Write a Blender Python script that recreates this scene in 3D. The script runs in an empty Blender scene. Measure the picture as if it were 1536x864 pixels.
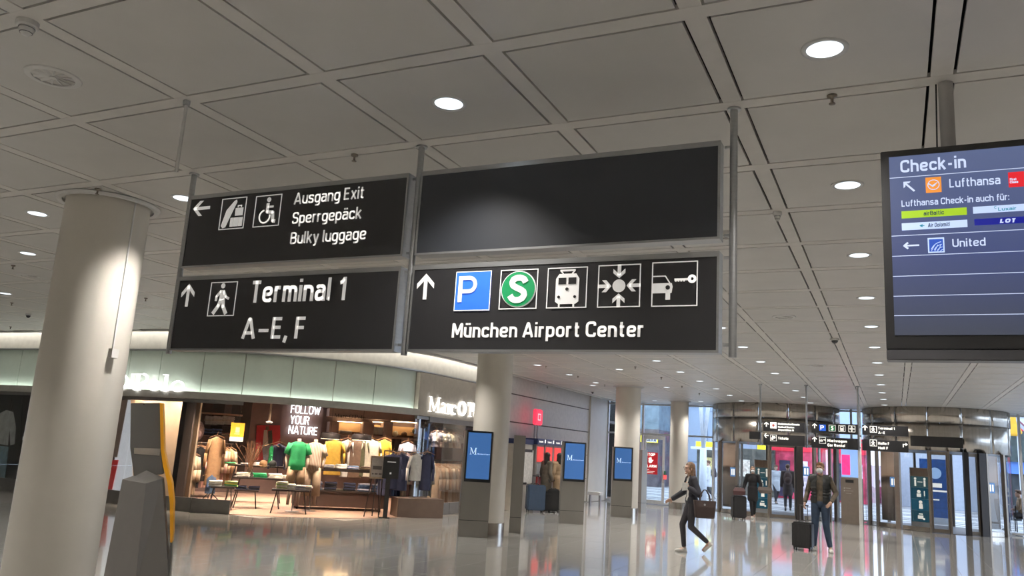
import bpy, bmesh, math, random
from mathutils import Vector, Matrix, Euler
random.seed(7)
V = Vector
SC = bpy.context.scene
COL = SC.collection
PI = math.pi

# ------------------------------------------------------------------ camera
EYE = 1.6545; CZ = 3.717; S = 1.08; OX = -5.120; OY = 3.454
RT = V((0.905374, 0.420337, 0.06012)); DN = V((-0.029366, 0.203232, -0.97869)); FW = V((-0.423598, 0.884315, 0.196345))
FP = 1211.06
CAM = V((0, 0, EYE))
cd = bpy.data.cameras.new('camera'); cam = bpy.data.objects.new('camera', cd); COL.objects.link(cam)
cd.sensor_width = 36; cd.lens = FP / 1536 * 36; cd.clip_end = 400; cd.clip_start = 0.05
M = Matrix((RT, -DN, -FW)).transposed().to_4x4(); M.translation = CAM
cam.matrix_world = M
SC.camera = cam
# ------------------------------------------------------------------ view, world
vs = SC.view_settings
vs.view_transform = 'Standard'; vs.look = 'None'; vs.gamma = 1; vs.use_curve_mapping = False
vs.exposure = 0.5
SC.cycles.max_bounces = 8; SC.cycles.diffuse_bounces = 4; SC.cycles.glossy_bounces = 4
SC.cycles.transparent_max_bounces = 16; SC.cycles.transmission_bounces = 6
SC.cycles.sample_clamp_indirect = 3.0; SC.cycles.caustics_reflective = False; SC.cycles.caustics_refractive = False
SKY_STRENGTH = 2.9
DOWNLIGHT_W = 232.0
W = bpy.data.worlds.new('overcast_sky'); SC.world = W; W.use_nodes = True
nt = W.node_tree; nt.nodes.clear()
o_ = nt.nodes.new('ShaderNodeOutputWorld'); b_ = nt.nodes.new('ShaderNodeBackground')
tc = nt.nodes.new('ShaderNodeTexCoord'); nz = nt.nodes.new('ShaderNodeTexNoise'); cr = nt.nodes.new('ShaderNodeValToRGB')
nz.inputs['Scale'].default_value = 2.0; nz.inputs['Detail'].default_value = 4
cr.color_ramp.elements[0].color = (0.50, 0.66, 0.95, 1); cr.color_ramp.elements[1].color = (0.74, 0.86, 1.0, 1)
nt.links.new(tc.outputs['Generated'], nz.inputs['Vector']); nt.links.new(nz.outputs['Fac'], cr.inputs['Fac'])
nt.links.new(cr.outputs['Color'], b_.inputs['Color']); b_.inputs['Strength'].default_value = SKY_STRENGTH
nt.links.new(b_.outputs[0], o_.inputs[0])

# ------------------------------------------------------------------ surveying: turn a direction and a surface into a point
def ray(u, v): return RT * ((u - 768) / FP) + DN * ((v - 432) / FP) + FW
def on_z(u, v, z=0.0):
    d = ray(u, v); return CAM + d * ((z - EYE) / d.z)
def on_y(u, v, y):
    d = ray(u, v); return CAM + d * (y / d.y)
def on_x(u, v, x):
    d = ray(u, v); return CAM + d * (x / d.x)
def on_pl(u, v, P, n):
    d = ray(u, v); P = V(P); n = V(n); return CAM + d * ((P - CAM).dot(n) / d.dot(n))
def facing(u, v, P):
    P = V(P); return on_pl(u, v, P, (P.x, P.y, 0))
def dist(u, v, D):
    d = ray(u, v); return CAM + d * (D / math.hypot(d.x, d.y))
def cell(i, j, z=CZ): return V((OX + i * S, OY + j * S, z))

# ------------------------------------------------------------------ materials
MATS = {}
def mat(name, col, rough=0.6, metal=0.0, emit=0.0, var=0.06, scale=8.0, bump=0.0, stretch=None, spec=0.5, ecol=None, coat=0.0):
    if name in MATS: return MATS[name]
    m = bpy.data.materials.new(name); m.use_nodes = True; n = m.node_tree; b = n.nodes['Principled BSDF']
    b.inputs['Roughness'].default_value = rough; b.inputs['Metallic'].default_value = metal
    b.inputs['Specular IOR Level'].default_value = spec; b.inputs['Coat Weight'].default_value = coat; b.inputs['Coat Roughness'].default_value = 0.05
    t = n.nodes.new('ShaderNodeTexCoord'); mp = n.nodes.new('ShaderNodeMapping'); z = n.nodes.new('ShaderNodeTexNoise')
    n.links.new(t.outputs['Object'], mp.inputs['Vector']); n.links.new(mp.outputs[0], z.inputs['Vector'])
    if stretch: mp.inputs['Scale'].default_value = stretch
    z.inputs['Scale'].default_value = scale; z.inputs['Detail'].default_value = 5
    r = n.nodes.new('ShaderNodeValToRGB')
    c = V(col[:3])
    r.color_ramp.elements[0].position = 0.3; r.color_ramp.elements[1].position = 0.7
    r.color_ramp.elements[0].color = (*(c * (1 - var)), 1); r.color_ramp.elements[1].color = (*[min(1, x * (1 + var)) for x in c], 1)
    n.links.new(z.outputs['Fac'], r.inputs['Fac']); n.links.new(r.outputs['Color'], b.inputs['Base Color'])
    if bump:
        bp = n.nodes.new('ShaderNodeBump'); bp.inputs['Strength'].default_value = bump; bp.inputs['Distance'].default_value = 0.01
        n.links.new(z.outputs['Fac'], bp.inputs['Height']); n.links.new(bp.outputs[0], b.inputs['Normal'])
    if emit:
        b.inputs['Emission Color'].default_value = (*(ecol or col)[:3], 1); b.inputs['Emission Strength'].default_value = emit
    MATS[name] = m; return m
def glass(name, tint=(1, 1, 1), refl=0.08, rough=0.0):
    if name in MATS: return MATS[name]
    m = bpy.data.materials.new(name); m.use_nodes = True; n = m.node_tree; n.nodes.clear()
    o = n.nodes.new('ShaderNodeOutputMaterial'); mx = n.nodes.new('ShaderNodeMixShader'); tr = n.nodes.new('ShaderNodeBsdfTransparent')
    gl = n.nodes.new('ShaderNodeBsdfGlossy'); fr = n.nodes.new('ShaderNodeLayerWeight'); fr.inputs['Blend'].default_value = 0.25
    mu = n.nodes.new('ShaderNodeMath'); mu.operation = 'MULTIPLY_ADD'; mu.inputs[1].default_value = 0.28; mu.inputs[2].default_value = refl
    n.links.new(fr.outputs['Fresnel'], mu.inputs[0]); n.links.new(mu.outputs[0], mx.inputs['Fac'])
    tr.inputs['Color'].default_value = (*tint, 1); gl.inputs['Roughness'].default_value = rough
    n.links.new(tr.outputs[0], mx.inputs[1]); n.links.new(gl.outputs[0], mx.inputs[2]); n.links.new(mx.outputs[0], o.inputs[0])
    MATS[name] = m; return m

white_paint = mat('white_paint', (0.72, 0.69, 0.63), 0.55)
column_paint = mat('column_paint', (0.70, 0.66, 0.59), 0.45, var=0.03, scale=3)
ceil_panel = mat('ceiling_panel_metal', (0.66, 0.64, 0.61), 0.42, 0.0, var=0.035, scale=2.5)
ceil_strip = mat('ceiling_strip_metal', (0.80, 0.77, 0.73), 0.45, var=0.03)
ceil_void = mat('ceiling_void', (0.03, 0.03, 0.03), 0.9)
alu = mat('brushed_aluminium', (0.50, 0.51, 0.52), 0.35, 0.9, stretch=(1, 1, 8))
alu_dark = mat('dark_aluminium', (0.20, 0.20, 0.21), 0.35, 0.8)
steel = mat('stainless_steel', (0.46, 0.42, 0.37), 0.24, 1.0, var=0.10, scale=3, stretch=(6, 6, 0.3))
steel_panel = mat('satin_steel_panel', (0.42, 0.40, 0.37), 0.35, 0.75, var=0.05)
pale_metal = mat('pale_metal', (0.62, 0.62, 0.61), 0.4, 0.2)
sign_black = mat('sign_face_black', (0.016, 0.016, 0.018), 0.42, var=0.05)
sign_blank = mat('sign_face_blank', (0.018, 0.021, 0.027), 0.50, var=0.04)
sign_white = mat('sign_lettering_white', (0.85, 0.84, 0.82), 0.5, var=0.01, emit=0.22, ecol=(1, .97, .92))
sign_blue = mat('sign_blue', (0.02, 0.13, 0.72), 0.5, var=0.02, emit=0.3)
sign_green = mat('sign_green', (0.0, 0.22, 0.07), 0.5, var=0.02, emit=0.2)
black = mat('black_plastic', (0.012, 0.012, 0.013), 0.4)
black_metal = mat('black_metal', (0.03, 0.025, 0.025), 0.45, 0.3)
lamp_glow = mat('lamp_glow', (0.85, 0.93, 1.0), 0.4, emit=1.3, ecol=(0.82, 0.92, 1.0))
lamp_ring = mat('lamp_ring', (0.75, 0.74, 0.72), 0.4)
led_white = mat('led_white', (1, 1, 1), 0.5, emit=3.6, ecol=(1, 0.98, 0.92))
led_green = mat('led_green', (1, 1, 1), 0.5, emit=4.3, ecol=(0.93, 1.0, 0.93))
fascia_glass = mat('pale_green_glass', (0.60, 0.68, 0.60), 0.30, var=0.02, coat=0.3)
letter_lit = mat('lit_letter', (1, 1, 1), 0.5, emit=1.1, ecol=(1, 0.98, 0.95))
neon = mat('neon_tube', (1, 1, 1), 0.5, emit=3.0, ecol=(0.92, 0.97, 1.0))
clear = glass('clear_glass', (0.97, 0.98, 0.98), 0.03)
clear2 = glass('tinted_door_glass', (0.86, 0.86, 0.85), 0.07)

# ------------------------------------------------------------------ objects
def tag(o, label=None, cat=None, group=None, kind=None):
    if label: o['label'] = label
    if cat: o['category'] = cat
    if group: o['group'] = group
    if kind: o['kind'] = kind
    return o
def thing(name, label, cat, loc=(0, 0, 0), rz=0.0, group=None):
    o = bpy.data.objects.new(name, None); COL.objects.link(o); o.empty_display_size = 0.1
    o.location = loc; o.rotation_euler = (0, 0, rz); return tag(o, label, cat, group)
def structure(name, loc=(0, 0, 0)):
    o = bpy.data.objects.new(name, None); COL.objects.link(o); o.location = loc; o['kind'] = 'structure'; return o
def copy_tree(o, parent=None, **kw):
    c = o.copy(); COL.objects.link(c)
    if parent is not None: c.parent = parent
    for ch in o.children: copy_tree(ch, c)
    for k, v in kw.items(): c[k] = v
    return c
def link(name, me, m, parent=None, loc=None, rz=None):
    o = bpy.data.objects.new(name, me); COL.objects.link(o)
    if parent is not None: o.parent = parent
    if m is not None and not me.materials: me.materials.append(m)
    if loc is not None: o.location = loc
    if rz is not None: o.rotation_euler = (0, 0, rz)
    return o
class MB:
    def __init__(s): s.v = []; s.f = []
    def add(s, vs_, fs):
        k = len(s.v); s.v += [tuple(p) for p in vs_]; s.f += [tuple(i + k for i in q) for q in fs]; return s
    def box(s, c, d, rz=0.0, mt=None):
        x, y, z = d[0] / 2, d[1] / 2, d[2] / 2
        R = mt or Matrix.Rotation(rz, 3, 'Z'); c = V(c)
        P = [c + R @ V((a * x, b * y, e * z)) for e in (-1, 1) for a, b in ((-1, -1), (1, -1), (1, 1), (-1, 1))]
        return s.add(P, [(3, 2, 1, 0), (4, 5, 6, 7), (0, 1, 5, 4), (1, 2, 6, 5), (2, 3, 7, 6), (3, 0, 4, 7)])
    def span(s, a, b):
        a = V(a); b = V(b); return s.box((a + b) / 2, [abs(x) for x in (b - a)])
    def cyl(s, a, b, r, r2=None, n=12, caps=True):
        a = V(a); b = V(b); r2 = r if r2 is None else r2; d = (b - a).normalized(); q = d.to_track_quat('Z', 'Y')
        P = []
        for c, rr in ((a, r), (b, r2)):
            for k in range(n):
                t = 2 * PI * k / n; P.append(c + q @ V((rr * math.cos(t), rr * math.sin(t), 0)))
        F = [(k, (k + 1) % n, n + (k + 1) % n, n + k) for k in range(n)]
        if caps: F += [tuple(range(n - 1, -1, -1)), tuple(range(n, 2 * n))]
        return s.add(P, F)
    def path(s, pts, r, n=8):
        for a, b in zip(pts, pts[1:]): s.cyl(a, b, r, n=n)
        return s
    def lathe(s, prof, c=(0, 0, 0), n=24, a0=0.0, a1=2 * PI, cap=True):
        c = V(c); full = abs(a1 - a0 - 2 * PI) < 1e-6; m = n if full else n + 1; P = []
        for r, z in prof:
            for k in range(m):
                t = a0 + (a1 - a0) * k / n; P.append(c + V((r * math.cos(t), r * math.sin(t), z)))
        F = []
        for i in range(len(prof) - 1):
            for k in range(n):
                k2 = (k + 1) % m; F.append((i * m + k, i * m + k2, (i + 1) * m + k2, (i + 1) * m + k))
        if cap and full: F += [tuple(range(m - 1, -1, -1)), tuple(range((len(prof) - 1) * m, len(prof) * m))]
        return s.add(P, F)
    def loft(s, rings, closed=True):
        n = len(rings[0]); P = [p for r in rings for p in r]; F = []
        for i in range(len(rings) - 1):
            for k in range(n):
                F.append((i * n + k, i * n + (k + 1) % n, (i + 1) * n + (k + 1) % n, (i + 1) * n + k))
        if closed: F += [tuple(range(n - 1, -1, -1)), tuple(range((len(rings) - 1) * n, len(rings) * n))]
        return s.add(P, F)
    def prism(s, poly, y0, y1):       # polygon in x,z extruded along y
        n = len(poly)
        P = [(x, y0, z) for x, z in poly] + [(x, y1, z) for x, z in poly]
        return s.add(P, [tuple(range(n)), tuple(range(2 * n - 1, n - 1, -1))] + [(k + n, (k + 1) % n + n, (k + 1) % n, k) for k in range(n)])
    def slab(s, poly, z0, z1):
        n = len(poly)
        P = [(x, y, z0) for x, y in poly] + [(x, y, z1) for x, y in poly]
        return s.add(P, [tuple(range(n - 1, -1, -1)), tuple(range(n, 2 * n))] + [(k, (k + 1) % n, (k + 1) % n + n, k + n) for k in range(n)])
    def ell(s, c, r, n=12, m=8, mt=None):
        c = V(c); P = []; F = []
        for i in range(m + 1):
            a = PI * i / m
            for k in range(n):
                t = 2 * PI * k / n; p = V((r[0] * math.sin(a) * math.cos(t), r[1] * math.sin(a) * math.sin(t), r[2] * math.cos(a)))
                P.append(c + (mt @ p if mt else p))
        for i in range(m):
            for k in range(n): F.append((i * n + (k + 1) % n, i * n + k, (i + 1) * n + k, (i + 1) * n + (k + 1) % n))
        return s.add(P, F)
    def mesh(s, smooth=False, bevel=0.0, fix=True, mt=None):
        me = bpy.data.meshes.new('m')
        vv = s.v if mt is None else [tuple(mt @ V(p)) for p in s.v]
        me.from_pydata(vv, [], s.f)
        if fix or bevel:
            bm = bmesh.new(); bm.from_mesh(me)
            bmesh.ops.recalc_face_normals(bm, faces=bm.faces)
            if bevel: bmesh.ops.bevel(bm, geom=bm.edges[:], offset=bevel, segments=2, affect='EDGES', clamp_overlap=True)
            bm.to_mesh(me); bm.free()
        if smooth:
            me.polygons.foreach_set('use_smooth', [True] * len(me.polygons))
        me.update(); return me
    def build(s, name, m, parent=None, smooth=False, bevel=0.0, loc=None, rz=None, mt=None):
        return link(name, s.mesh(smooth, bevel, mt=mt), m, parent, loc, rz)
def smooth_angle(o, a=40):
    o.data.polygons.foreach_set('use_smooth', [True] * len(o.data.polygons))
    try: o.data.set_sharp_from_angle(angle=math.radians(a))
    except Exception: pass
    return o

class Flat:                                          # flat print in x,z (front towards -y)
    def __init__(s): s.p = []
    def poly(s, pts): s.p.append(list(pts)); return s
    def rect(s, x0, z0, x1, z1): return s.poly([(x0, z0), (x1, z0), (x1, z1), (x0, z1)])
    def circ(s, x, z, r, n=24, rz=None): return s.poly([(x + r * math.cos(2 * PI * k / n), z + (rz or r) * math.sin(2 * PI * k / n)) for k in range(n)])
    def ring(s, x, z, r, w, n=28): return s.stroke([(x + r * math.cos(2 * PI * k / n), z + r * math.sin(2 * PI * k / n)) for k in range(n + 1)], w)
    def arc(s, x, z, r, a0, a1, w, n=14, rz=None):
        return s.stroke([(x + r * math.cos(math.radians(a0 + (a1 - a0) * k / n)), z + (rz or r) * math.sin(math.radians(a0 + (a1 - a0) * k / n))) for k in range(n + 1)], w)
    def stroke(s, pts, w, w2=None):
        for i, ((x0, z0), (x1, z1)) in enumerate(zip(pts, pts[1:])):
            L = math.hypot(x1 - x0, z1 - z0)
            if L < 1e-9: continue
            nx, nz_ = -(z1 - z0) / L * w / 2, (x1 - x0) / L * w / 2
            s.poly([(x0 - nx, z0 - nz_), (x1 - nx, z1 - nz_), (x1 + nx, z1 + nz_), (x0 + nx, z0 + nz_)])
            if i: s.circ(x0, z0, w / 2, 8)
        return s
    def frame(s, x0, z0, x1, z1, w): return s.rect(x0, z0, x1, z0 + w).rect(x0, z1 - w, x1, z1).rect(x0, z0 + w, x0 + w, z1 - w).rect(x1 - w, z0 + w, x1, z1 - w)
    def map(s, f): s.p = [[f(a, b) for a, b in q] for q in s.p]; return s
    def into(s, x0, z0, w, h): return s.map(lambda a, b: (x0 + a * w, z0 + b * h))
    def build(s, name, m, parent, y=0.0, th=0.004, mt=None):
        b = MB()
        for q in s.p: b.prism(q, y - th, y)
        return b.build(name, m, parent, mt=mt)

def rnd(pts, r, closed=False, n=5):                   # polyline with rounded corners
    out = []; m = len(pts)
    for i, p in enumerate(pts):
        if not closed and i in (0, m - 1): out.append(p); continue
        p0 = V(pts[i - 1]); p1 = V(p); p2 = V(pts[(i + 1) % m]); a = p0 - p1; b = p2 - p1
        rr = min(r, a.length * 0.5, b.length * 0.5)
        A = p1 + a.normalized() * rr; B = p1 + b.normalized() * rr
        for k in range(n + 1):
            t = k / n; q = A * (1 - t) ** 2 + p1 * (2 * t * (1 - t)) + B * t ** 2
            q = q * 0.75 + (A * (1 - t) + B * t) * 0.0 + (A * (1 - t) ** 2 + p1 * (2 * t * (1 - t)) + B * t ** 2) * 0.25
            out.append((q.x, q.y))
    if closed: out.append(out[0])
    return out
X = 0.72                                              # x height
def GL(ch, w=0.13):
    h = w / 2; c = 1 - h; x = X - h; L_ = []; r = 0.20
    def ln(*p): L_.append(list(p))
    def rr(pts, closed=False, rad=r): L_.append(rnd(pts, rad, closed))
    W_ = 0.5
    if ch == 'A': W_ = .60; ln((0, 0), (.27, c), (.33, c), (.60, 0)); ln((.10, .27), (.50, .27))
    elif ch == 'B': W_ = .48; ln((0, h), (0, c)); rr([(0, c), (.45, c), (.45, .54), (0, .54)]); rr([(0, .54), (.48, .54), (.48, h), (0, h)])
    elif ch == 'C': W_ = .50; rr([(.50, .72), (.50, c), (0, c), (0, h), (.50, h), (.50, .28)], rad=.24)
    elif ch == 'D': W_ = .50; rr([(0, h), (0, c), (.5, c), (.5, h)], True, .22)
    elif ch == 'E': W_ = .42; ln((.42, c), (0, c)); ln((0, 1), (0, 0)); ln((0, h), (.42, h)); ln((0, .52), (.38, .52))
    elif ch == 'F': W_ = .40; ln((0, 0), (0, 1)); ln((0, c), (.40, c)); ln((0, .50), (.36, .50))
    elif ch == 'H': W_ = .50; ln((0, 0), (0, 1)); ln((.5, 0), (.5, 1)); ln((0, .52), (.5, .52))
    elif ch == 'I': W_ = 0; ln((0, 0), (0, 1))
    elif ch == 'K': W_ = .48; ln((0, 0), (0, 1)); ln((.46, 1), (.02, .45)); ln((.15, .58), (.48, 0))
    elif ch == 'L': W_ = .40; ln((0, 1), (0, 0)); ln((0, h), (.40, h))
    elif ch == 'M': W_ = .64; ln((0, 0), (0, c), (.05, c), (.32, .25), (.59, c), (.64, c), (.64, 0))
    elif ch == 'N': W_ = .52; ln((0, 0), (0, c), (.04, c), (.48, h), (.52, h), (.52, 1))
    elif ch in 'O0': W_ = .52 if ch == 'O' else .46; rr([(0, h), (0, c), (W_, c), (W_, h)], True, .26)
    elif ch == 'P': W_ = .46; ln((0, 0), (0, 1)); rr([(0, c), (.46, c), (.46, .45), (0, .45)])
    elif ch == 'R': W_ = .48; ln((0, 0), (0, 1)); rr([(0, c), (.46, c), (.46, .48), (0, .48)]); ln((.24, .48), (.48, 0))
    elif ch == 'S': W_ = .46; rr([(.46, .74), (.46, c), (0, c), (0, .54), (.46, .50), (.46, h), (0, h), (0, .26)], rad=.2)
    elif ch == 'T': W_ = .48; ln((0, c), (.48, c)); ln((.24, 0), (.24, 1))
    elif ch == 'U': W_ = .50; rr([(0, 1), (0, h), (.5, h), (.5, 1)], rad=.24)
    elif ch == 'V': W_ = .52; ln((0, 1), (.26, h), (.52, 1))
    elif ch == 'W': W_ = .80; ln((0, 1), (.2, h), (.4, .8), (.6, h), (.8, 1))
    elif ch == 'Y': W_ = .52; ln((0, 1), (.26, .45), (.52, 1)); ln((.26, .45), (.26, 0))
    elif ch == '1': W_ = .24; ln((.24, 0), (.24, 1)); ln((0, .76), (.10, .78), (.22, c))
    elif ch in 'aä':
        W_ = .40; rr([(.02, x - .06), (.06, x), (.40, x), (.40, 0)], rad=.14); rr([(.40, .42), (0, .42), (0, h), (.24, h), (.40, .16)], rad=.15)
    elif ch == 'b': W_ = .42; ln((0, 0), (0, 1)); rr([(0, h), (0, x), (.42, x), (.42, h)], True)
    elif ch == 'c': W_ = .38; rr([(.38, .50), (.38, x), (0, x), (0, h), (.38, h), (.38, .22)])
    elif ch == 'd': W_ = .42; ln((.42, 0), (.42, 1)); rr([(0, h), (0, x), (.42, x), (.42, h)], True)
    elif ch == 'e': W_ = .42; rr([(0, .36), (.42, .36), (.42, x), (0, x), (0, h), (.38, h), (.40, .16)])
    elif ch == 'f': W_ = .26; rr([(.28, c), (.10, c), (.10, 0)], rad=.12); ln((0, x), (.27, x))
    elif ch == 'g': W_ = .42; rr([(0, h), (0, x), (.42, x), (.42, h)], True); rr([(.42, X), (.42, -.20), (.04, -.20)], rad=.16)
    elif ch == 'h': W_ = .42; ln((0, 0), (0, 1)); rr([(0, .5), (0, x), (.42, x), (.42, 0)])
    elif ch in 'iı': W_ = 0; ln((0, 0), (0, X)); 
    elif ch == 'k': W_ = .38; ln((0, 0), (0, 1)); ln((.38, X), (.02, .32)); ln((.13, .42), (.40, 0))
    elif ch == 'l': W_ = 0.04; ln((0, 1), (0, .04)) ; ln((0, h), (.08, h))
    elif ch == 'm': W_ = .66; ln((0, 0), (0, X)); rr([(0, .5), (0, x), (.33, x), (.33, 0)], rad=.16); rr([(.33, .5), (.33, x), (.66, x), (.66, 0)], rad=.16)
    elif ch == 'n': W_ = .40; ln((0, 0), (0, X)); rr([(0, .5), (0, x), (.40, x), (.40, 0)])
    elif ch == 'o': W_ = .42; rr([(0, h), (0, x), (.42, x), (.42, h)], True)
    elif ch == 'p': W_ = .42; ln((0, -.26), (0, X)); rr([(0, h), (0, x), (.42, x), (.42, h)], True)
    elif ch == 'r': W_ = .24; ln((0, 0), (0, X)); rr([(0, .48), (0, x), (.26, x)], rad=.18)
    elif ch == 's': W_ = .38; rr([(.36, .56), (.36, x), (0, x), (0, .40), (.38, .34), (.38, h), (0, h), (0, .18)], rad=.14)
    elif ch == 't': W_ = .26; rr([(.10, .94), (.10, h), (.28, h)], rad=.12); ln((0, x), (.27, x))
    elif ch in 'uü': W_ = .40; ln((.40, 0), (.40, X)); rr([(0, X), (0, h), (.40, h), (.40, .3)])
    elif ch == 'v': W_ = .42; ln((0, X), (.21, h), (.42, X))
    elif ch == 'w': W_ = .62; ln((0, X), (.16, h), (.31, .6), (.46, h), (.62, X))
    elif ch == 'x': W_ = .40; ln((0, X), (.40, 0)); ln((0, 0), (.40, X))
    elif ch == 'y': W_ = .42; ln((0, X), (.22, .04)); rr([(.42, X), (.18, -.20), (.02, -.20)], rad=.10)
    elif ch == 'z': W_ = .38; ln((0, x), (.38, x), (0, h), (.38, h))
    elif ch in '–-': W_ = .52 if ch == '–' else .26; ln((0, .38), (W_, .38))
    elif ch == ',': W_ = .05; ln((.06, .13), (-.02, -.18))
    elif ch == ':': W_ = 0; ln((0, .02), (0, .14)); ln((0, .56), (0, .68))
    elif ch == "'": W_ = 0; ln((0, .74), (0, 1))
    elif ch == ' ': return [], .22
    if ch == 'i': ln((0, .86), (0, 1.0))
    if ch in 'äü': ln((.10, .86), (.10, .99)); ln((.30, .86), (.30, .99))
    return L_, W_
def text(s, x0, x1, zb, cap, parent, m, y=0.0, bold=0.0, name='lettering', th=0.004, mt=None, lean=0.0, w=0.125):
    f = Flat(); w = w + bold * 3; pen = w / 2; gap = 0.10
    segs = []
    for ch in s:
        g, adv = GL(ch, w)
        for q in g: segs.append([(pen + a, b) for a, b in q])
        pen += adv + (w + gap if g else 0.06)
    tot = pen - gap - w / 2
    kx = (x1 - x0) / tot / cap
    for q in segs: f.stroke(q, w)
    f.map(lambda a, b: (x0 + (a * kx + b * lean) * cap, zb + b * cap))
    return f.build(name, m, parent, y, th, mt=mt)

def area(name, loc, size, power, col, rot=(0, 0, 0), sy=None, parent=None, spread=PI):
    l = bpy.data.lights.new(name, 'AREA'); l.energy = power; l.color = col; l.size = size; l.spread = spread
    if sy: l.shape = 'RECTANGLE'; l.size_y = sy
    o = bpy.data.objects.new(name, l); COL.objects.link(o); o.location = loc; o.rotation_euler = rot
    if parent is not None: o.parent = parent
    return o
def spot(name, loc, power, col, ang=115, blend=0.25, r=0.07, rot=(0, 0, 0), parent=None):
    l = bpy.data.lights.new(name, 'SPOT'); l.energy = power; l.color = col; l.spot_size = math.radians(ang); l.spot_blend = blend; l.shadow_soft_size = r
    o = bpy.data.objects.new(name, l); COL.objects.link(o); o.location = loc; o.rotation_euler = rot
    if parent is not None: o.parent = parent
    return o
# facade curve: t in degrees round the rounded shop corner
FC = V((-14.5, 17.2)); FR = 4.4; KD = FR * PI / 180
def fac(t, off=0.0):
    if t < 0: return V((FC.x + t * KD, FC.y - FR - off)), 0.0
    if t > 90: return V((FC.x + FR + off, FC.y + (t - 90) * KD)), 90.0
    a = math.radians(t); return V((FC.x + math.sin(a) * (FR + off), FC.y - math.cos(a) * (FR + off))), t
def fac_pt(t, off=0.0, z=0.0):
    p, a = fac(t, off); return V((p.x, p.y, z))
def ts(t0, t1, step=2.5):
    out = [t0]; t = t0
    while t < t1 - 1e-6:
        nx = t + (step if -1e-6 <= t < 90 else 15.0)
        if t < 0 < nx: nx = 0.0
        if t < 90 < nx: nx = 90.0
        t = min(nx, t1); out.append(t)
    return out
def band(mb, t0, t1, off0, off1, z0, z1):            # solid strip following the facade, off0 inner, off1 outer
    T = ts(t0, t1); P = []
    for t in T:
        for off, z in ((off0, z0), (off1, z0), (off1, z1), (off0, z1)):
            p = fac_pt(t, off, z); P.append(p)
    F = []
    for i in range(len(T) - 1):
        for k in range(4): F.append((i * 4 + k, i * 4 + (k + 1) % 4, i * 4 + 4 + (k + 1) % 4, i * 4 + 4 + k))
    F += [(0, 1, 2, 3), tuple(4 * (len(T) - 1) + k for k in (3, 2, 1, 0))]
    return mb.add(P, F)

# ================================================================== FLOOR
XR = 11.0; YB = -9.0; YG = 30.6
floor = MB().span((-30, YB, -0.25), (XR + 2, YG + 0.2, -0.006)).build('floor', mat('floor_joint', (0.24, 0.22, 0.20), 0.7)); floor['kind'] = 'structure'
tile_m = mat('polished_granite', (0.48, 0.465, 0.435), 0.10, var=0.10, scale=22.0, spec=1.0, coat=0.6)
TX, TY = 0.6, 1.2; TOFF = -0.82
def on_hall(x, y, pad=0.0):
    if y < FC.y - FR + pad * 0: return True
    if x > FC.x + FR: return True
    if x > FC.x and y < FC.y and math.hypot(x - FC.x, y - FC.y) > FR: return True
    return False
me_tile = MB().box((0, 0, -0.003), (TX - 0.006, TY - 0.006, 0.006)).mesh()
cells = []
for i in range(-48, 20):
    for j in range(-8, 26):
        x = TOFF + TX * (i + 0.5); y = j * TY + TY / 2
        if x > XR or y > YG: continue
        if not on_hall(x, y): continue
        d = V((x, y, -EYE)); z = d.dot(FW)
        vis = z > 1 and abs(d.dot(RT) / z * FP) < 800 and d.dot(DN) / z * FP < 460
        cells.append((0 if vis else 1, math.hypot(x, y), x, y))
cells.sort()
rest = MB()
for k, (hid, dd, x, y) in enumerate(cells):
    if k < 300 and not hid: link('floor_tile', me_tile, tile_m, floor, (x, y, 0))
    else: rest.span((x - TX / 2 + .003, y - TY / 2 + .003, -0.006), (x + TX / 2 - .003, y + TY / 2 - .003, 0))
r_ = rest.build('floor_tiles_far', tile_m, floor); r_['kind'] = 'stuff'

# ================================================================== CEILING
CEDGE = 0.38                                        # gap between ceiling edge and the fascia wall
ceiling = MB().span((-30, YB, CZ + 0.35), (XR + 2, YG + 0.4, CZ + 0.75)).build('ceiling', ceil_void); ceiling['kind'] = 'structure'
def in_ceil(x, y):
    if y < FC.y - FR - CEDGE: return True
    if x > FC.x + FR + CEDGE: return True
    return x > FC.x and y < FC.y and math.hypot(x - FC.x, y - FC.y) > FR + CEDGE
PW = S - 0.113
me_pan = MB().box((0, 0, 0.012), (PW - 0.024, PW - 0.024, 0.024)).mesh(bevel=0.0)
cl = []
for i in range(-22, 15):
    for j in range(-11, 26):
        c = cell(i + .5, j + .5)
        if c.x > XR: continue
        if c.y > YG - 0.2: continue
        h = S / 2 * 0.9
        if not all(in_ceil(c.x + a, c.y + b) for a in (-h, h) for b in (-h, h)):
            if not in_ceil(c.x, c.y): continue
            edge = True
        else: edge = False
        d = c - CAM; z = d.dot(FW)
        vis = z > 0.6 and abs(d.dot(RT) / z * FP) < 950 and abs(d.dot(DN) / z * FP) < 560
        cl.append((0 if vis and not edge else 1, d.length, c, edge))
cl.sort(key=lambda q: (q[0], q[1]))
rest = MB(); nobj = 0
for k, (hid, dd, c, edge) in enumerate(cl):
    if not hid and nobj < 300: link('ceiling_panel', me_pan, ceil_panel, ceiling, c); nobj += 1
    elif edge:                                       # panel trimmed to the curved edge
        n = 6; q = PW / n
        for a in range(n):
            for b in range(n):
                x = c.x - PW / 2 + (a + .5) * q; y = c.y - PW / 2 + (b + .5) * q
                if in_ceil(x - .1, y + .1) : rest.box((x, y, c.z + 0.012), (q, q, 0.024))
    else: rest.box((c.x, c.y, c.z + 0.012), (PW - 0.014, PW - 0.014, 0.024))
rest.build('ceiling_panels_far', ceil_panel, ceiling)['kind'] = 'stuff'
SW = 0.105
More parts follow.
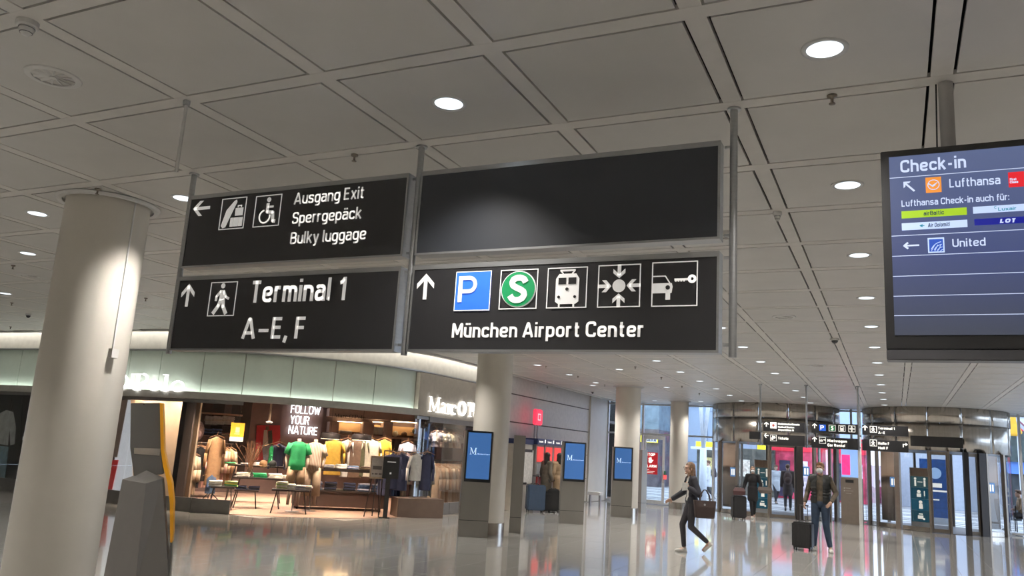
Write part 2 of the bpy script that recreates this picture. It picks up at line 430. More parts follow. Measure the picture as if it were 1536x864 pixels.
for i in range(-22, 15):
    x = OX + i * S
    y1 = YG - 0.1
    if x < FC.x + FR + CEDGE:
        y1 = FC.y - FR - CEDGE
        if x > FC.x: y1 = FC.y - math.sqrt(max(0, (FR + CEDGE) ** 2 - (x - FC.x) ** 2))
    if x < XR: MB().span((x - SW / 2, YB, CZ + 0.001), (x + SW / 2, y1, CZ + 0.03)).build('ceiling_strip', ceil_strip, ceiling)
for j in range(-11, 26):
    y = OY + j * S; x0 = -29.0
    if y > FC.y - FR - CEDGE:
        x0 = FC.x + FR + CEDGE
        if y < FC.y: x0 = FC.x + math.sqrt(max(0, (FR + CEDGE) ** 2 - (y - FC.y) ** 2))
    if YB < y < YG: MB().span((x0, y - SW / 2, CZ + 0.0), (XR, y + SW / 2, CZ + 0.028)).build('ceiling_strip', ceil_strip, ceiling)
mb = MB(); band(mb, -200, 265, CEDGE - 0.02, CEDGE + 0.10, CZ - 0.012, CZ + 0.16); mb.build('ceiling_edge', ceil_strip, ceiling)

# ================================================================== OUTER WALLS
wall_back = MB().span((-30, YB - 0.3, 0), (XR + 2, YB, CZ + 0.75)).build('wall_back', white_paint); wall_back['kind'] = 'structure'
wall_right = MB().span((XR, YB, 0), (XR + 0.3, YG - 6, CZ + 0.75)).build('wall_right', white_paint); wall_right['kind'] = 'structure'
wall_far = MB().span((-30.3, YB, 0), (-30, 13, CZ + 0.75)).build('wall_west', white_paint); wall_far['kind'] = 'structure'

# shop front band: white cove wall, lit glass panels, ledge
upper = MB(); band(upper, -205, 142, -0.25, 0.0, 3.36, CZ + 0.34); band(upper, -205, 142, -0.25, -0.05, 2.44, 3.36)
wall_left = upper.build('wall_left', white_paint); wall_left['kind'] = 'structure'
joints = [-200, -187.2, -174.8, -162.4, -150, -137.6, -125.2, -112.8, -100.4, -88, -75.6, -63.2, -50.8, -38.4, -26, -13.8, -1.2, 13.8, 26.0, 39.2, 51.0, 63.4, 79.0]
for a, b in zip(joints, joints[1:]):
    mb = MB(); band(mb, a + 0.12, b - 0.12, -0.045, -0.02, 2.46, 3.34); mb.build('fascia_glass_panel', fascia_glass, wall_left)
mb = MB(); band(mb, 79.2, 142, -0.045, 0.10, 2.32, 3.32); mb.build('fascia_panel', mat('fascia_beige', (0.46, 0.42, 0.36), 0.5), wall_left)
beam_m = mat('fascia_beam', (0.55, 0.53, 0.49), 0.5)
mb = MB(); band(mb, -200, 79.2, -0.06, 0.16, 2.315, 2.43); band(mb, -200, 79.2, 0.12, 0.16, 2.43, 2.46); mb.build('fascia_beam', beam_m, wall_left)
mb = MB(); band(mb, -200, 142, -0.02, 0.03, 3.345, 3.375); mb.build('fascia_trim', alu, wall_left)
mb = MB(); band(mb, -199, 79, 0.03, 0.09, 2.432, 2.445); mb.build('led_strip', led_green, wall_left)
mb = MB(); band(mb, -199, 141, 0.10, 0.22, CZ + 0.10, CZ + 0.115); mb.build('led_strip', led_white, wall_left)
mb = MB(); band(mb, -199, 142, 0.0, CEDGE + 0.06, CZ + 0.15, CZ + 0.2); mb.build('cove_top', white_paint, wall_left)
# plain wall with three rows of big panels past the shop
WX = FC.x + FR
wp = MB().span((WX - 0.4, 21.2, 0), (WX - 0.02, 28.3, CZ + 0.3)).build('wall_left_panelled', mat('joint_dark', (.12, .11, .10), .8)); wp['kind'] = 'structure'
wall_grey = mat('wall_panel_grey', (0.70, 0.675, 0.635), 0.4)
for z0, z1 in ((0.02, 0.8), (0.82, 1.62), (1.64, 2.44), (2.475, 3.25), (3.285, CZ + 0.1)):
    for y0, y1 in ((21.2, 23.55), (23.55, 25.9), (25.9, 28.28)):
        MB().span((WX - 0.02, y0, z0), (WX, y1 - 0.004, z1)).build('wall_panel', wall_grey, wp)

# ================================================================== COLUMNS
def column(x, y, r, label, base=True, seam=None):
    t = thing('round_column', label, 'column', (x, y, 0))
    smooth_angle(MB().lathe([(r, 0.0), (r, CZ + 0.02)], n=64, cap=True).build('shaft', column_paint, t))
    b = MB(); b.lathe([(r + 0.03, CZ - 0.01), (r + 0.03, CZ - 0.03), (r + 0.075, CZ - 0.03), (r + 0.09, CZ - 0.008)], n=48, cap=False)
    smooth_angle(b.build('ceiling_collar', lamp_ring, t))
    if base: smooth_angle(MB().lathe([(r + 0.012, 0.0), (r + 0.012, 0.22), (r, 0.225)], n=48, cap=False).build('base_band', steel, t))
    return t
c1 = column(-6.70, 5.02, 0.365, 'thick cream round column in the left foreground with a small white socket box')
# cable conduit and socket box on column 1
def on_col(u, v, cx, cy, r):
    d = ray(u, v); o = V((-cx, -cy)); a = d.x ** 2 + d.y ** 2; b = 2 * (o.x * d.x + o.y * d.y); c = o.length_squared - r * r
    D = max(0, b * b - 4 * a * c); t = (-b - math.sqrt(D)) / 2 / a; return CAM + d * t
Pc = on_col(168, 530, -6.70, 5.02, 0.37); ang = math.atan2(Pc.y - 5.02, Pc.x + 6.70)
lp = V((math.cos(ang) * 0.37, math.sin(ang) * 0.37, 0))
MB().cyl(lp + V((0, 0, Pc.z)), lp + V((0, 0, CZ)), 0.008).build('conduit', lamp_ring, c1)
MB().box(lp * 1.05 + V((0, 0, Pc.z)), (0.05, 0.07, 0.08), ang).build('socket_box', mat('white_plastic', (0.8, 0.78, 0.74), 0.4), c1)
column(-7.46, 15.0, 0.37, 'cream round column behind the nearest information totem, by the shop corner')
column(-7.18, 23.50, 0.37, 'cream round column standing behind the third information totem')
column(dist(1018, 700, 29.7).x, dist(1018, 700, 29.7).y, 0.31, 'cream round column in front of the glass entrance wall, behind the walking woman')

# ================================================================== DOWNLIGHTS, VENTS, SPRINKLERS, DETECTORS
me_ring = MB().lathe([(0.085, 0.03), (0.088, -0.004), (0.112, -0.006), (0.114, 0.004)], n=28, cap=False).mesh(True)
me_refl = MB().lathe([(0.088, -0.003), (0.07, 0.02), (0.012, 0.035)], n=24, cap=True).mesh(True)
me_refl.materials.append(lamp_glow); me_ring.materials.append(lamp_ring)
lamp_data = bpy.data.lights.new('lamp', 'SPOT'); lamp_data.energy = DOWNLIGHT_W; lamp_data.color = (1.0, 0.955, 0.90)
lamp_data.spot_size = math.radians(110); lamp_data.spot_blend = 0.95; lamp_data.shadow_soft_size = 0.07
ROWN = {}
def downlight(x, y, row=None):
    n_ = None
    d = V((x, y, CZ)) - CAM; z_ = d.dot(FW); vis = z_ > .5 and abs(d.dot(RT) / z_ * FP) < 775 and abs(d.dot(DN) / z_ * FP) < 440
    if vis and row: n_ = ROWN[row] = ROWN.get(row, -1) + 1
    lab = 'round recessed downlight shining in the grey panel ceiling'
    if n_ is not None: lab = '%s downlight %s' % (['nearest', 'second nearest', 'third nearest', 'fourth nearest', 'fifth nearest', 'sixth nearest', 'seventh nearest', 'eighth nearest', 'ninth nearest', 'tenth nearest', 'eleventh nearest', 'twelfth nearest', 'thirteenth nearest'][min(12, n_)], row)
    t = thing('downlight', lab, 'ceiling light', (x, y, CZ - 0.001), group='downlights set into the ceiling panels')
    link('trim_ring', me_ring, None, t); link('reflector', me_refl, None, t)
    o = bpy.data.objects.new('lamp', lamp_data); COL.objects.link(o); o.parent = t; o.location = (0, 0, -0.015)
for j in range(-10, 24, 2):
    for i in (4.5, 2.5, 0.5, -2.5, 8.5):
        jj = j + 0.5
        c = cell(i, jj)
        if i == 0.5 and (-3 < jj < 9): continue
        if i == -2.5: c = cell(i, jj + 1.0)
        if i == 8.5: c = cell(i, jj + 1)
        if c.y > YG - 0.6: continue
        downlight(c.x, c.y, {4.5: 'of the long row just left of the check-in monitor', 2.5: 'of the row over the long black signs', 0.5: 'of the row ending at the third round column', -2.5: 'of the row along the thick round columns', 8.5: 'of the row right of the check-in monitor'}[i])
for u, v in ((8, 440), (275, 297), (801, 552), (929, 554), (889, 578), (1051, 602), (1000, 581), (42, 380)):
    c = on_z(u, v, CZ)
    near = min(((c.x - o.location.x) ** 2 + (c.y - o.location.y) ** 2 for o in COL.objects if o.name.startswith('downlight')), default=9)
    if near > 0.9: downlight(c.x, c.y, 'of the scattered ones near the round columns')
for i, j in ((-7.5, 0.5), (-7.5, 2.5), (-11.5, 2.5), (-11.5, 5.5), (-15.5, 4.5), (-15.5, 0.5), (-7.5, -3.5), (-11.5, -3.5), (-5.5, -1.5), (-15.5, -4.5), (-2.5, -2.5)):
    c = cell(i, j); downlight(c.x, c.y, 'of those over the hall left of the thick column')

def vent(u, v, label, lit=False):
    c = on_z(u, v, CZ); t = thing('air_vent', label, 'air vent', (c.x, c.y, CZ - 0.001))
    smooth_angle(MB().lathe([(0.115, 0.02), (0.12, -0.008), (0.155, -0.006), (0.16, 0.0)], n=36, cap=False).build('ring', lamp_ring, t))
    MB().lathe([(0.12, 0.010), (0.12, 0.014)], n=30).build('backing', black, t)
    for k in range(12):
        a = 2 * PI * k / 12; R = Matrix.Rotation(a, 3, 'Z') @ Matrix.Rotation(0.5, 3, 'X')
        MB().box(Matrix.Rotation(a, 3, 'Z') @ V((0.07, 0, 0.0)), (0.10, 0.022, 0.004), mt=R).build('vane', lamp_ring, t)
    MB().lathe([(0.022, 0.0), (0.022, -0.01)], n=16).build('hub', lamp_ring, t)
vent(80, 115, 'round swirl air vent with white vanes at the upper left of the ceiling')
vent(42, 413, 'round air vent in the ceiling just left of the thick column')
vent(1176, 475, 'round air vent in the ceiling right of the long black sign')
vent(1226, 548, 'small dark round vent in the ceiling above the revolving doors')

def sprinkler(x, y, n_):
    t = thing('sprinkler', '%s sprinkler head from the left edge, hanging from a ceiling strip' % n_, 'sprinkler', (x, y, CZ - 0.001), group='sprinkler heads along the ceiling strips')
    MB().lathe([(0.028, 0.002), (0.026, -0.012), (0.008, -0.016), (0.008, -0.045), (0.018, -0.048), (0.018, -0.052)], n=12).build('head', mat('sprinkler_brass', (0.18, 0.15, 0.12), 0.4, 0.6), t, True)
for n_, (u, v) in enumerate(sorted(((147, 283), (532, 232), (1248, 143), (20, 398), (18, 454), (16, 490), (219, 447), (953, 550), (992, 566), (1023, 579), (1049, 590), (819, 549), (867, 564), (907, 577), (821, 580)))):
    c = on_z(u, v, CZ); sprinkler(c.x, c.y, ['first', 'second', 'third', 'fourth', 'fifth', 'sixth', 'seventh', 'eighth', 'ninth', 'tenth', 'eleventh', 'twelfth', 'thirteenth', 'fourteenth', 'fifteenth'][n_])
def detector(u, v, label, dark=False, r=0.055):
    c = on_z(u, v, CZ); t = thing('smoke_detector', label, 'smoke detector', (c.x, c.y, CZ - 0.001))
    m = black if dark else lamp_ring
    smooth_angle(MB().lathe([(r, 0.002), (r, -0.025), (r * 0.9, -0.03)], n=24).build('base', lamp_ring, t))
    smooth_angle(MB().lathe([(r * 0.72, -0.03), (r * 0.68, -0.05), (r * 0.4, -0.072), (0.008, -0.078)], n=24).build('sensor', m, t))
    for k in range(3):
        smooth_angle(MB().lathe([(r * (0.74 - k * .08), -0.036 - k * .012), (r * (0.74 - k * .08), -0.039 - k * .012)], n=24).build('slot', alu_dark, t))
detector(42, 33, 'white conical smoke detector in the top left corner of the ceiling')
detector(1252, 508, 'black ceiling camera dome on a white base right of the long sign', True, 0.07)
detector(1090, 348, 'small white detector on the strip just right of the blank sign')
detector(43, 471, 'small dark detector on the ceiling left of the thick column', True)
detector(889, 587, 'small dark detector on the ceiling above the second information totem', True)
detector(1166, 318, 'tiny white detector on the wide ceiling strip right of the hanging signs', False, 0.035)

# ================================================================== THE FOUR BIG HANGING SIGNS
SY = 4.522
sx = [OX + k * S for k in (0.032, 1.949, 2.041, 3.933)]; sz = [CZ - k * S for k in (0.196, 0.749, 0.815, 1.356)]
def sign_panel(name, label, x0, x1, z0, z1, face):
    t = thing(name, label, 'sign', (x0, SY, z0)); w, h = x1 - x0, z1 - z0; D = 0.10
    fr = MB(); T = 0.014
    fr.span((0, 0, 0), (w, D, T)).span((0, 0, h - 0.032), (w, D, h)).span((0, 0, T), (T, D, h - 0.032)).span((w - T, 0, T), (w, D, h - 0.032))
    fr.build('frame', alu, t)
    MB().span((T, 0.004, T), (w - T, 0.05, h - 0.032)).build('face', face, t)
    MB().span((T, 0.05, T), (w - T, D - 0.004, h - 0.032)).build('back_panel', pale_metal, t)
    return t
def L(t, u, v):
    p = on_y(u, v, SY); return p.x - t.location.x, p.z - t.location.z
def zbox(t, f, c, img=None):                 # corners TL, BR in photo px -> x0,z0,w,h
    return
def sq(t, TL, TR, BL, BR):
    a, b, c, d = (L(t, *q) for q in (TL, TR, BL, BR))
    return (a[0] + c[0]) / 2, (c[1] + d[1]) / 2, ((b[0] + d[0]) - (a[0] + c[0])) / 2, ((a[1] + b[1]) - (c[1] + d[1])) / 2
Z1 = lambda x, y: (240 + x / 2.88, 240 + y / 2.88)
Z2 = lambda x, y: (600 + x / 2.541, 200 + y / 2.541)
def frame_box(t, q, w=0.006, name='pictogram_frame'):
    x, z, ww, hh = q; Flat().frame(x, z, x + ww, z + hh, w).build(name, sign_white, t, 0.002)
def arrow_up(w=0.16):
    return Flat().poly([(0.5, 1), (0.02, 0.62), (0.02, 0.44), (0.42, 0.74), (0.42, 0), (0.58, 0), (0.58, 0.74), (0.98, 0.44), (0.98, 0.62)])
def flat_concave(fl): return fl
def arrow(t, kind, q):
    x, z, w, h = q
    f = Flat()
    # head as two strokes + shaft: convex pieces only
    f.poly([(0.5, 1.0), (0.5, 0.80), (0.0, 0.42), (0.0, 0.62)]).poly([(0.5, 1.0), (1.0, 0.62), (1.0, 0.42), (0.5, 0.80)]).rect(0.40, 0, 0.60, 0.92)
    if kind == 'left': f.map(lambda a, b: (1 - b, a))
    if kind == 'right': f.map(lambda a, b: (b, a))
    if kind == 'down': f.map(lambda a, b: (a, 1 - b))
    f.into(x, z, w, h).build('arrow', sign_white, t, 0.002)
def line(t, s, lb, top, rb, bold=0.0):
    a = L(t, *lb); b = L(t, *top); c = L(t, *rb)
    text(s, a[0], c[0], (a[1] + c[1]) / 2, (b[1] - a[1]), t, sign_white, 0.002, bold)
def walker(f, k=1.0):                         # walking figure in unit square
    f.circ(0.47, 0.885, 0.075, 14)
    f.poly([(0.38, 0.76), (0.55, 0.76), (0.58, 0.48), (0.40, 0.44)])
    f.stroke([(0.42, 0.73), (0.27, 0.58), (0.26, 0.44)], 0.075).stroke([(0.52, 0.73), (0.62, 0.56), (0.74, 0.50)], 0.075)
    f.stroke([(0.45, 0.50), (0.38, 0.30), (0.20, 0.07)], 0.11).stroke([(0.53, 0.50), (0.56, 0.28), (0.70, 0.06)], 0.11)
    return f
# --- upper left
sA = sign_panel('hanging_sign', 'black hanging sign lettered Ausgang Exit, Sperrgepäck, Bulky luggage', sx[0], sx[1], sz[1], sz[0], sign_black)
a = L(sA, *Z1(143, 212)); b = L(sA, *Z1(215, 210)); h = 0.125
arrow(sA, 'left', (a[0], a[1] - h / 2, b[0] - a[0], h))
q = sq(sA, Z1(268, 166), Z1(374, 161), Z1(255, 301), Z1(362, 296)); frame_box(sA, q)
f = Flat().poly([(0.08, 0.12), (0.16, 0.05), (0.26, 0.08), (0.62, 0.86), (0.60, 0.93), (0.52, 0.90), (0.24, 0.62)])
f.rect(0.44, 0.08, 0.56, 0.36).rect(0.58, 0.08, 0.76, 0.36).rect(0.78, 0.08, 0.92, 0.36).rect(0.60, 0.42, 0.90, 0.66).rect(0.67, 0.68, 0.70, 0.74).rect(0.80, 0.68, 0.83, 0.74).rect(0.67, 0.72, 0.83, 0.75)
f.into(*q).build('luggage_pictogram', sign_white, sA, 0.002)
q = sq(sA, Z1(414, 155), Z1(526, 148), Z1(402, 291), Z1(514, 283)); frame_box(sA, q)
f = Flat().circ(0.52, 0.85, 0.075, 14).stroke([(0.50, 0.74), (0.50, 0.46), (0.72, 0.44), (0.75, 0.16), (0.84, 0.15)], 0.10).stroke([(0.50, 0.62), (0.72, 0.62)], 0.06).arc(0.42, 0.32, 0.20, 100, 375, 0.045, 20)
f.into(*q).build('wheelchair_pictogram', sign_white, sA, 0.002)
line(sA, 'Ausgang Exit', Z1(578, 190), Z1(581, 140), Z1(880, 167))
line(sA, 'Sperrgepäck', Z1(570, 276), Z1(573, 227), Z1(868, 252))
line(sA, 'Bulky luggage', Z1(561, 363), Z1(565, 312), Z1(888, 343))
# --- lower left
sB = sign_panel('hanging_sign', 'black hanging sign lettered Terminal 1 A–E, F with a walking figure', sx[0], sx[1], sz[3], sz[2], sign_black)
a = L(sB, *Z1(117, 633)); b = L(sB, *Z1(123, 535)); w = 0.135
arrow(sB, 'up', ((a[0] + b[0]) / 2 - w / 2, a[1], w, b[1] - a[1]))
q = sq(sB, Z1(220, 529), Z1(334, 524), Z1(205, 675), Z1(320, 673)); frame_box(sB, q)
walker(Flat()).into(*q).build('walker_pictogram', sign_white, sB, 0.002)
line(sB, 'Terminal 1', Z1(386, 616), Z1(380, 522), Z1(797, 606), 0.012)
line(sB, 'A–E, F', Z1(350, 773), Z1(364, 682), Z1(625, 770), 0.008)
# --- upper right (blank)
sC = sign_panel('hanging_sign', 'long black hanging sign left blank, with a soft pool of light', sx[2], sx[3], sz[1], sz[0], sign_blank)
# --- lower right
sD = sign_panel('hanging_sign', 'long black hanging sign lettered München Airport Center with five pictograms', sx[2], sx[3], sz[3], sz[2], sign_black)
a = L(sD, *Z2(95, 633)); b = L(sD, *Z2(99, 535)); w = 0.13
arrow(sD, 'up', ((a[0] + b[0]) / 2 - w / 2, a[1], w, b[1] - a[1]))
q = sq(sD, Z2(215, 528), Z2(350, 523), Z2(205, 677), Z2(341, 675)); Flat().rect(0, 0, 1, 1).into(*q).build('blue_square', sign_blue, sD, 0.003); frame_box(sD, q, 0.005)
Flat().rect(0.10, 0.22, 0.21, 0.88).rect(0.21, 0.78, 0.40, 0.88).rect(0.21, 0.44, 0.40, 0.54).arc(0.40, 0.66, 0.17, -90, 90, 0.10).into(*q).build('letter_p', sign_white, sD, -0.002)
q = sq(sD, Z2(385, 521), Z2(528, 516), Z2(376, 671), Z2(520, 669)); frame_box(sD, q)
Flat().circ(0.5, 0.5, 0.46, 40).into(*q).build('white_disc', sign_white, sD, 0.002)
Flat().circ(0.5, 0.5, 0.435, 40).into(*q).build('green_disc', sign_green, sD, -0.003)
pts = [(0.70, 0.66), (0.66, 0.735), (0.57, 0.78), (0.46, 0.78), (0.37, 0.735), (0.34, 0.66), (0.37, 0.585), (0.46, 0.53), (0.58, 0.48), (0.66, 0.42), (0.68, 0.34), (0.63, 0.265), (0.54, 0.22), (0.43, 0.22), (0.35, 0.26), (0.30, 0.34)]
Flat().stroke(pts, 0.15).into(*q).build('letter_s', sign_white, sD, -0.008)
q = sq(sD, Z2(564, 513), Z2(717, 508), Z2(557, 667), Z2(709, 665)); frame_box(sD, q)
f = Flat().poly([(0.22, 0.16), (0.30, 0.10), (0.72, 0.10), (0.80, 0.16), (0.80, 0.72), (0.72, 0.84), (0.30, 0.84), (0.22, 0.72)]).rect(0.32, 0.90, 0.70, 0.945).stroke([(0.40, 0.84), (0.34, 0.91)], 0.03).stroke([(0.62, 0.84), (0.68, 0.91)], 0.03).rect(0.30, 0.03, 0.34, 0.12).rect(0.66, 0.03, 0.70, 0.12)
f.into(*q).build('tram_pictogram', sign_white, sD, 0.002)
Flat().rect(0.29, 0.58, 0.48, 0.74).rect(0.54, 0.58, 0.73, 0.74).circ(0.51, 0.46, 0.04, 12).circ(0.31, 0.27, 0.035, 12).circ(0.71, 0.27, 0.035, 12).into(*q).build('tram_windows', sign_black, sD, -0.002)
q = sq(sD, Z2(758, 503), Z2(919, 497), Z2(750, 664), Z2(914, 662)); frame_box(sD, q)
f = Flat().circ(0.5, 0.5, 0.15, 24)
for k in range(4):
    a_ = PI / 2 * k
    g = [(0.46, 1.0), (0.54, 1.0), (0.54, 0.74), (0.46, 0.74)], [(0.5, 0.68), (0.5, 0.77), (0.36, 0.90), (0.36, 0.80)], [(0.5, 0.68), (0.64, 0.80), (0.64, 0.90), (0.5, 0.77)]
    for pl in g: f.poly([(0.5 + (x - .5) * math.cos(a_) - (z - .5) * math.sin(a_), 0.5 + (x - .5) * math.sin(a_) + (z - .5) * math.cos(a_)) for x, z in pl])
f.into(*q).build('meeting_point_pictogram', sign_white, sD, 0.002)
q = sq(sD, Z2(962, 490), Z2(1136, 487), Z2(957, 661), Z2(1133, 658)); frame_box(sD, q)
f = Flat().poly([(0.02, 0.30), (0.44, 0.30), (0.46, 0.44), (0.44, 0.52), (0.02, 0.52)]).stroke([(0.02, 0.68), (0.30, 0.68), (0.40, 0.52)], 0.025).rect(0.31, 0.15, 0.41, 0.30)
f.rect(0.50, 0.57, 0.86, 0.62)
for k in range(4): f.rect(0.51 + k * 0.06, 0.545, 0.545 + k * 0.06, 0.60)
f.ring(0.88, 0.60, 0.065, 0.06, 18)
f.into(*q).build('car_key_pictogram', sign_white, sD, 0.002)
Flat().circ(0.36, 0.42, 0.05, 12).into(*q).build('headlight', sign_black, sD, -0.002)
line(sD, 'München Airport Center', Z2(197, 779), Z2(203, 724), Z2(930, 775), 0.012)
# tiny distant cyan light seen between the signs: exit lamp
# poles
def pole(i, label, r=0.022, z0=None):
    x = OX + i * S; t = thing('sign_pole', label, 'pole', (x, SY + 0.055, sz[3] - 0.02))
    H = CZ - (sz[3] - 0.02)
    smooth_angle(MB().cyl((0, 0, 0), (0, 0, H), r, n=20).build('tube', alu, t))
    MB().lathe([(r + 0.018, H - 0.012), (r + 0.018, H)], n=20).build('ceiling_plate', alu, t)
    return t
pA = pole(0.0 - 0.02, 'slim grey metal pole at the left end of the hanging signs')
pB = pole(1.996, 'slim grey metal pole between the left and right hanging signs')
pC = pole(4.0 - 0.005, 'slim grey metal pole at the right end of the hanging signs')
for t, sgn in ((pA, (1,)), (pB, (-1, 1)), (pC, (-1,))):
    for z in (sz[0] - 0.03, sz[1] + 0.03, sz[2] - 0.03, sz[3] + 0.05):
        for s_ in sgn: MB().span((0.0, -0.008, z - t.location.z - 0.008), (s_ * 0.05, 0.008, z - t.location.z + 0.008)).build('bracket', alu, t)
P = on_y(268, 258, cell(1, 0).y)
t = thing('ceiling_rod', 'thin white rod hanging from a ceiling crossing above the upper left sign', 'rod', (cell(1, 0).x, cell(1, 0).y, P.z))
MB().cyl((0, 0, 0), (0, 0, CZ - P.z), 0.011).build('rod', lamp_ring, t); MB().lathe([(0.022, CZ - P.z - 0.03), (0.022, CZ - P.z)], n=14).build('socket', alu, t)

# ================================================================== CHECK-IN DISPLAY
DY = 4.45; x0 = -0.024; x1 = 0.70; z0 = 2.21; z1 = 3.315
disp = thing('check_in_display', 'big black check-in monitor hanging on a pole at the upper right', 'monitor', (x0, DY, z0))
dw, dh = x1 - x0, z1 - z0
MB().span((0, 0, 0.055), (dw, 0.10, dh)).build('housing', black, disp, bevel=0.004)
MB().span((0.0, -0.004, 0.0), (dw, 0.10, 0.052)).build('bottom_bar', mat('monitor_bar', (0.05, 0.05, 0.055), 0.35), disp, bevel=0.004)
sxl, szb, szt = 0.040, 0.125, dh - 0.036
scr = bpy.data.materials.new('screen_blue'); scr.use_nodes = True; n = scr.node_tree; b = n.nodes['Principled BSDF']
t_ = n.nodes.new('ShaderNodeTexCoord'); s_ = n.nodes.new('ShaderNodeSeparateXYZ'); r = n.nodes.new('ShaderNodeValToRGB'); mr = n.nodes.new('ShaderNodeMapRange')
n.links.new(t_.outputs['Object'], s_.inputs[0]); n.links.new(s_.outputs['Z'], mr.inputs['Value']); mr.inputs['From Min'].default_value = szb; mr.inputs['From Max'].default_value = szt
n.links.new(mr.outputs[0], r.inputs['Fac']); e = r.color_ramp.elements
e[0].color = (0.050, 0.058, 0.085, 1); e[1].color = (0.10, 0.13, 0.25, 1)
e2 = e.new(0.45); e2.color = (0.055, 0.075, 0.19, 1)
b.inputs['Base Color'].default_value = (0.01, 0.01, 0.012, 1); n.links.new(r.outputs[0], b.inputs['Emission Color']); b.inputs['Emission Strength'].default_value = 0.75; b.inputs['Roughness'].default_value = 0.3
MB().span((sxl, -0.003, szb), (dw - 0.04, 0.0, szt)).build('screen', scr, disp)
em = lambda nme, c, s=0.72: mat(nme, tuple(x * .15 for x in c), 0.4, emit=s, ecol=c, var=0.0)
sw = em('screen_white', (0.62, 0.70, 0.92)); so = em('screen_orange', (0.85, 0.30, 0.05)); sr = em('screen_red', (0.75, 0.02, 0.03)); sg = em('screen_lime', (0.36, 0.58, 0.02))
sb = em('screen_navy', (0.01, 0.015, 0.28)); slb = em('screen_pale', (0.55, 0.68, 1.0)); sbl = em('screen_royal', (0.02, 0.08, 0.45)); sk = em('screen_ink', (0.01, 0.03, 0.08)); steal = em('screen_teal', (0.02, 0.25, 0.35))
for m_ in (sw, so, sr, sg, sb, slb, sbl, sk, steal): m_.node_tree.nodes['Principled BSDF'].inputs['Roughness'].default_value = 0.4
Z3 = lambda x, y: (1310 + x / 2.4, 190 + y / 2.4)
def D(x, y): p = on_y(*Z3(x, y), DY); return p.x - x0, p.z - z0
def dtext(s, lb, cap, rb, m, bold=0.0, lean=0): a, c, b = D(*lb), D(*cap), D(*rb); text(s, a[0], b[0], (a[1] + b[1]) / 2, c[1] - a[1], disp, m, -0.005, bold, lean=lean)
dtext('Check-in', (98, 167), (96, 124), (334, 148), sw, 0.01)
dtext('Lufthansa', (274, 220), (273, 190), (457, 208), sw)
dtext('Lufthansa Check-in auch für:', (102, 290), (101, 268), (489, 264), sw)
dtext('United', (285, 434), (284, 406), (404, 429), sw)
for yl, yr in ((184, 152), (400, 366), (469, 447), (541, 524), (612, 600), (681, 675)):
    a = D(62, yl); zz = (a[1] + D(541, yr)[1]) / 2; Flat().rect(sxl, zz - 0.0015, dw - 0.04, zz + 0.0015).build('rule_line', sw, disp, -0.004, 0.001)
def drect(xa, ya, xb, yb, m, name='logo_tile', y=-0.004):
    a = D(xa, ya); b = D(xb, yb); Flat().rect(min(a[0], b[0]), min(a[1], b[1]), max(a[0], b[0]), max(a[1], b[1])).build(name, m, disp, y, 0.001); return a, b
a, b = drect(187, 185, 246, 236, so)
cxm, czm = (a[0] + b[0]) / 2, (a[1] + b[1]) / 2; hw = (b[0] - a[0]) / 2
Flat().ring(cxm, czm, hw * 0.72, hw * 0.09).stroke([(cxm - hw * .62, czm + hw * .22), (cxm - hw * .1, czm - hw * .22), (cxm + hw * .25, czm + hw * .02)], hw * .16).stroke([(cxm - hw * .1, czm - hw * .1), (cxm + hw * .5, czm + hw * .3)], hw * .12).build('bird_emblem', slb, disp, -0.006, 0.001)
drect(484, 166, 600, 212, sr); dtext('First', (491, 195), (491, 187), (515, 194), sw, 0.02); dtext('Class', (491, 205), (491, 197), (521, 204), sw, 0.02)
drect(101, 306, 337, 318, sg); dtext('airBaltic', (181, 321), (181, 307), (254, 316), sk)
drect(358, 290, 600, 300, slb); dtext('Luxair', (449, 304), (449, 293), (515, 300), steal)
drect(102, 349, 339, 362, slb); dtext('Air Dolomiti', (196, 364), (196, 350), (274, 358), sk, 0.01, 0.1)
a = D(168, 358); Flat().stroke([(a[0] + .012, a[1] + .006), (a[0], a[1]), (a[0] + .012, a[1] - .006)], 0.004).rect(a[0], a[1] - .002, a[0] + .02, a[1] + .002).build('arrow_emblem', steal, disp, -0.006, 0.001)
a = D(440, 292); Flat().arc(a[0], a[1], 0.006, 60, 300, 0.002).build('swirl_emblem', steal, disp, -0.006, 0.001)
drect(363, 334, 600, 344, sb); dtext('LOT', (455, 348), (455, 334), (512, 345), sw, 0.04, 0.2)
a, b = drect(195, 402, 257, 453, slb); a, b = drect(200, 407, 252, 449, sbl, y=-0.005)
f = Flat(); hx = b[0] - a[0]
for k in range(4): f.arc(b[0] + hx * 0.1 - 0.004, b[1] - hx * 0.15, hx * (0.95 - k * 0.22), 100, 160, hx * 0.05)
for k in range(3): f.stroke([(a[0] + hx * (0.15 + .25 * k), b[1] + 0.003), (a[0] + hx * (0.40 + .22 * k), b[1] + hx * 0.55)], hx * 0.04)
f.build('globe_emblem', slb, disp, -0.007, 0.001)
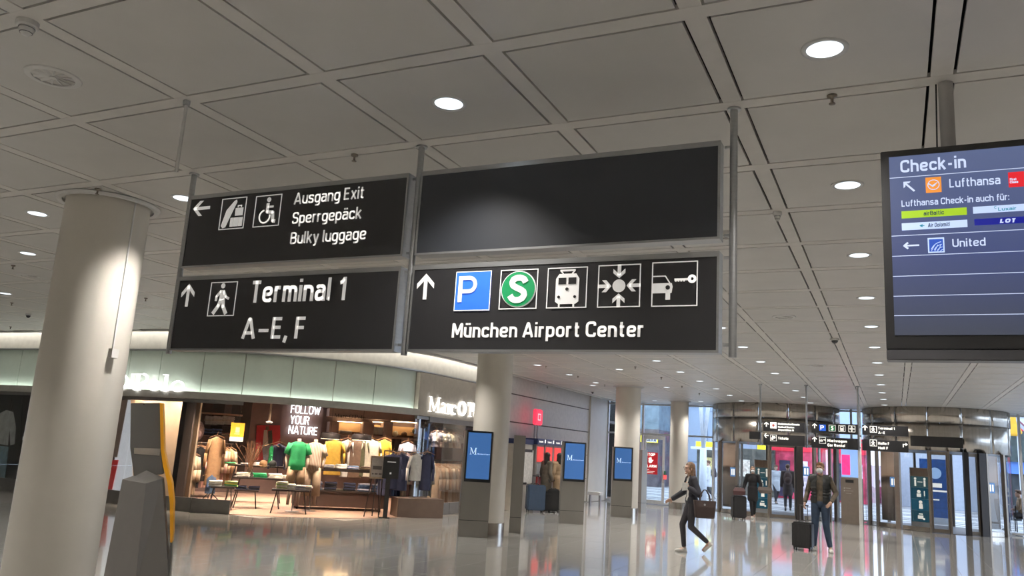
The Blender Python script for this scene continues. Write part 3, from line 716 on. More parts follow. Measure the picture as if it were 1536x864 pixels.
# arrows on the monitor
a, b = D(108, 430), D(165, 429); Flat().rect(a[0] + .008, a[1] - .004, b[0], a[1] + .004).stroke([(a[0] + .022, a[1] + .016), (a[0] + .004, a[1]), (a[0] + .022, a[1] - .016)], 0.009).build('arrow', sw, disp, -0.005, 0.001)
a, b = D(108, 200), D(148, 233); Flat().stroke([(a[0] + .004, a[1] - .004), (b[0], b[1])], 0.009).poly([(a[0], a[1]), (a[0] + .034, a[1]), (a[0] + .026, a[1] - .009), (a[0], a[1] - .009)]).poly([(a[0], a[1]), (a[0] + .009, a[1]), (a[0] + .009, a[1] - .026), (a[0], a[1] - .034)]).build('arrow', sw, disp, -0.005, 0.001)
smooth_angle(MB().cyl((0.302 - x0, 0.13, dh - 0.2), (0.302 - x0, 0.13, CZ - z0), 0.036, n=24).build('pole', mat('grey_pole', (0.42, 0.41, 0.40), 0.45, 0.3), disp))
MB().span((0.302 - x0 - 0.12, 0.10, dh - 0.35), (0.302 - x0 + 0.12, 0.16, dh - 0.15)).build('mount_bracket', black, disp)
MB().cyl((0.302 - x0 - 0.055, 0.13, dh - 0.05), (0.302 - x0 - 0.045, 0.13, CZ - z0), 0.004).build('cable', black, disp)

# ================================================================== SMALL FAR SIGNS
FY = 21.6
Z7 = lambda x, y: (1110 + x / 5.69, 615 + y / 5.69)
white_far = mat('far_sign_lettering', (0.85, 0.84, 0.8), 0.5, emit=0.5, ecol=(1, .97, .88))
def far_sign(label, u0, v0, u1, v1, items, name='hanging_sign'):
    a = on_y(u0, v0, FY); b = on_y(u1, v1, FY); zt = (a.z + on_y(u1, v0 + (u1 - u0) * 0.03, FY).z) / 2
    t = thing(name, label, 'sign', (a.x, FY, b.z + 0.0)); w = b.x - a.x; h = a.z - b.z
    MB().span((0, 0, 0), (w, 0.12, h)).build('case', sign_black, t)
    for it in items:
        if it[0] == 'T': text(it[1], it[2] * w, it[3] * w, it[4] * h, it[5] * h, t, white_far, -0.001, 0.03)
        elif it[0] == 'A':
            f = Flat().poly([(0.5, 1.0), (0.5, 0.74), (0.0, 0.42), (0.0, 0.66)]).poly([(0.5, 1.0), (1.0, 0.66), (1.0, 0.42), (0.5, 0.74)]).rect(0.38, 0, 0.62, 0.9)
            if it[1] == 'left': f.map(lambda p, q: (1 - q, p))
            f.into(it[2] * w, it[3] * h, 0.11, 0.12); f.build('arrow', white_far, t, -0.001)
        elif it[0] == 'R':
            X, Zz = it[2] * w, it[3] * h; Flat().rect(X, Zz, X + .02, Zz + .07).rect(X, Zz + .06, X + .07, Zz + .08).poly([(X + .06, Zz + .03), (X + .11, Zz + .07), (X + .06, Zz + .11)]).build('arrow', white_far, t, -0.001)
        elif it[0] == 'P':
            X, Zz, k = it[2] * w, it[3] * h, 0.155
            if it[1] == 'blue': Flat().rect(X, Zz, X + k, Zz + k).build('blue_square', sign_blue, t, -0.001); Flat().rect(0.2, 0.2, 0.33, 0.85).rect(.2, .75, .5, .85).rect(.2, .45, .5, .55).arc(.5, .65, .15, -90, 90, .1).into(X, Zz, k, k).build('letter_p', white_far, t, -0.006)
            else:
                Flat().frame(X, Zz, X + k, Zz + k, 0.010).build('pictogram_frame', white_far, t, -0.001)
                f = Flat()
                if it[1] == 'walk': walker(f)
                if it[1] == 's': Flat().circ(.5, .5, .44).into(X, Zz, k, k).build('green_disc', sign_green, t, -0.001); f.stroke([(0.68, 0.68), (0.5, 0.78), (0.36, 0.66), (0.5, 0.52), (0.66, 0.38), (0.5, 0.22), (0.32, 0.32)], 0.13)
                if it[1] == 'tram': f.rect(.25, .12, .75, .55).rect(.25, .75, .75, .85).rect(.25, .5, .33, .8).rect(.67, .5, .75, .8)
                if it[1] == 'meet':
                    f.circ(.5, .5, .14).rect(.45, .05, .55, .28).rect(.45, .72, .55, .95).rect(.05, .45, .28, .55).rect(.72, .45, .95, .55).rect(.36, .26, .64, .32).rect(.36, .68, .64, .74).rect(.26, .36, .32, .64).rect(.68, .36, .74, .64)
                if it[1] == 'car': f.rect(.05, .3, .55, .5).stroke([(.05, .65), (.35, .65), (.5, .5)], .06).rect(.55, .55, .9, .63).circ(.85, .59, .1)
                if it[1] == 'med': f.rect(.08, .08, .92, .92)
                if it[1] == 'tick': f.rect(.15, .2, .5, .55).circ(.65, .6, .2).rect(.3, .6, .5, .85)
                f.into(X, Zz, k, k).build('pictogram', white_far, t, -0.006, 0.003)
                if it[1] == 'med': Flat().rect(.42, .25, .58, .75).rect(.25, .42, .75, .58).into(X, Zz, k, k).build('red_cross', mat('sign_red', (0.5, 0.05, 0.04), 0.5), t, -0.011, 0.003)
    return t
far_sign('small far black sign lettered Medizinische Dienste, Medical Station, AirportClinic M', 1145, 632, 1207, 649, [('A', 'up', .02, .45), ('P', 'med', .17, .30), ('T', 'Medizinische Dienste', .36, .88, .70, .20), ('T', 'Medical Station', .36, .75, .40, .17), ('T', 'AirportClinic M', .36, .74, .08, .20)])
far_sign('small far black sign lettered Tickets, lower left of the far group', 1145, 651, 1207, 670, [('A', 'left', .02, .65), ('P', 'tick', .17, .38), ('T', 'Tickets', .36, .61, .56, .24)])
far_sign('small far black sign with parking, S, tram and meeting point pictograms', 1217, 634, 1287, 652, [('A', 'up', .02, .45), ('P', 'blue', .17, .22), ('P', 's', .38, .22), ('P', 'tram', .59, .22), ('P', 'meet', .80, .22)])
far_sign('small far black sign lettered Mietwagen, Car Rental', 1217, 655, 1287, 675, [('A', 'up', .02, .55), ('P', 'car', .17, .42), ('T', 'Mietwagen', .35, .77, .60, .24), ('T', 'Car Rental', .35, .73, .20, .24)])
far_sign('small far black sign lettered Terminal 1 A–E', 1293, 637, 1363, 655, [('A', 'up', .01, .45), ('P', 'walk', .17, .25), ('T', 'Terminal 1', .35, .71, .60, .24), ('T', 'A–E', .35, .50, .16, .24)])
far_sign('small far black sign lettered Halle F, Hall F with an arrow turning right', 1293, 659, 1363, 679, [('P', 'walk', .17, .42), ('T', 'Halle F', .35, .60, .60, .24), ('T', 'Hall F', .35, .57, .18, .24), ('R', 'r', .88, .45)])
far_sign('tiny black sign with a faint pictogram beside the Tickets sign', 1124, 647, 1140, 659, [])
for k, (u0, lab) in enumerate(((1141, 'left'), (1211, 'middle'), (1290, 'right'))):
    for du in ((0,)):
        p = on_y(u0, 660, FY)
        t = thing('hanger_rod', 'thin grey rod carrying the %s pair of small far signs' % lab, 'rod', (p.x - 0.03, FY + 0.16, 2.15))
        MB().cyl((0, 0, 0), (0, 0, CZ - 2.15), 0.022, n=10).build('rod', alu, t)
        MB().lathe([(0.045, CZ - 2.15 - 0.03), (0.045, CZ - 2.15)], n=12).build('ceiling_plate', alu, t)
        for zz in (0.05, 0.33, 0.55): MB().span((0, -0.04, zz), (0.06, 0.015, zz + 0.03)).build('bracket', alu, t)

# ================================================================== SHOP SHELL
def face(P): return math.atan2(-P[0], P[1])
wood_dark = mat('dark_brown_wall', (0.17, 0.115, 0.105), 0.6)
shop_floor_m = mat('shop_floor_stone', (0.47, 0.31, 0.235), 0.35, var=0.05)
shelf_wood = mat('light_wood', (0.62, 0.40, 0.22), 0.55, stretch=(1, 1, 6))
brown_metal = mat('dark_brown_metal', (0.028, 0.020, 0.018), 0.45, 0.2)
BZ = 0.85; BP = dist(456, 700, 25.0)
BN = V((-math.sin(BZ), math.cos(BZ), 0)); BX = V((math.cos(BZ), math.sin(BZ), 0))
def bw(u, v, off=0.0): return on_pl(u, v, BP - BN * off, BN)
def bl(P): d = V(P) - BP; return d.dot(BX), P[2]      # local x along back wall, z
shop = structure('wall_shop', (0, 0, 0))
fl_ = MB(); T = ts(-14, 142); poly = [tuple(fac_pt(t, -0.02).xy) for t in T] + [(-10.2, 33), (-24, 33), (-24, 12.9)]
shf = MB().slab(poly, -0.2, 0.004).build('floor_shop', shop_floor_m); shf['kind'] = 'structure'
MB().slab([tuple(fac_pt(t, -0.26).xy) for t in ts(-120, 142)] + [(-10.4, 33), (-24, 33)], 2.95, 3.05).build('shop_ceiling', mat('shop_ceiling_brown', (0.10, 0.08, 0.07), 0.7), shop)
def wall_seg(a, b, z0, z1, th, name, m, parent=None):
    a = V(a); b = V(b); d = (b - a); n = V((-d.y, d.x)).normalized() * th
    return MB().slab([(a.x, a.y), (b.x, b.y), (b.x + n.x, b.y + n.y), (a.x + n.x, a.y + n.y)], z0, z1).build(name, m, parent)
A0 = BP - BX * 7.0; A1 = BP + BX * ((-10.5 - BP.x) / BX.x)
wall_seg(A0.xy, A1.xy, 0, 2.95, 0.2, 'back_wall', wood_dark, shop)
# left partition with the dark edge post, beige panel behind the closed glazing
pL = V((-13.35, 13.35)); wall_seg(tuple(fac_pt(9.6, -.42).xy), tuple(bw(252, 690).xy), 0, 2.95, 0.12, 'partition', mat('shop_partition', (0.16, 0.12, 0.10), 0.6), shop)
mb = MB(); band(mb, -24, 8.4, -0.72, -0.66, 0.0, 2.94); mb.build('beige_panel', mat('beige_panel', (0.40, 0.29, 0.20), 0.6), shop)
mb = MB(); band(mb, 8.6, 10.2, -0.30, -0.03, 0.0, 2.42); mb.build('edge_post', brown_metal, shop)
mb = MB(); band(mb, -140, -26, -0.24, -0.14, 0.05, 2.30); mb.build('dark_backing', mat('poster_backing', (0.028, 0.024, 0.024), 0.5), shop)
wall_seg((-10.50, 21.22), tuple((A1).xy), 0, 2.95, 0.15, 'side_wall', mat('shop_side_wall', (0.20, 0.15, 0.12), 0.6), shop)
MB().span((-24.2, 12.8, 0), (-24, 34, 3.4)).build('light_block_wall', ceil_void, shop); MB().span((-24.2, 33, 0), (-10.2, 33.2, 4.3)).build('light_block_wall', ceil_void, shop)  # unseen walls added to keep sky light out of the shop
# glazing with metal plinth
plinth_m = mat('glazing_plinth', (0.30, 0.29, 0.28), 0.35, 0.7)
gl = thing('shop_glazing', 'glass shopfront with grey metal plinth, left of the open shop entrance', 'shopfront', (0, 0, 0))
def glazing(root, edges):
    for a, b in zip(edges, edges[1:]):
        mb = MB(); band(mb, a + .1, b - .1, -0.03, 0.03, 0.0, 0.28); mb.build('plinth', plinth_m, root)
        mb = MB(); band(mb, a + .1, b - .1, -0.008, 0.004, 0.285, 2.30); mb.build('glass_pane', clear, root)
    mb = MB(); band(mb, edges[0], edges[-1], -0.04, 0.04, 2.24, 2.31); mb.build('head_rail', plinth_m, root)
glazing(gl, [-150, -125, -100, -84, -64, -44, -24, -9, 4.5, 16, 26.8])
gr = thing('shop_glazing', 'glass shopfront with grey metal plinth, right of the open shop entrance', 'shopfront', (0, 0, 0))
glazing(gr, [80, 90, 103, 120, 142])
mb = MB(); band(mb, 86, 142, -0.03, 0.06, 2.2, 2.36); mb.build('head_panel', plinth_m, gr)
# poster of standing person in the left window
def fplane(off=0.12): return FC.y - FR + off
pt = thing('window_poster', 'dark window poster of a person in a white shirt and pale jeans, far left', 'poster', (0, 0, 0))
def ppoly(px, m, off, name, par, y=None):
    P = [on_y(u, v, y if y else fplane(off)) for u, v in px]; mb = MB(); yy = P[0].y
    mb.prism([(p.x, p.z) for p in P], yy - 0.01, yy); return mb.build(name, m, par)
pblk = mat('poster_black', (0.022, 0.020, 0.024), 0.35); pwh = mat('poster_shirt', (0.80, 0.82, 0.82), 0.5, var=0.2, scale=6); pjean = mat('poster_jeans', (0.36, 0.55, 0.66), 0.5, var=0.25, scale=8); pskin = mat('poster_skin', (0.05, 0.035, 0.03), 0.5)
ppoly([(-60, 591), (34, 594), (30, 722), (-60, 720)], pblk, 0.10, 'sheet', pt)
ppoly([(36, 594), (72, 595), (72, 724), (33, 722)], mat('poster_plum', (0.035, 0.026, 0.030), 0.35), 0.10, 'sheet', pt)
ppoly([(-4, 622), (10, 615), (20, 618), (24, 640), (22, 666), (16, 668), (15, 642), (12, 668), (-6, 665)], pwh, 0.09, 'shirt_print', pt)
ppoly([(-8, 668), (13, 670), (11, 690), (7, 720), (-4, 720)], pjean, 0.085, 'jeans_print', pt)
ppoly([(12, 599), (18, 598), (20, 606), (17, 616), (12, 614)], pskin, 0.085, 'head_print', pt)
def text_at(s, P, Q, cap, parent, m, name='lettering', bold=0.0, th=0.01, fn=None):
    P = V(P); Q = V(Q); d = (Q - P); w = V((d.x, d.y, 0)).length; a = math.atan2(d.y, d.x)
    mt = Matrix.Translation(P) @ Matrix.Rotation(a, 4, 'Z')
    if d.z: mt = mt @ Matrix.Rotation(-math.atan2(d.z, w), 4, 'Y')
    return (fn or text)(s, 0, w, 0, cap, parent, m, 0.0, bold, name, th, mt)
text_at('Marc', on_y(34, 660, fplane(0.08)), on_y(56, 661, fplane(0.08)), 0.08, pt, sign_white)
bn = thing('window_banner', 'white and red slanted banner standing in the window beside the beige panel', 'banner', (0, 0, 0))
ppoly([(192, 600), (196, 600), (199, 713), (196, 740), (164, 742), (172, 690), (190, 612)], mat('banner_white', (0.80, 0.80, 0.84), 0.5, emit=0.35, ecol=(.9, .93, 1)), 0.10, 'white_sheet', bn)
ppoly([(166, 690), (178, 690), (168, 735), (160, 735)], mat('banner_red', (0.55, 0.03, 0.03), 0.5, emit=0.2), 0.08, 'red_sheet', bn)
ppoly([(174, 600), (192, 600), (176, 686), (164, 686)], mat('banner_pink', (0.70, 0.52, 0.45), 0.5), 0.09, 'pink_sheet', bn)

# ---- serif letters of the shop name
def serif(s, x0, x1, zb, cap, parent, m, y=0.0, bold=0.0, name='letter', th=0.04, mt=None):
    T, t, h = 0.17, 0.06, 0.05
    G = {}
    pen = 0.0; parts = []
    for ch in s:
        f = Flat(); W_ = 0.5
        if ch == 'M':
            W_ = 0.98; f.rect(.10, 0, .16, 1).rect(.74, 0, .87, 1).poly([(.08, 1), (.22, 1), (.50, .22), (.44, .05)]).poly([(.78, 1), (.86, 1), (.49, .05), (.44, .05)])
            f.rect(0, 0, .26, h).rect(.62, 0, .98, h).rect(0, 1 - h, .2, 1).rect(.75, 1 - h, .98, 1)
        elif ch == 'a':
            W_ = .56; f.rect(.34, 0, .48, .50).arc(.25, .50, .17, 0, 165, .10, 12).ring(.22, .19, .14, .11).rect(.44, 0, .57, h)
        elif ch == 'r':
            W_ = .46; f.rect(.08, 0, .22, .66).rect(0, 0, .32, h).rect(0, .61, .2, .66).arc(.34, .44, .16, 40, 150, .10).circ(.42, .54, .075, 12)
        elif ch == 'c':
            W_ = .50; f.arc(.28, .33, .24, 55, 305, .12, 20, .29).circ(.42, .50, .07, 12)
        elif ch == 'O':
            W_ = .86; f.stroke([(.42 + .33 * math.cos(2 * PI * k / 32), .5 + .46 * math.sin(2 * PI * k / 32)) for k in range(33)], .09)
            f.arc(.40, .5, .33, 110, 250, .10, 14, .42).arc(.44, .5, .33, -70, 70, .10, 14, .42)
        elif ch == "'":
            W_ = .16; f.poly([(.02, 1), (.14, 1), (.10, .74), (.05, .74)])
        elif ch == 'P':
            W_ = .68; f.rect(.10, 0, .26, 1).rect(0, 0, .38, h).rect(0, 1 - h, .3, 1).rect(.2, 1 - h, .42, 1).rect(.2, .44, .42, .49).arc(.40, .72, .22, -90, 90, .12, 14, .26)
        elif ch == 'o':
            W_ = .56; f.stroke([(.27 + .21 * math.cos(2 * PI * k / 26), .33 + .29 * math.sin(2 * PI * k / 26)) for k in range(27)], .09)
            f.arc(.26, .33, .20, 110, 250, .08, 12, .26).arc(.28, .33, .20, -70, 70, .08, 12, .26)
        elif ch == 'l':
            W_ = .34; f.rect(.09, 0, .23, 1).rect(0, 0, .32, h).rect(0, 1 - h, .16, 1)
        elif ch == ' ': pen += .22; continue
        parts.append((pen, f)); pen += W_ + .035
    k = (x1 - x0) / pen
    for p, f in parts:
        f.map(lambda a, b: (x0 + (p + a) * k, zb + b * cap)); f.build(name, m, parent, y, th, mt=mt)
def serif_on_facade(label, t0, t1, z, cap, off=0.16):
    t = thing('shop_sign', label, 'sign', (0, 0, 0))
    P0 = fac_pt(t0, off, z); P1 = fac_pt(t1, off, z)
    # every letter stands on its own piece of the curve
    adv = {'M': .98, 'a': .56, 'r': .46, 'c': .50, 'O': .86, "'": .16, 'P': .68, 'o': .56, 'l': .34, ' ': .185}
    tot = sum(adv[c] + .035 for c in "Marc O'Polo"); pen = 0
    for c in "Marc O'Polo":
        w = adv[c]
        if c != ' ':
            ta = t0 + (t1 - t0) * pen / tot; tb = t0 + (t1 - t0) * (pen + w) / tot
            a = fac_pt(ta, off, z); b = fac_pt(tb, off, z); L_ = (b - a).length
            mt = Matrix.Translation(a) @ Matrix.Rotation(math.atan2(b.y - a.y, b.x - a.x), 4, 'Z')
            serif(c, 0, L_ * (w + .035) / w, 0, cap, t, letter_lit, 0.0, mt=mt, th=.015)
        pen += w + .035
    return t
serif_on_facade("glowing serif letters Marc O'Polo above the left window, partly behind the thick column", -40.5, 11.2, 2.44, 0.36, 0.18)
s2 = serif_on_facade("glowing serif letters Marc O'Polo on the beige fascia beside the round column", 83.3, 123.5, 2.43, 0.36, 0.14)

# ---- neon slogan, red poster, shelf unit on the back wall
def bw_text(s, lb, top, rb, parent, m, off, w=0.11, fn=None, th=0.02, name='lettering'):
    a = bw(*lb, off); b = bw(*top, off); c = bw(*rb, off); zz = (a.z + c.z) / 2; a.z = c.z = zz
    if fn: return text_at(s, a, c, b.z - zz, parent, m, fn=fn, th=th, name=name)
    mt = Matrix.Translation(a) @ Matrix.Rotation(BZ, 4, 'Z')
    return text(s, 0, (c - a).length, 0, b.z - zz, parent, m, 0.0, 0.0, name, th, mt, w=w)
Z4 = lambda x, y: (240 + x / 3.928, 560 + y / 3.928)
Z5 = lambda x, y: (440 + x / 3.928, 560 + y / 3.928)
ns = thing('neon_sign', 'white neon slogan FOLLOW YOUR NATURE on the dark shop wall', 'neon sign', (0, 0, 0))
bw_text('FOLLOW', Z4(769, 237), Z4(771, 184), Z4(943, 240), ns, neon, 0.12, w=.085)
bw_text('YOUR', Z4(765, 298), Z4(764, 247), Z4(876, 301), ns, neon, 0.12, w=.085)
bw_text('NATURE', Z4(755, 357), Z4(756, 307), Z4(925, 363), ns, neon, 0.12, w=.085)
rp = thing('red_poster', 'red poster with a model in black and white on the dark shop wall', 'poster', (0, 0, 0))
def bpoly(px, m, off, name, par, th=0.02):
    P = [bw(u, v, off) for u, v in px]; mb = MB(); n = len(P)
    Q = [p - BN * th for p in P]; mb.add(P + Q, [tuple(range(n)), tuple(range(2 * n - 1, n - 1, -1))] + [(k, k + n, (k + 1) % n + n, (k + 1) % n) for k in range(n)])
    return mb.build(name, m, par)
bpoly([(385, 638), (420, 638), (421, 690), (382, 690)], mat('poster_red', (0.50, 0.035, 0.05), 0.5), 0.05, 'sheet', rp)
bpoly([(396, 645), (401, 645), (402, 668), (394, 668)], mat('print_white', (0.75, 0.72, 0.68), 0.6), 0.08, 'shirt_print', rp)
bpoly([(402, 647), (408, 645), (409, 668), (402, 668)], mat('print_black', (0.03, 0.03, 0.03), 0.6), 0.08, 'jacket_print', rp)
bpoly([(393, 668), (409, 668), (407, 690), (395, 690)], mat('print_denim', (0.45, 0.5, 0.6), 0.6, var=.3), 0.08, 'trousers_print', rp)
bpoly([(398, 640), (403, 639), (404, 645), (399, 645)], mat('print_skin', (0.25, 0.15, 0.1), 0.6), 0.08, 'head_print', rp)

# shelf unit (right)
def bbox(px0, px1, off0, off1, m, name, par, bevel=0.0):      # box against the back wall between two image corners
    a = bw(*px0, off1); b = bw(*px1, off1); xa, za = bl(a); xb, zb_ = bl(b)
    mt = Matrix.Translation(BP) @ Matrix.Rotation(BZ, 4, 'Z'); zB = -BP.z
    o = MB().span((min(xa, xb), -off1, min(za, zb_) + zB), (max(xa, xb), -off0, max(za, zb_) + zB)).build(name, m, par, bevel=bevel, mt=mt); return o
su = thing('shelf_unit', "brown wall unit with the shop name and three warm lit niches", 'shelf unit', (0, 0, 0))
unit_m = mat('shelf_unit_brown', (0.30, 0.215, 0.19), 0.55)
bbox(Z5(215, 205), Z5(745, 290), 0.02, 0.45, unit_m, 'header', su)
for xa, xb in ((215, 262), (415, 470), (535, 580), (738, 752)): bbox(Z5(xa, 285), Z5(xb, 380), 0.02, 0.42, unit_m, 'divider', su)
bbox(Z5(215, 362), Z5(752, 384), 0.02, 0.44, unit_m, 'shelf', su)
bbox(Z5(215, 285), Z5(752, 372), 0.02, 0.06, shelf_wood, 'niche_back', su)
for xa, xb in ((265, 412), (472, 532), (582, 736)):
    a = bw(*Z5((xa + xb) / 2, 300), 0.25)
    bbox(Z5(xa, 284), Z5(xb, 291), 0.15, 0.25, mat('niche_light', (1, .8, .5), .5, emit=7, ecol=(1, .72, .40)), 'niche_lamp', su)
bw_text("Marc O'Polo", Z5(240, 262), Z5(240, 236), Z5(425, 268), su, mat('sign_brown', (0.06, 0.04, 0.035), .4), 0.46, fn=serif)
for xa in (600, 745): bbox(Z5(xa, 384), Z5(xa + 10, 700), 0.02, 0.4, brown_metal, 'post', su)
# left shelves
sl = thing('wall_shelving', 'dark wall shelving with light wooden shelves at the left of the shop', 'shelving', (0, 0, 0))
for y in (232, 303, 365): bbox(Z4(180 if y == 232 else 245, y), Z4(488 if y == 232 else 430, y + 12), 0.02, 0.5, mat('shelf_peach', (0.70, 0.45, 0.32), 0.5), 'shelf', sl)
for x_ in (165, 320, 432, 484): bbox(Z4(x_, 150), Z4(x_ + 10, 600), 0.02, 0.08, brown_metal, 'upright', sl)
for xa, xb in ((497, 660), (668, 960), (968, 1015)): bbox(Z4(xa, 150), Z4(xb, 740), 0.0, 0.03, mat('wall_cladding', (0.19, 0.13, 0.12), 0.55), 'wall_cladding', shop)

# ---- goods
fab = lambda n, c, v=0.12: mat('fabric_' + n, c, 0.85, var=v, scale=14)
FB = dict(white=fab('white', (.78, .76, .72)), cream=fab('cream', (.74, .68, .56)), green=fab('green', (.02, .30, .10)), lime=fab('lime', (.40, .50, .18)), yellow=fab('yellow', (.75, .50, .05)), mustard=fab('mustard', (.55, .34, .05)),
    navy=fab('navy', (.025, .03, .07)), blue=fab('blue', (.10, .16, .32)), black=fab('black', (.012, .012, .014)), grey=fab('grey', (.30, .30, .32)), camel=fab('camel', (.36, .20, .10)), beige=fab('beige', (.50, .38, .27)), pink=fab('pink', (.62, .36, .30)), tan=fab('tan', (.45, .30, .19)), olive=fab('olive', (.12, .12, .07)), denim=fab('denim', (.07, .12, .22), .25), lilac=fab('lilac', (.45, .44, .55)), brown=fab('brown', (.16, .10, .07)), stripe=None)
# striped shirt cloth
m = bpy.data.materials.new('fabric_stripe'); m.use_nodes = True; n = m.node_tree; b = n.nodes['Principled BSDF']; w_ = n.nodes.new('ShaderNodeTexWave'); w_.inputs['Scale'].default_value = 9; w_.bands_direction = 'X'
tcn = n.nodes.new('ShaderNodeTexCoord'); n.links.new(tcn.outputs['Object'], w_.inputs[0]); rr_ = n.nodes.new('ShaderNodeValToRGB'); rr_.color_ramp.elements[0].color = (.32, .20, .13, 1); rr_.color_ramp.elements[1].color = (.68, .58, .46, 1)
n.links.new(w_.outputs['Fac'], rr_.inputs[0]); n.links.new(rr_.outputs[0], b.inputs['Base Color']); b.inputs['Roughness'].default_value = .85; FB['stripe'] = m
def fold_mesh(w, d, h):
    mb = MB(); P = []
    for z, k in ((0, .90), (h * .15, 1), (h * .85, 1), (h, .88)):
        P.append([V((a * w / 2 * k, b * d / 2 * k, z + (0.006 * a * b if z > 0 else 0))) for a, b in ((-1, -.9), (-.9, -1), (.9, -1), (1, -.9), (1, .9), (.9, 1), (-.9, 1), (-1, .9))])
    mb.loft(P); return mb.mesh()
FM = {}
ORD = ['first', 'second', 'third', 'fourth', 'fifth', 'sixth', 'seventh', 'eighth', 'ninth', 'tenth', 'eleventh', 'twelfth', 'thirteenth', 'fourteenth', 'fifteenth', 'sixteenth', 'seventeenth', 'eighteenth']
STK = {}
def folded(P, rz, n, cols, cname, where, w=0.30, d=0.24, h=0.028, group=None):
    sk = STK[where] = STK.get(where, -1) + 1
    for k in range(n):
        c = cols[k % len(cols)]; key = (c, round(w, 2), round(h, 3))
        if key not in FM: FM[key] = fold_mesh(w, d, h); FM[key].materials.append(FB[c])
        o = link('folded_' + cname, FM[key], None, None, (P[0] + random.uniform(-.012, .012), P[1] + random.uniform(-.012, .012), P[2] + k * (h + 0.001)), rz + random.uniform(-.06, .06))
        tag(o, 'folded %s %s, %s up in the %s stack %s' % (c, cname.replace('_', ' '), ORD[k], ORD[sk], where), 'clothing', group or 'folded clothes ' + where)
def garment_mesh(L_=0.72, W_=0.44, T=0.07, sleeve=0.55, flare=1.0, short=False):
    mb = MB(); rings = []
    prof = [(0.0, .10), (-.02, .22), (-.06, .86), (-.12, .98), (-.28, .92), (-L_ * .6, .90 * flare), (-L_ * .98, .98 * flare), (-L_, .95 * flare)]
    for z, k in prof:
        R = []
        for q in range(16):
            a = 2 * PI * q / 16; fold = 1 + 0.16 * math.sin(a * 5 + z * 4) * min(1, -z * 2)
            R.append(V((W_ / 2 * .82 * k * math.cos(a), T / 2 * (0.55 + .45 * min(1, -z * 6)) * math.sin(a) * fold, z)))
        rings.append(R)
    mb.loft(rings)
    if sleeve:
        for s in (-1, 1):
            p0 = V((s * W_ * .36, 0, -.075)); p1 = V((s * W_ * .50, 0, -.075 - sleeve * .5)); p2 = V((s * W_ * .51, .0, -.075 - sleeve))
            for a, b, r0, r1 in ((p0, p1, .062, .055), (p1, p2, .055, .045)): 
                q = (b - a).normalized().to_track_quat('Z', 'Y')
                R = [[p + q @ V((r * math.cos(2 * PI * k / 10), r * .6 * math.sin(2 * PI * k / 10), 0)) for k in range(10)] for p, r in ((a, r0), (b, r1))]
                mb.loft(R)
    return mb
GM = {}; hang_wood = mat('hanger_wood', (0.45, 0.24, 0.12), 0.5)
me_hanger = MB().path([V((-.19, 0, -.04)), V((-.10, 0, 0)), V((0, 0, .03)), V((.10, 0, 0)), V((.19, 0, -.04))], 0.007, 5).path([V((0, 0, .03)), V((0, 0, .08)), V((.02, 0, .10)), V((.0, 0, .115))], 0.004, 5).mesh(); me_hanger.materials.append(hang_wood)
def garment(kind, c, P, rz, where, label=None, group=None, **kw):
    key = (c, tuple(sorted(kw.items())))
    if key not in GM:
        me = garment_mesh(**kw).mesh(True); me.materials.append(FB[c]); GM[key] = me
    t = thing(kind, label or '%s %s %s' % (c, kind.replace('_', ' '), where), 'clothing', P, rz, group or (None if label else 'clothes ' + where))
    link('cloth', GM[key], None, t); link('hanger', me_hanger, None, t, (0, 0, .01)); return t
def rail(u0, u1, v, D0, D1, label, zfoot=0.0, legs=True):
    a = dist(u0, v, D0); b = dist(u1, v, D1); b.z = a.z; c = (a + b) / 2
    t = thing('clothes_rail', label, 'clothes rail', (c.x, c.y, 0)); c0 = V((c.x, c.y, 0))
    MB().cyl(a - c0, b - c0, 0.014, n=8).build('bar', brown_metal, t)
    if legs:
        for p in (a, b): MB().cyl(V((p.x, p.y, zfoot)) - c0, p - c0, 0.014, n=8).build('leg', brown_metal, t)
    return a, b
def hang_row(a, b, cols, kind, where, L_=0.72, group=None, **kw):
    d = (b - a); n = len(cols); rz = math.atan2(d.y, d.x) + PI / 2
    for k, c in enumerate(cols):
        p = a + d * ((k + .5) / n) - V((0, 0, 0.125)); garment(kind, c, p, rz + random.uniform(-.05, .05), where, '%s %s, %s from the left %s' % (c, kind, ORD[k], where), L_=L_, T=0.06, group='clothes ' + where, **kw)
# left rail under the shelves
a, b = rail(*(280, 350), 663, 22.0, 23.2, 'brown metal clothes rail at the left wall of the shop')
hang_row(a, b, ['camel', 'brown', 'black', 'black', 'pink', 'pink', 'camel', 'tan', 'beige', 'beige', 'pink', 'tan', 'camel', 'beige'], 'coat', 'on the left wall rail', L_=0.98)
a, b = rail(275, 292, 672, 20.0, 20.4, 'short clothes rail behind the glass at the left edge of the shop')
hang_row(a, b, ['tan', 'camel', 'beige', 'tan', 'beige'], 'jacket', 'on the short rail behind the left glass', L_=0.9)
P = dist(301, 670, 20.6); garment('jacket', 'black', P, face(P) + .2, '', 'black jacket hanging face-on at the left side of the shop', L_=0.78, T=0.2)
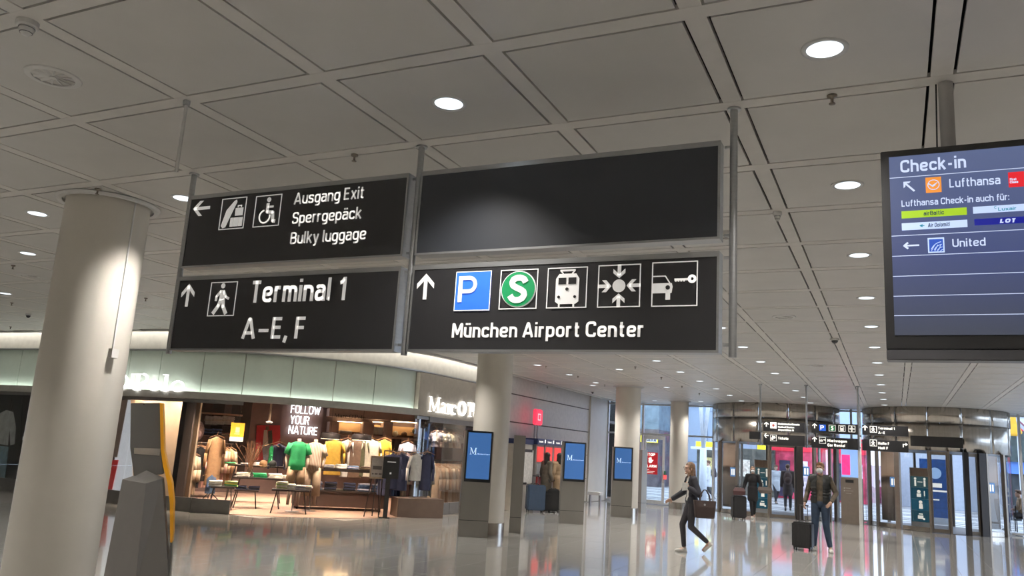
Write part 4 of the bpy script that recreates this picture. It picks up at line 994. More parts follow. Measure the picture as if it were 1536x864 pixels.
# brown coat on a stand
P = dist(326, 655, 20.3); st = thing('coat_stand', 'black tripod bust stand under the long camel coat', 'stand', (P.x, P.y, 0))
MB().cyl((0, 0, .25), (0, 0, P.z - 0.1), 0.014).build('pole', brown_metal, st)
for k in range(3):
    a_ = k * 2.1 + .4; MB().path([V((0, 0, .3)), V((math.cos(a_) * .22, math.sin(a_) * .22, .12)), V((math.cos(a_) * .3, math.sin(a_) * .3, 0.01))], 0.012, 6).build('leg', brown_metal, st)
garment('coat', 'camel', P, face(P) + .45, '', 'long camel coat displayed on a stand, left part of the shop', L_=1.1, T=0.26, sleeve=.62)
MB()
P = dist(318, 712, 20.2); garment('trousers', 'denim', P, face(P), '', 'pale blue trousers below the long camel coat', L_=0.42, W_=.28, T=.14, sleeve=0)
# backpack
P = dist(296, 653, 23.5); bp = thing('backpack', 'patterned pale pink backpack on the left wall shelf', 'backpack', (P.x, P.y, P.z - .12), face(P))
bm_ = mat('backpack_fabric', (0.48, 0.33, 0.30), 0.8, var=0.35, scale=24)
MB().ell((0, 0, .24), (.16, .10, .26), 16, 10).build('body', bm_, bp, True); MB().ell((0, -.09, .15), (.12, .05, .11), 12, 8).build('pocket', bm_, bp, True); MB().path([V((-.04, 0, .5)), V((0, 0, .56)), V((.04, 0, .5))], .01).build('handle', brown_metal, bp)
# folded stacks on left shelves
def on_shelf(px, py, off=0.28): return bw(px, py, off)
for x_ in (297, 340, 398): folded(on_shelf(*Z4(x_, 302)), BZ, 5, ['white', 'white', 'cream'], 'shirt', 'on the middle left shelf', w=.32, d=.26, h=.045)
for x_ in (282, 332): folded(on_shelf(*Z4(x_, 362)), BZ, 4, ['navy', 'blue'], 'jeans', 'on the lower left shelf', w=.28, d=.24, h=.04)
for x_ in (375, 410): folded(on_shelf(*Z4(x_, 366)), BZ, 2, ['cream', 'pink'], 'scarf', 'beside the jeans shelf', w=.24, d=.2, h=.035)
# goods in the niches
for x_, c, n_ in ((305, 'white', 2), (490, 'white', 4), (478, 'cream', 3)): folded(bw(*Z5(x_, 360), .25), BZ, n_, [c], 'sweater', 'in the lit niche', w=.36 if c == 'white' else .2, d=.26, h=.055)
def hat(P, col, label):
    t = thing('hat', label, 'hat', P, face(P)); MB().ell((0, 0, .06), (.09, .10, .09), 14, 8).build('crown', FB[col], t, True); MB().lathe([(.02, .0), (.15, .008), (.15, .016), (.02, .02)], n=20).build('brim', FB[col], t)
for x_, y_, c, lab in ((600, 368, 'cream', 'cream hat in the right niche of the wall unit'), (652, 372, 'brown', 'brown hat in the right niche of the wall unit'), (716, 352, 'olive', 'dark hat near the right end of the wall unit niche')): hat(bw(*Z5(x_, y_), .22), c, lab)
hat(dist(*Z4(607, 548), 20.4), 'camel', 'camel cap on the middle display table'); hat(dist(*Z4(662, 550), 20.4), 'black', 'black cap on the middle display table')
# orange hanging sign
og = thing('hanging_board', 'orange and white board hanging in the left part of the shop', 'sign', (0, 0, 0))
P = dist(354, 662, 20.0); og.location = (P.x, P.y, P.z); og.rotation_euler = (0, 0, face(P))
MB().span((-.15, 0, .10), (.15, .02, .42)).build('orange_sheet', mat('board_orange', (0.80, 0.32, 0.02), .5), og); MB().span((-.15, 0, 0), (.15, .02, .10)).build('white_sheet', FB['white'], og); MB().cyl((0, .01, .42), (0, .01, 2.9 - P.z), .004, n=6).build('cord', brown_metal, og)
Flat().rect(-.04, .2, .05, .32).rect(-.06, .16, .06, .18).build('print', mat('board_pale', (.9, .6, .3), .5), og, -0.001)
# suspension bar and cord posts
for (u, v0, D_), lab in (((410, 632, 21.5), 'pale vertical rod with a round spotlight hanging before the red poster'),):
    P = dist(u - 6, v0, D_); t = thing('pendant_rod', lab, 'rod', (P.x, P.y, P.z)); MB().cyl((0, 0, 0), (0, 0, 2.94 - P.z), .025, n=8).build('rod', FB['beige'], t); MB().lathe([(.05, -.06), (.09, -.02), (.03, 0.01)], n=14).build('spotlight', lamp_ring, t, True)
    
# ---- tables
def table(u0, u1, v_top, v_foot, D_, depth, label, trestle=True, rz=None):
    a = dist(u0, v_top, D_); b = dist(u1, v_top, D_); c = (a + b) / 2; f = dist((u0 + u1) / 2, v_foot, D_); h = c.z; w = (b - a).length
    t = thing('display_table', label, 'table', (c.x, c.y, 0), face(c) if rz is None else rz)
    MB().span((-w / 2, -depth / 2, h - .035), (w / 2, depth / 2, h)).build('table_top', brown_metal, t, bevel=.004)
    for s in (-1, 1):
        for q in (-1, 1):
            MB().cyl((s * w * .36, q * depth * .15, h - .035), (s * w * .47, q * depth * .42, 0), .014, n=6).build('leg', brown_metal, t)
        MB().cyl((s * w * .47, -depth * .42, .02), (s * w * .47, depth * .42, .02), .012, n=6).build('foot_bar', brown_metal, t)
    return t, c, h, w
t1, c, h1, w1 = table(316, 352, 729, 768, 19.3, .5, 'low dark table with pale and green clothes at the front left of the shop')
for k, (dx, cc) in enumerate(((-.15, ['white', 'cream']), (.17, ['lime', 'green', 'yellow', 'lime']))): folded(V((c.x, c.y, h1)) + BX * dx, face(c), 5, cc, 'shirt', 'on the front left table', w=.27, h=.022)
t2, c, h2, w2 = table(350, 425, 716, 762, 20.1, .6, 'dark trestle table with a bare twig vase and green and white clothes')
for k, (dx, cc, n_) in enumerate(((-.35, ['white', 'cream'], 4), (.03, ['green'], 4), (.38, ['cream', 'white'], 4), (.60, ['cream'], 3))): folded(V((c.x, c.y, h2)) + BX * dx, face(c), n_, cc, 'shirt', 'on the trestle table', w=.30, h=.024)
t2b, c, h2b, w2b = table(342, 428, 698, 742, 21.7, .5, 'dark table standing behind the trestle table, topped with caps')
for k, (dx, cc, n_) in enumerate(((-.65, ['lime', 'green'], 2), (-.25, ['navy', 'white'], 2), (.0, ['white'], 3), (.6, ['lilac', 'cream'], 2))): folded(V((c.x, c.y, h2b)) + BX * dx, face(c), n_, cc, 'shirt', 'on the rear table', w=.28, h=.022)
t3, c, h3, w3 = table(408, 464, 734, 767, 19.0, .5, 'low dark table with crumpled cream and white shirts at the middle front')
for k, (dx, cc, n_) in enumerate(((-.20, ['cream', 'lime', 'cream'], 7), (-.02, ['cream', 'white'], 5), (.2, ['lilac', 'white'], 4), (.33, ['white', 'beige'], 4))): folded(V((c.x, c.y, h3)) + BX * dx, face(c), n_, cc, 'shirt', 'on the cream shirt table', w=.24, h=.022)
tn, c, hn, wn = table(352, 388, 734, 766, 19.9, .5, 'low table with dark clothes between the two front tables')
for dx in (-.12, .15): folded(V((c.x, c.y, hn)) + BX * dx, face(c), 3, ['navy', 'black'], 'trousers', 'on the low middle table', w=.24, h=.025)
# big platform
c = dist(507, 752, 20.6); pf = thing('display_platform', 'long dark brown display bench with stacked denim below and shirts on top', 'display bench', (c.x, c.y, 0), BZ - .12)
a_ = dist(440, 735, 20.6); b_ = dist(570, 735, 20.6); PWD = 2.15
MB().span((-PWD / 2, -.45, .08), (PWD / 2, .45, .42)).build('plinth_box', mat('bench_brown', (0.065, 0.038, 0.030), .5), pf, bevel=.004)
MB().span((-PWD / 2, -.48, .42), (PWD / 2, .48, .46)).build('lower_shelf', brown_metal, pf); MB().span((-PWD / 2 + .1, -.42, .90), (PWD / 2 + .35, .42, .97)).build('upper_shelf', brown_metal, pf)
for s in (-1, 1):
    for q in (-1, 1): MB().span((s * (PWD / 2 - .15) - .02, q * .36 - .02, .46), (s * (PWD / 2 - .15) + .02, q * .36 + .02, .90)).build('post', brown_metal, pf); 
for s in (-1, 1):
    for q in (-1, 1): MB().span((s * PWD * .45 - .02, q * .36 - .02, 0), (s * PWD * .45 + .02, q * .36 + .02, .08)).build('foot', brown_metal, pf)
R = Matrix.Rotation(BZ - .12, 3, 'Z')
for k in range(6):
    P = V((c.x, c.y, .46)) + R @ V((-.92 + k * .34 + (.12 if k > 2 else 0), -.26, 0)); folded(P, BZ - .12, 6, ['denim', 'lilac', 'denim', 'blue'] if k not in (2, 3) else ['black', 'navy'], 'jeans', 'on the lower bench shelf', w=.28, h=.030)
for k in range(8):
    P = V((c.x, c.y, .97)) + R @ V((-.90 + k * .29, -.18, 0)); folded(P, BZ - .12, 3 if k != 3 else 4, [['grey', 'lilac'], ['denim', 'grey'], ['lilac', 'white'], ['white', 'white'], ['denim', 'lilac'], ['brown', 'beige'], ['lilac', 'denim'], ['pink', 'brown']][k], 'shirt', 'on the bench top', w=.26, h=.024)
pc = thing('small_picture', 'small framed picture of blue shoes on the long bench', 'picture', tuple(V((c.x, c.y, .97)) + R @ V((-.66, .22, 0))), BZ)
MB().span((-.16, 0, 0), (.16, .02, .40)).build('frame', FB['beige'], pc); Flat().poly([(-.12, .12), (-.03, .20), (.08, .14), (.10, .08), (-.12, .06)]).build('shoe_print', FB['blue'], pc, -.001)
# twig vase
P = V((t2.location.x, t2.location.y, 0)) + V(BX) * -.22; P.z = h2; vs_ = thing('twig_vase', 'glass vase with tall bare brown twigs on the trestle table', 'vase', P)
MB().lathe([(.05, 0), (.075, .05), (.07, .16), (.035, .22), (.04, .26)], n=18, cap=False).build('vase', glass('vase_glass', (.8, .85, .85), .12), vs_, True)
tw = MB()
for k in range(26):
    a_ = random.uniform(0, 6.28); s_ = random.uniform(.08, .42); hh = random.uniform(.45, .85); p0 = V((0, 0, .05)); p1 = V((math.cos(a_) * s_ * .35, math.sin(a_) * s_ * .35, hh * .55)); p2 = V((math.cos(a_) * s_, math.sin(a_) * s_, hh)); tw.path([p0, p1, p2], .005, 4)
    for q in range(3): e_ = p1.lerp(p2, random.random()); tw.cyl(e_, e_ + V((random.uniform(-.1, .1), random.uniform(-.1, .1), random.uniform(.04, .14))), .003, n=3)
o = tw.build('twigs', mat('twig_brown', (.22, .11, .06), .8), vs_)
# pendant lamps
for (ua, ub, v), lab in (((480, 511, 655), 'left black oval pendant lamp above the long bench'), ((527, 558, 657), 'right black oval pendant lamp above the long bench')):
    a_ = dist(ua, v, 19.8); b_ = dist(ub, v, 19.8); P = (a_ + b_) / 2; r_ = (b_ - a_).length / 2
    t = thing('pendant_lamp', lab, 'lamp', P); smooth_angle(MB().lathe([(r_ * .98, -.05), (r_, 0), (r_ * .9, .07), (r_ * .5, .10), (.02, .105)], n=28).build('shade', black_metal, t))
    MB().lathe([(r_ * .9, -.052), (r_ * .9, -.056)], n=24).build('diffuser', mat('lamp_warm', (1, .85, .6), .5, emit=5, ecol=(1, .82, .55)), t); MB().cyl((0, 0, .1), (0, 0, 2.94 - P.z), .004, n=6).build('cord', black_metal, t)
    for k in range(4): MB().lathe([(.008, .06), (.008, .095)], c=(-r_ * .6 + k * r_ * .4, -r_ * .45, 0), n=8).build('bolt', alu, t)
# clothes behind the bench
a, b = rail(492, 575, 656, 22.6, 23.6, 'dark clothes rail along the back wall behind the long bench', legs=False)
where = 'hanging on the back wall rail behind the long bench'
for u, c_, kind, lab, kw in ((503, 'mustard', 'jacket', 'mustard yellow shirt jacket hanging face-on behind the long bench', dict(L_=.92, W_=.56, T=.16)), (522, 'white', 'shirt', 'white shirt hanging right of the mustard jacket', dict(L_=.98, W_=.36)), (536, 'brown', 'coat', 'brown striped coat between the white shirts', dict(L_=1.0, W_=.46, T=.12)), (546, 'olive', 'coat', 'dark olive coat beside the brown striped one', dict(L_=.95, W_=.34)), (558, 'cream', 'shirt', 'large cream shirt hanging left of the easel board', dict(L_=.98, W_=.56, T=.14)), (577, 'yellow', 'shirt', 'bright yellow shirt behind the black notice board', dict(L_=.95, W_=.40, T=.12))):
    P = dist(u, 659, 22.2); garment(kind, c_, P, face(P) + random.uniform(-.2, .2), '', lab, **kw)
# right rails: navy and patterned clothes
a, b = rail(577, 645, 676, 19.6, 20.6, 'front right clothes rail full of navy jackets'); where = 'on the front right rail'
hang_row(a, b, ['navy', 'navy', 'blue', 'navy', 'navy', 'beige', 'cream', 'pink', 'brown', 'white', 'olive', 'navy', 'lilac', 'navy', 'navy', 'cream'], 'jacket', where, L_=.9, W_=.5)
for u, c_, kind, lab, kw in ((590, 'navy', 'jacket', 'navy jacket facing the entrance at the left end of the right rail', dict(L_=.80, W_=.50, T=.16)), (603, 'navy', 'jacket', 'second navy jacket on the right rail, turned outwards', dict(L_=.84, W_=.44, T=.15)), (627, 'white', 'sweater', 'white sweater with dark pattern hanging on the right rail', dict(L_=.62, W_=.44, T=.16)), (612, 'lilac', 'shirt', 'pale blue collared shirt on the upper right rail', dict(L_=.42, W_=.50, T=.14)), (641, 'navy', 'jacket', 'navy jacket at the right end of the right rail', dict(L_=.84, W_=.34, T=.15))):
    P = dist(u, 680 if u != 612 else 663, 19.3 if u != 612 else 20.8); garment(kind, c_, P, face(P) + random.uniform(-.5, .5), '', lab, **kw)
a, b = rail(650, 700, 690, 21.6, 23.0, 'clothes rail behind the right shop window'); hang_row(a, b, ['beige', 'tan', 'beige', 'camel', 'beige', 'tan', 'tan', 'beige', 'camel', 'tan'], 'coat', 'on the rail behind the right window', L_=1.1, W_=.44)
a, b = rail(652, 690, 640, 22.6, 23.6, 'upper clothes rail behind the right shop window', legs=False); hang_row(a, b, ['grey', 'cream', 'grey', 'cream', 'beige', 'cream'], 'shirt', 'on the upper rail behind the right window', L_=.42, W_=.4, sleeve=.2)
cb = dist(622, 765, 19.6); t = thing('display_box', 'low brown display box under the right clothes rail', 'box', (cb.x, cb.y, 0), BZ); MB().span((-.5, -.3, 0), (.6, .3, .42)).build('box', mat('box_brown', (.16, .11, .085), .5), t, bevel=.004)
# easel and black notice
P = dist(560, 768, 18.9); P.z = 0; es = thing('easel_board', 'white framed notice on a tall dark tripod easel at the shop entrance', 'easel', P, face(P))
for s, y_ in ((-.20, 0), (.12, 0), (-.02, .25)): MB().cyl((s * .25, y_ * .3, 1.30), (s, y_, 0), .014, n=6).build('leg', brown_metal, es)
MB().span((-.16, -.04, .84), (.16, -.02, 1.34)).build('frame', FB['beige'], es); MB().span((-.13, -.045, .88), (.13, -.04, 1.30)).build('notice', mat('notice_grey', (.55, .50, .46), .5, var=.3, scale=5), es)
Flat().rect(-.10, 1.04, .10, 1.12).rect(-.11, .93, -.07, .96).rect(-.05, .93, .02, .96).rect(.04, .93, .11, .96).build('print', mat('notice_ink', (.16, .14, .13), .5), es, -.046, .002)
P = dist(578, 768, 18.8); P.z = 0; ns_ = thing('notice_stand', 'black notice board on a thick black stand beside the easel', 'sign stand', P, face(P))
MB().span((-.05, -.04, 0), (.05, .04, 1.0)).build('post', black, ns_, bevel=.003); MB().span((-.14, -.06, .86), (.22, -.03, 1.34)).build('board', black, ns_)
Flat().rect(-.05, 1.22, .14, 1.235).rect(.02, .96, .06, 1.00).build('print', sign_white, ns_, -.061, .002)
MB().span((-.14, -.03, 0), (.10, .10, .02)).build('foot', black, ns_)

# ---- mannequins
skin_m = mat('mannequin_skin', (.55, .42, .33), .5)
def mannequin(u, v_foot, D_, label, top, bottom, rz=0, H=1.75, long=False):
    P = dist(u, v_foot, D_); P.z = .12; t = thing('mannequin', label, 'mannequin', P, face(P) + rz)
    b = MB(); b.ell((0, 0, 1.16), (.165, .10, .26)).ell((0, 0, .90), (.16, .11, .14)).cyl((0, 0, 1.35), (0, 0, 1.50), .05, .045)
    for s in (-1, 1): b.cyl((s * .09, 0, .88), (s * .10, -.01, .48), .078, .055).cyl((s * .10, -.01, .48), (s * .11, 0, .03), .052, .032).cyl((s * .18, 0, 1.34), (s * .24, 0, 1.08), .045, .036).cyl((s * .24, 0, 1.08), (s * .22, -.05, .84), .036, .025)
    b.build('body', skin_m, t, True)
    q = MB(); R = []
    for z, kx, ky in ((.80, .19, .13), (.95, .185, .125), (1.15, .18, .12), (1.30, .20, .12), (1.39, .17, .10), (1.43, .08, .07)): R.append([V((kx * math.cos(a_ * PI / 8), ky * math.sin(a_ * PI / 8), z)) for a_ in range(16)])
    q.loft(R)
    for s in (-1, 1): q.cyl((s * .16, 0, 1.38), (s * .25, 0, 1.14 if not long else 1.12), .075, .07)
    q.build('top', FB[top], t, True)
    q = MB(); q.ell((0, 0, .84), (.18, .125, .12))
    for s in (-1, 1): q.cyl((s * .09, 0, .86), (s * .12, -.01, .50 if not long else .22), .10, .095)
    q.build('trousers', FB[bottom], t, True); MB().lathe([(.16, -.118), (.16, -.105)], n=20).build('base', alu, t)
    MB().cyl((0, .05, -.11), (0, .05, .8), .012).build('support_rod', alu, t)
    return t
mannequin(438, 762, 19.4, 'headless mannequin in a bright green sweater and tan shorts', 'green', 'tan')
mannequin(463, 765, 19.7, 'headless mannequin in a striped beige shirt and pale trousers', 'stripe', 'beige', -.15, long=True)
P = dist(419, 665, 21.2); garment('jacket', 'navy', P, face(P), '', 'dark jacket hanging left of the green mannequin', L_=.55, W_=.38, T=.2)
P = dist(436 - 28, 668, 20.6); garment('scarf', 'green', P, face(P) + .4, '', 'green and white scarf hanging before the red poster', L_=.42, W_=.14, T=.06, sleeve=0)

# ---- shop lamps: warm spots under the shop ceiling
me_sp = MB().lathe([(.05, 0), (.055, -.10), (.045, -.10)], n=14).mesh(True); me_sp.materials.append(black_metal)
sd = bpy.data.lights.new('lamp', 'SPOT'); sd.energy = 420.0; sd.color = (1.0, 0.80, 0.62); sd.spot_size = math.radians(110); sd.spot_blend = .5; sd.shadow_soft_size = .06
for k, (u, D_) in enumerate(((300, 19.5), (300, 22.0), (345, 18.6), (350, 21.5), (400, 19.2), (400, 22.5), (455, 18.3), (455, 21.5), (510, 19.0), (510, 22.5), (570, 18.8), (570, 21.8), (630, 20.0), (640, 22.5), (690, 21.5), (250, 21.0), ('p', -13), ('p', 1))):  # last two are unseen extra lamps, added to brighten the beige panel
    P = fac_pt(D_, -.36) if u == 'p' else dist(u, 640, D_); t = thing('shop_spotlight', 'small unseen black spotlight under the dark shop ceiling', 'lamp', (P.x, P.y, 2.94), group='spotlights of the clothes shop'); link('housing', me_sp, None, t); o = bpy.data.objects.new('lamp', sd); COL.objects.link(o); o.parent = t; o.location = (0, 0, -.11)

# ================================================================== INFORMATION TOTEMS
totem_m = mat('totem_metal', (0.34, 0.325, 0.30), 0.32, 0.75, var=0.06, scale=2, stretch=(1, 1, .3))
scr_blue = mat('totem_screen', (0.02, 0.05, 0.14), 0.25, emit=0.50, ecol=(0.055, 0.17, 0.44), var=0.0)
def totem(P, rz, w, d, h, label, screen=True):
    t = thing('information_totem', label, 'totem', (P[0], P[1], 0), rz)
    MB().span((0, 0, 0.0), (w, d, 0.30)).build('base', totem_m, t, bevel=.003); MB().span((.004, .004, 0.30), (w - .004, d - .004, 0.31)).build('base_joint', black, t)
    MB().span((0, 0, 0.31), (w, d, h)).build('body', totem_m, t, bevel=.003)
    if screen:
        MB().span((.035, -.025, h * .515), (w - .02, 0.0, h + .005)).build('screen_frame', black, t, bevel=.003)
        MB().span((.065, -.029, h * .545), (w - .05, -.024, h - .03)).build('screen', scr_blue, t)
        mt = Matrix.Translation((0, -.031, 0))
        serif('M', .11, .25, h * .775, .125, t, mat('screen_logo', (.6, .75, .95), .5, emit=.5, ecol=(.55, .75, .95)), 0, name='logo_letter', th=.002, mt=mt)
        text('Mü n c h e n  A i r p o r t', .26, w - .06, h * .777, .022, t, mat('screen_logo', (0, 0, 0)), 0, .02, th=.002, mt=mt)
    return t
def totem_px(l, r, hd, label, d=.22):
    a = on_z(*l); b = on_z(*r); rz = math.atan2(b.y - a.y, b.x - a.x); return totem(a, rz, (b - a).length, d, hd, label), a, rz, (b - a).length
tA, a, rz, w = totem_px((687, 805), (731, 807), 1.97, 'nearest information totem with blue screen, left of the round column by the shop')
tB, *_ = totem_px((839, 785), (875, 787), 1.93, 'middle information totem with blue screen, right of the ticket machines')
tC, *_ = totem_px((916, 775), (947, 777), 1.92, 'right information totem with blue screen, in front of the third column')
P = on_z(763, 799); totem((P.x, P.y), 0.45, .24, .22, 1.96, 'dark back side of a totem behind the round column by the shop', False)
P = on_z(961, 770); totem((P.x, P.y), 0.9, .20, .2, 1.90, 'dark edge of a totem behind the third round column', False)

# ================================================================== FOREGROUND SELF SERVICE PILLAR (grey back, yellow rim)
P = on_z(212, 888); rzt = face(P) - .10
fm = thing('service_pillar', 'grey self-service pillar with a yellow rim, beside the thick column in the foreground', 'service pillar', (P.x, P.y, 0), rzt)
RM = Matrix.Rotation(rzt, 3, 'Z').inverted()
def lp_(u, v, back=0.0):
    n = V((-math.sin(rzt), math.cos(rzt), 0)); q = on_pl(u, v, P + n * back, n); d = RM @ (q - P); return (d.x, d.z)
grey_p = mat('pillar_grey', (0.105, 0.100, 0.094), 0.42, 0.25, var=.03); yel = mat('rim_yellow', (0.80, 0.36, 0.01), 0.4, var=.03); grey_b = mat('pillar_body_grey', (0.155, 0.145, 0.135), 0.42, 0.25, var=.03)
head = [lp_(*q) for q in ((194, 604), (239, 604), (241, 672), (243, 712), (199, 716), (193, 672))]
mb = MB(); mb.prism(head, 0.10, 0.22); mb.build('head_panel', grey_p, fm, bevel=.006)
st_ = [lp_(*q) for q in ((199, 672), (239, 673), (238, 684), (199, 681))]; MB().prism(st_, 0.094, 0.10).build('silver_band', mat('pillar_mirror', (.72, .66, .60), .18, .9), fm)
MB().ell((lp_(214, 606)[0], .10, lp_(214, 606)[1]), (.008, .008, .008), 8, 6).build('lens', black, fm)
# body: faceted bulge
tl, tr = lp_(181, 724), lp_(243, 718); mid = lp_(220, 728); bl_, br_ = lp_(152, 885), lp_(257, 888)
botm = 0.0
pts_top = [(tl[0], .08, tl[1] - .01), (mid[0], -.10, mid[1] - .02), (tr[0], .05, tr[1])]
zt = tr[1]
bm_ = MB()
bl2 = lp_(150, 886)[0]; br2 = lp_(254, 888)[0]; md2 = lp_(203, 895)[0]
bm_.add([(bl2, .06, 0), (md2, -.16, 0), (br2, .02, 0), (br2, .24, 0), (bl2, .24, 0),
         (tl[0], .08, zt - .03), (mid[0], -.10, zt - .05), (tr[0], .03, zt), (tr[0], .22, zt), (tl[0] + .03, .22, zt - .02)],
        [(0, 1, 6, 5), (1, 2, 7, 6), (2, 3, 8, 7), (3, 4, 9, 8), (4, 0, 5, 9), (4, 3, 2, 1, 0)])
bm_.build('body', grey_b, fm)
tm = lp_(218, 706)
cp = MB(); cp.add([(tl[0], .08, zt - .03), (mid[0], -.10, zt - .05), (tr[0], .03, zt), (tm[0], .10, tm[1]), (lp_(200, 714)[0], .11, lp_(200, 714)[1]), (tr[0], .22, zt), (tl[0] + .03, .22, zt - .02)],
          [(0, 1, 4), (1, 3, 4), (1, 2, 3), (2, 5, 3), (3, 5, 6, 4), (4, 6, 0)]); smooth_angle(cp.build('top_cap', grey_b, fm), 60)
rim = [lp_(*q) for q in ((238.5, 604), (243, 604.5), (245, 676), (250, 700), (257, 725), (259, 755), (258, 800), (255, 806))]
rim2 = [lp_(*q) for q in ((253, 806), (254, 755), (250, 725), (243, 700), (240, 676))]
rp_ = rim + rim2
mb = MB(); n = len(rp_)
L_out = [lp_(*q) for q in ((243, 604.5), (245, 676), (250, 700), (257, 725), (259.5, 755), (258.5, 800), (257, 815))]
L_in = [lp_(*q) for q in ((238.5, 604), (240, 676), (243.5, 700), (250, 725), (253.5, 755), (254, 800), (254, 815))]
for k in range(len(L_out) - 1): mb.prism([L_in[k + 1], L_out[k + 1], L_out[k], L_in[k]], 0.07, 0.25)
mb.build('yellow_rim', yel, fm)
lowp = [lp_(*q) for q in ((254, 815), (257, 815), (252, 889), (247, 889))]; MB().prism(lowp, .06, .25).build('rear_edge', grey_p, fm)

# ================================================================== TICKET MACHINES AND RED SIGN
WXX = WX
red_lit = mat('machine_red', (0.60, 0.03, 0.03), 0.4, emit=0.35, ecol=(.9, .08, .06))
def machine(k, y0, w, label):
    t = thing('ticket_machine', label, 'ticket machine', (WXX + .10, y0, 0)); m = mat('machine_grey', (.34, .32, .31), .4, .3)
    MB().span((0, 0, 0), (.55, w, 1.86)).build('body', m, t, bevel=.004)
    MB().span((-.02, -.01, 1.86), (.60, w + .01, 2.03)).build('header', mat('machine_header', (.03, .04, .10), .4, emit=.05), t)
    MB().span((.55, .06, 1.36), (.565, w - .06, 1.80)).build('red_screen', red_lit, t); MB().span((.55, .12, 1.02), (.57, w - .1, 1.30)).build('display', mat('machine_display', (.35, .35, .36), .3, emit=.2), t)
    MB().span((.55, .08, .62), (.58, w - .12, .94)).build('red_door', mat('machine_red_paint', (.45, .02, .02), .4), t)
    mt = Matrix.Translation((.605, .06, 1.92)) @ Matrix.Rotation(PI / 2, 4, 'Z'); text('Ti c k e t', 0, .30, 0, .05, t, white_far, 0, .02, th=.003, mt=mt)
    Flat().rect(.42, -.01, .50, .09).build('pictogram', white_far, t, 0, .003, mt=mt)
def wx(u, v): return on_x(u, v, WXX + .65)
ya = [wx(u, 700).y for u in (803, 816, 829, 842, 855)]
for k in range(4): machine(k, ya[k], (ya[k + 1] - ya[k]) - .06, ['first red ticket machine, nearest the notice panel', 'second red ticket machine behind the two waiting women', 'third red ticket machine, beyond the woman in the tan coat', 'fourth ticket machine hidden partly by the middle totem'][k])
npn = thing('notice_board', 'beige notice board with timetable sheets left of the ticket machines', 'notice panel', (WXX + .08, wx(783, 700).y, 0))
MB().span((0, 0, 0), (.5, ya[0] - wx(783, 700).y - .12, 1.84)).build('body', mat('notice_body', (.50, .47, .42), .5), npn, bevel=.003)
MB().span((-.02, -.02, 1.84), (.52, ya[0] - wx(783, 700).y - .10, 1.98)).build('header', mat('machine_header', (0, 0, 0)), npn)
MB().span((.5, .10, .75), (.51, .9, 1.68)).build('sheet', mat('sheet_white', (.66, .64, .60), .5, var=.15, scale=12), npn); MB().span((.5, .12, 1.62), (.515, .8, 1.70)).build('title_bar', black, npn); MB().span((.5, .12, .72), (.515, .5, .78)).build('title_bar', black, npn)
rs = thing('red_sign', 'glowing red square sign on two thin posts above the ticket machines', 'sign', (WXX + .35, on_x(801, 628, WXX + .4).y, 2.43))
y_ = on_x(812, 628, WXX + .4).y - rs.location.y
MB().span((0, 0, 0), (.10, y_, .47)).build('case', mat('red_glow', (.5, .03, .05), .4, emit=.85, ecol=(1, .04, .09)), rs, bevel=.03)
mt = Matrix.Translation((.105, 0, 0)) @ Matrix.Rotation(PI / 2, 4, 'Z')
Flat().frame(y_ * .3, .14, y_ * .7, .34, .03).build('emblem', mat('red_glow_pale', (1, .3, .3), .4, emit=1.8, ecol=(1, .22, .26)), rs, 0, .004, mt=mt)
for q in (.15, .5): MB().span((.03, y_ * q, -.42), (.07, y_ * q + .04, 0)).build('post', alu, rs)
# luggage and people are placed further down

# ================================================================== REVOLVING DOOR DRUMS
def drum_angle(c, r, u, v=725):
    d = ray(u, v); ox, oy = -c[0], -c[1]; a = d.x ** 2 + d.y ** 2; b = 2 * (ox * d.x + oy * d.y); cc = ox * ox + oy * oy - r * r; D = b * b - 4 * a * cc
    if D < 0: D = 0
    t = (-b - math.sqrt(D)) / 2 / a; return math.atan2(d.y * t + oy, d.x * t + ox)
dark_frame = mat('bronze_frame', (0.27, 0.235, 0.20), 0.35, 0.7); dark_frame2 = mat('dark_door_frame', (0.035, 0.030, 0.028), 0.4, 0.3)
poster_land = bpy.data.materials.new('landscape_print'); poster_land.use_nodes = True; n = poster_land.node_tree; b = n.nodes['Principled BSDF']
t_ = n.nodes.new('ShaderNodeTexCoord'); s_ = n.nodes.new('ShaderNodeSeparateXYZ'); nz = n.nodes.new('ShaderNodeTexNoise'); nz.inputs['Scale'].default_value = 2.2; nz.inputs['Detail'].default_value = 6
ad = n.nodes.new('ShaderNodeMath'); ad.operation = 'MULTIPLY_ADD'; ad.inputs[1].default_value = 0.35; mr = n.nodes.new('ShaderNodeMapRange'); mr.inputs['From Min'].default_value = .25; mr.inputs['From Max'].default_value = 2.5
n.links.new(t_.outputs['Object'], s_.inputs[0]); n.links.new(t_.outputs['Object'], nz.inputs['Vector']); n.links.new(nz.outputs['Fac'], ad.inputs[0]); n.links.new(s_.outputs['Z'], ad.inputs[2]); n.links.new(ad.outputs[0], mr.inputs['Value'])
r = n.nodes.new('ShaderNodeValToRGB'); n.links.new(mr.outputs[0], r.inputs['Fac']); n.links.new(r.outputs[0], b.inputs['Base Color']); b.inputs['Roughness'].default_value = .25
e = r.color_ramp.elements; e[0].color = (.06, .055, .05, 1); e[1].color = (.45, .33, .26, 1); e[1].position = .95
for p_, c_ in ((.35, (.20, .17, .155)), (.52, (.32, .26, .22)), (.58, (.08, .06, .05)), (.63, (.09, .06, .045)), (.68, (.62, .44, .33)), (.8, (.62, .46, .36))): q = e.new(p_); q.color = (*c_, 1)
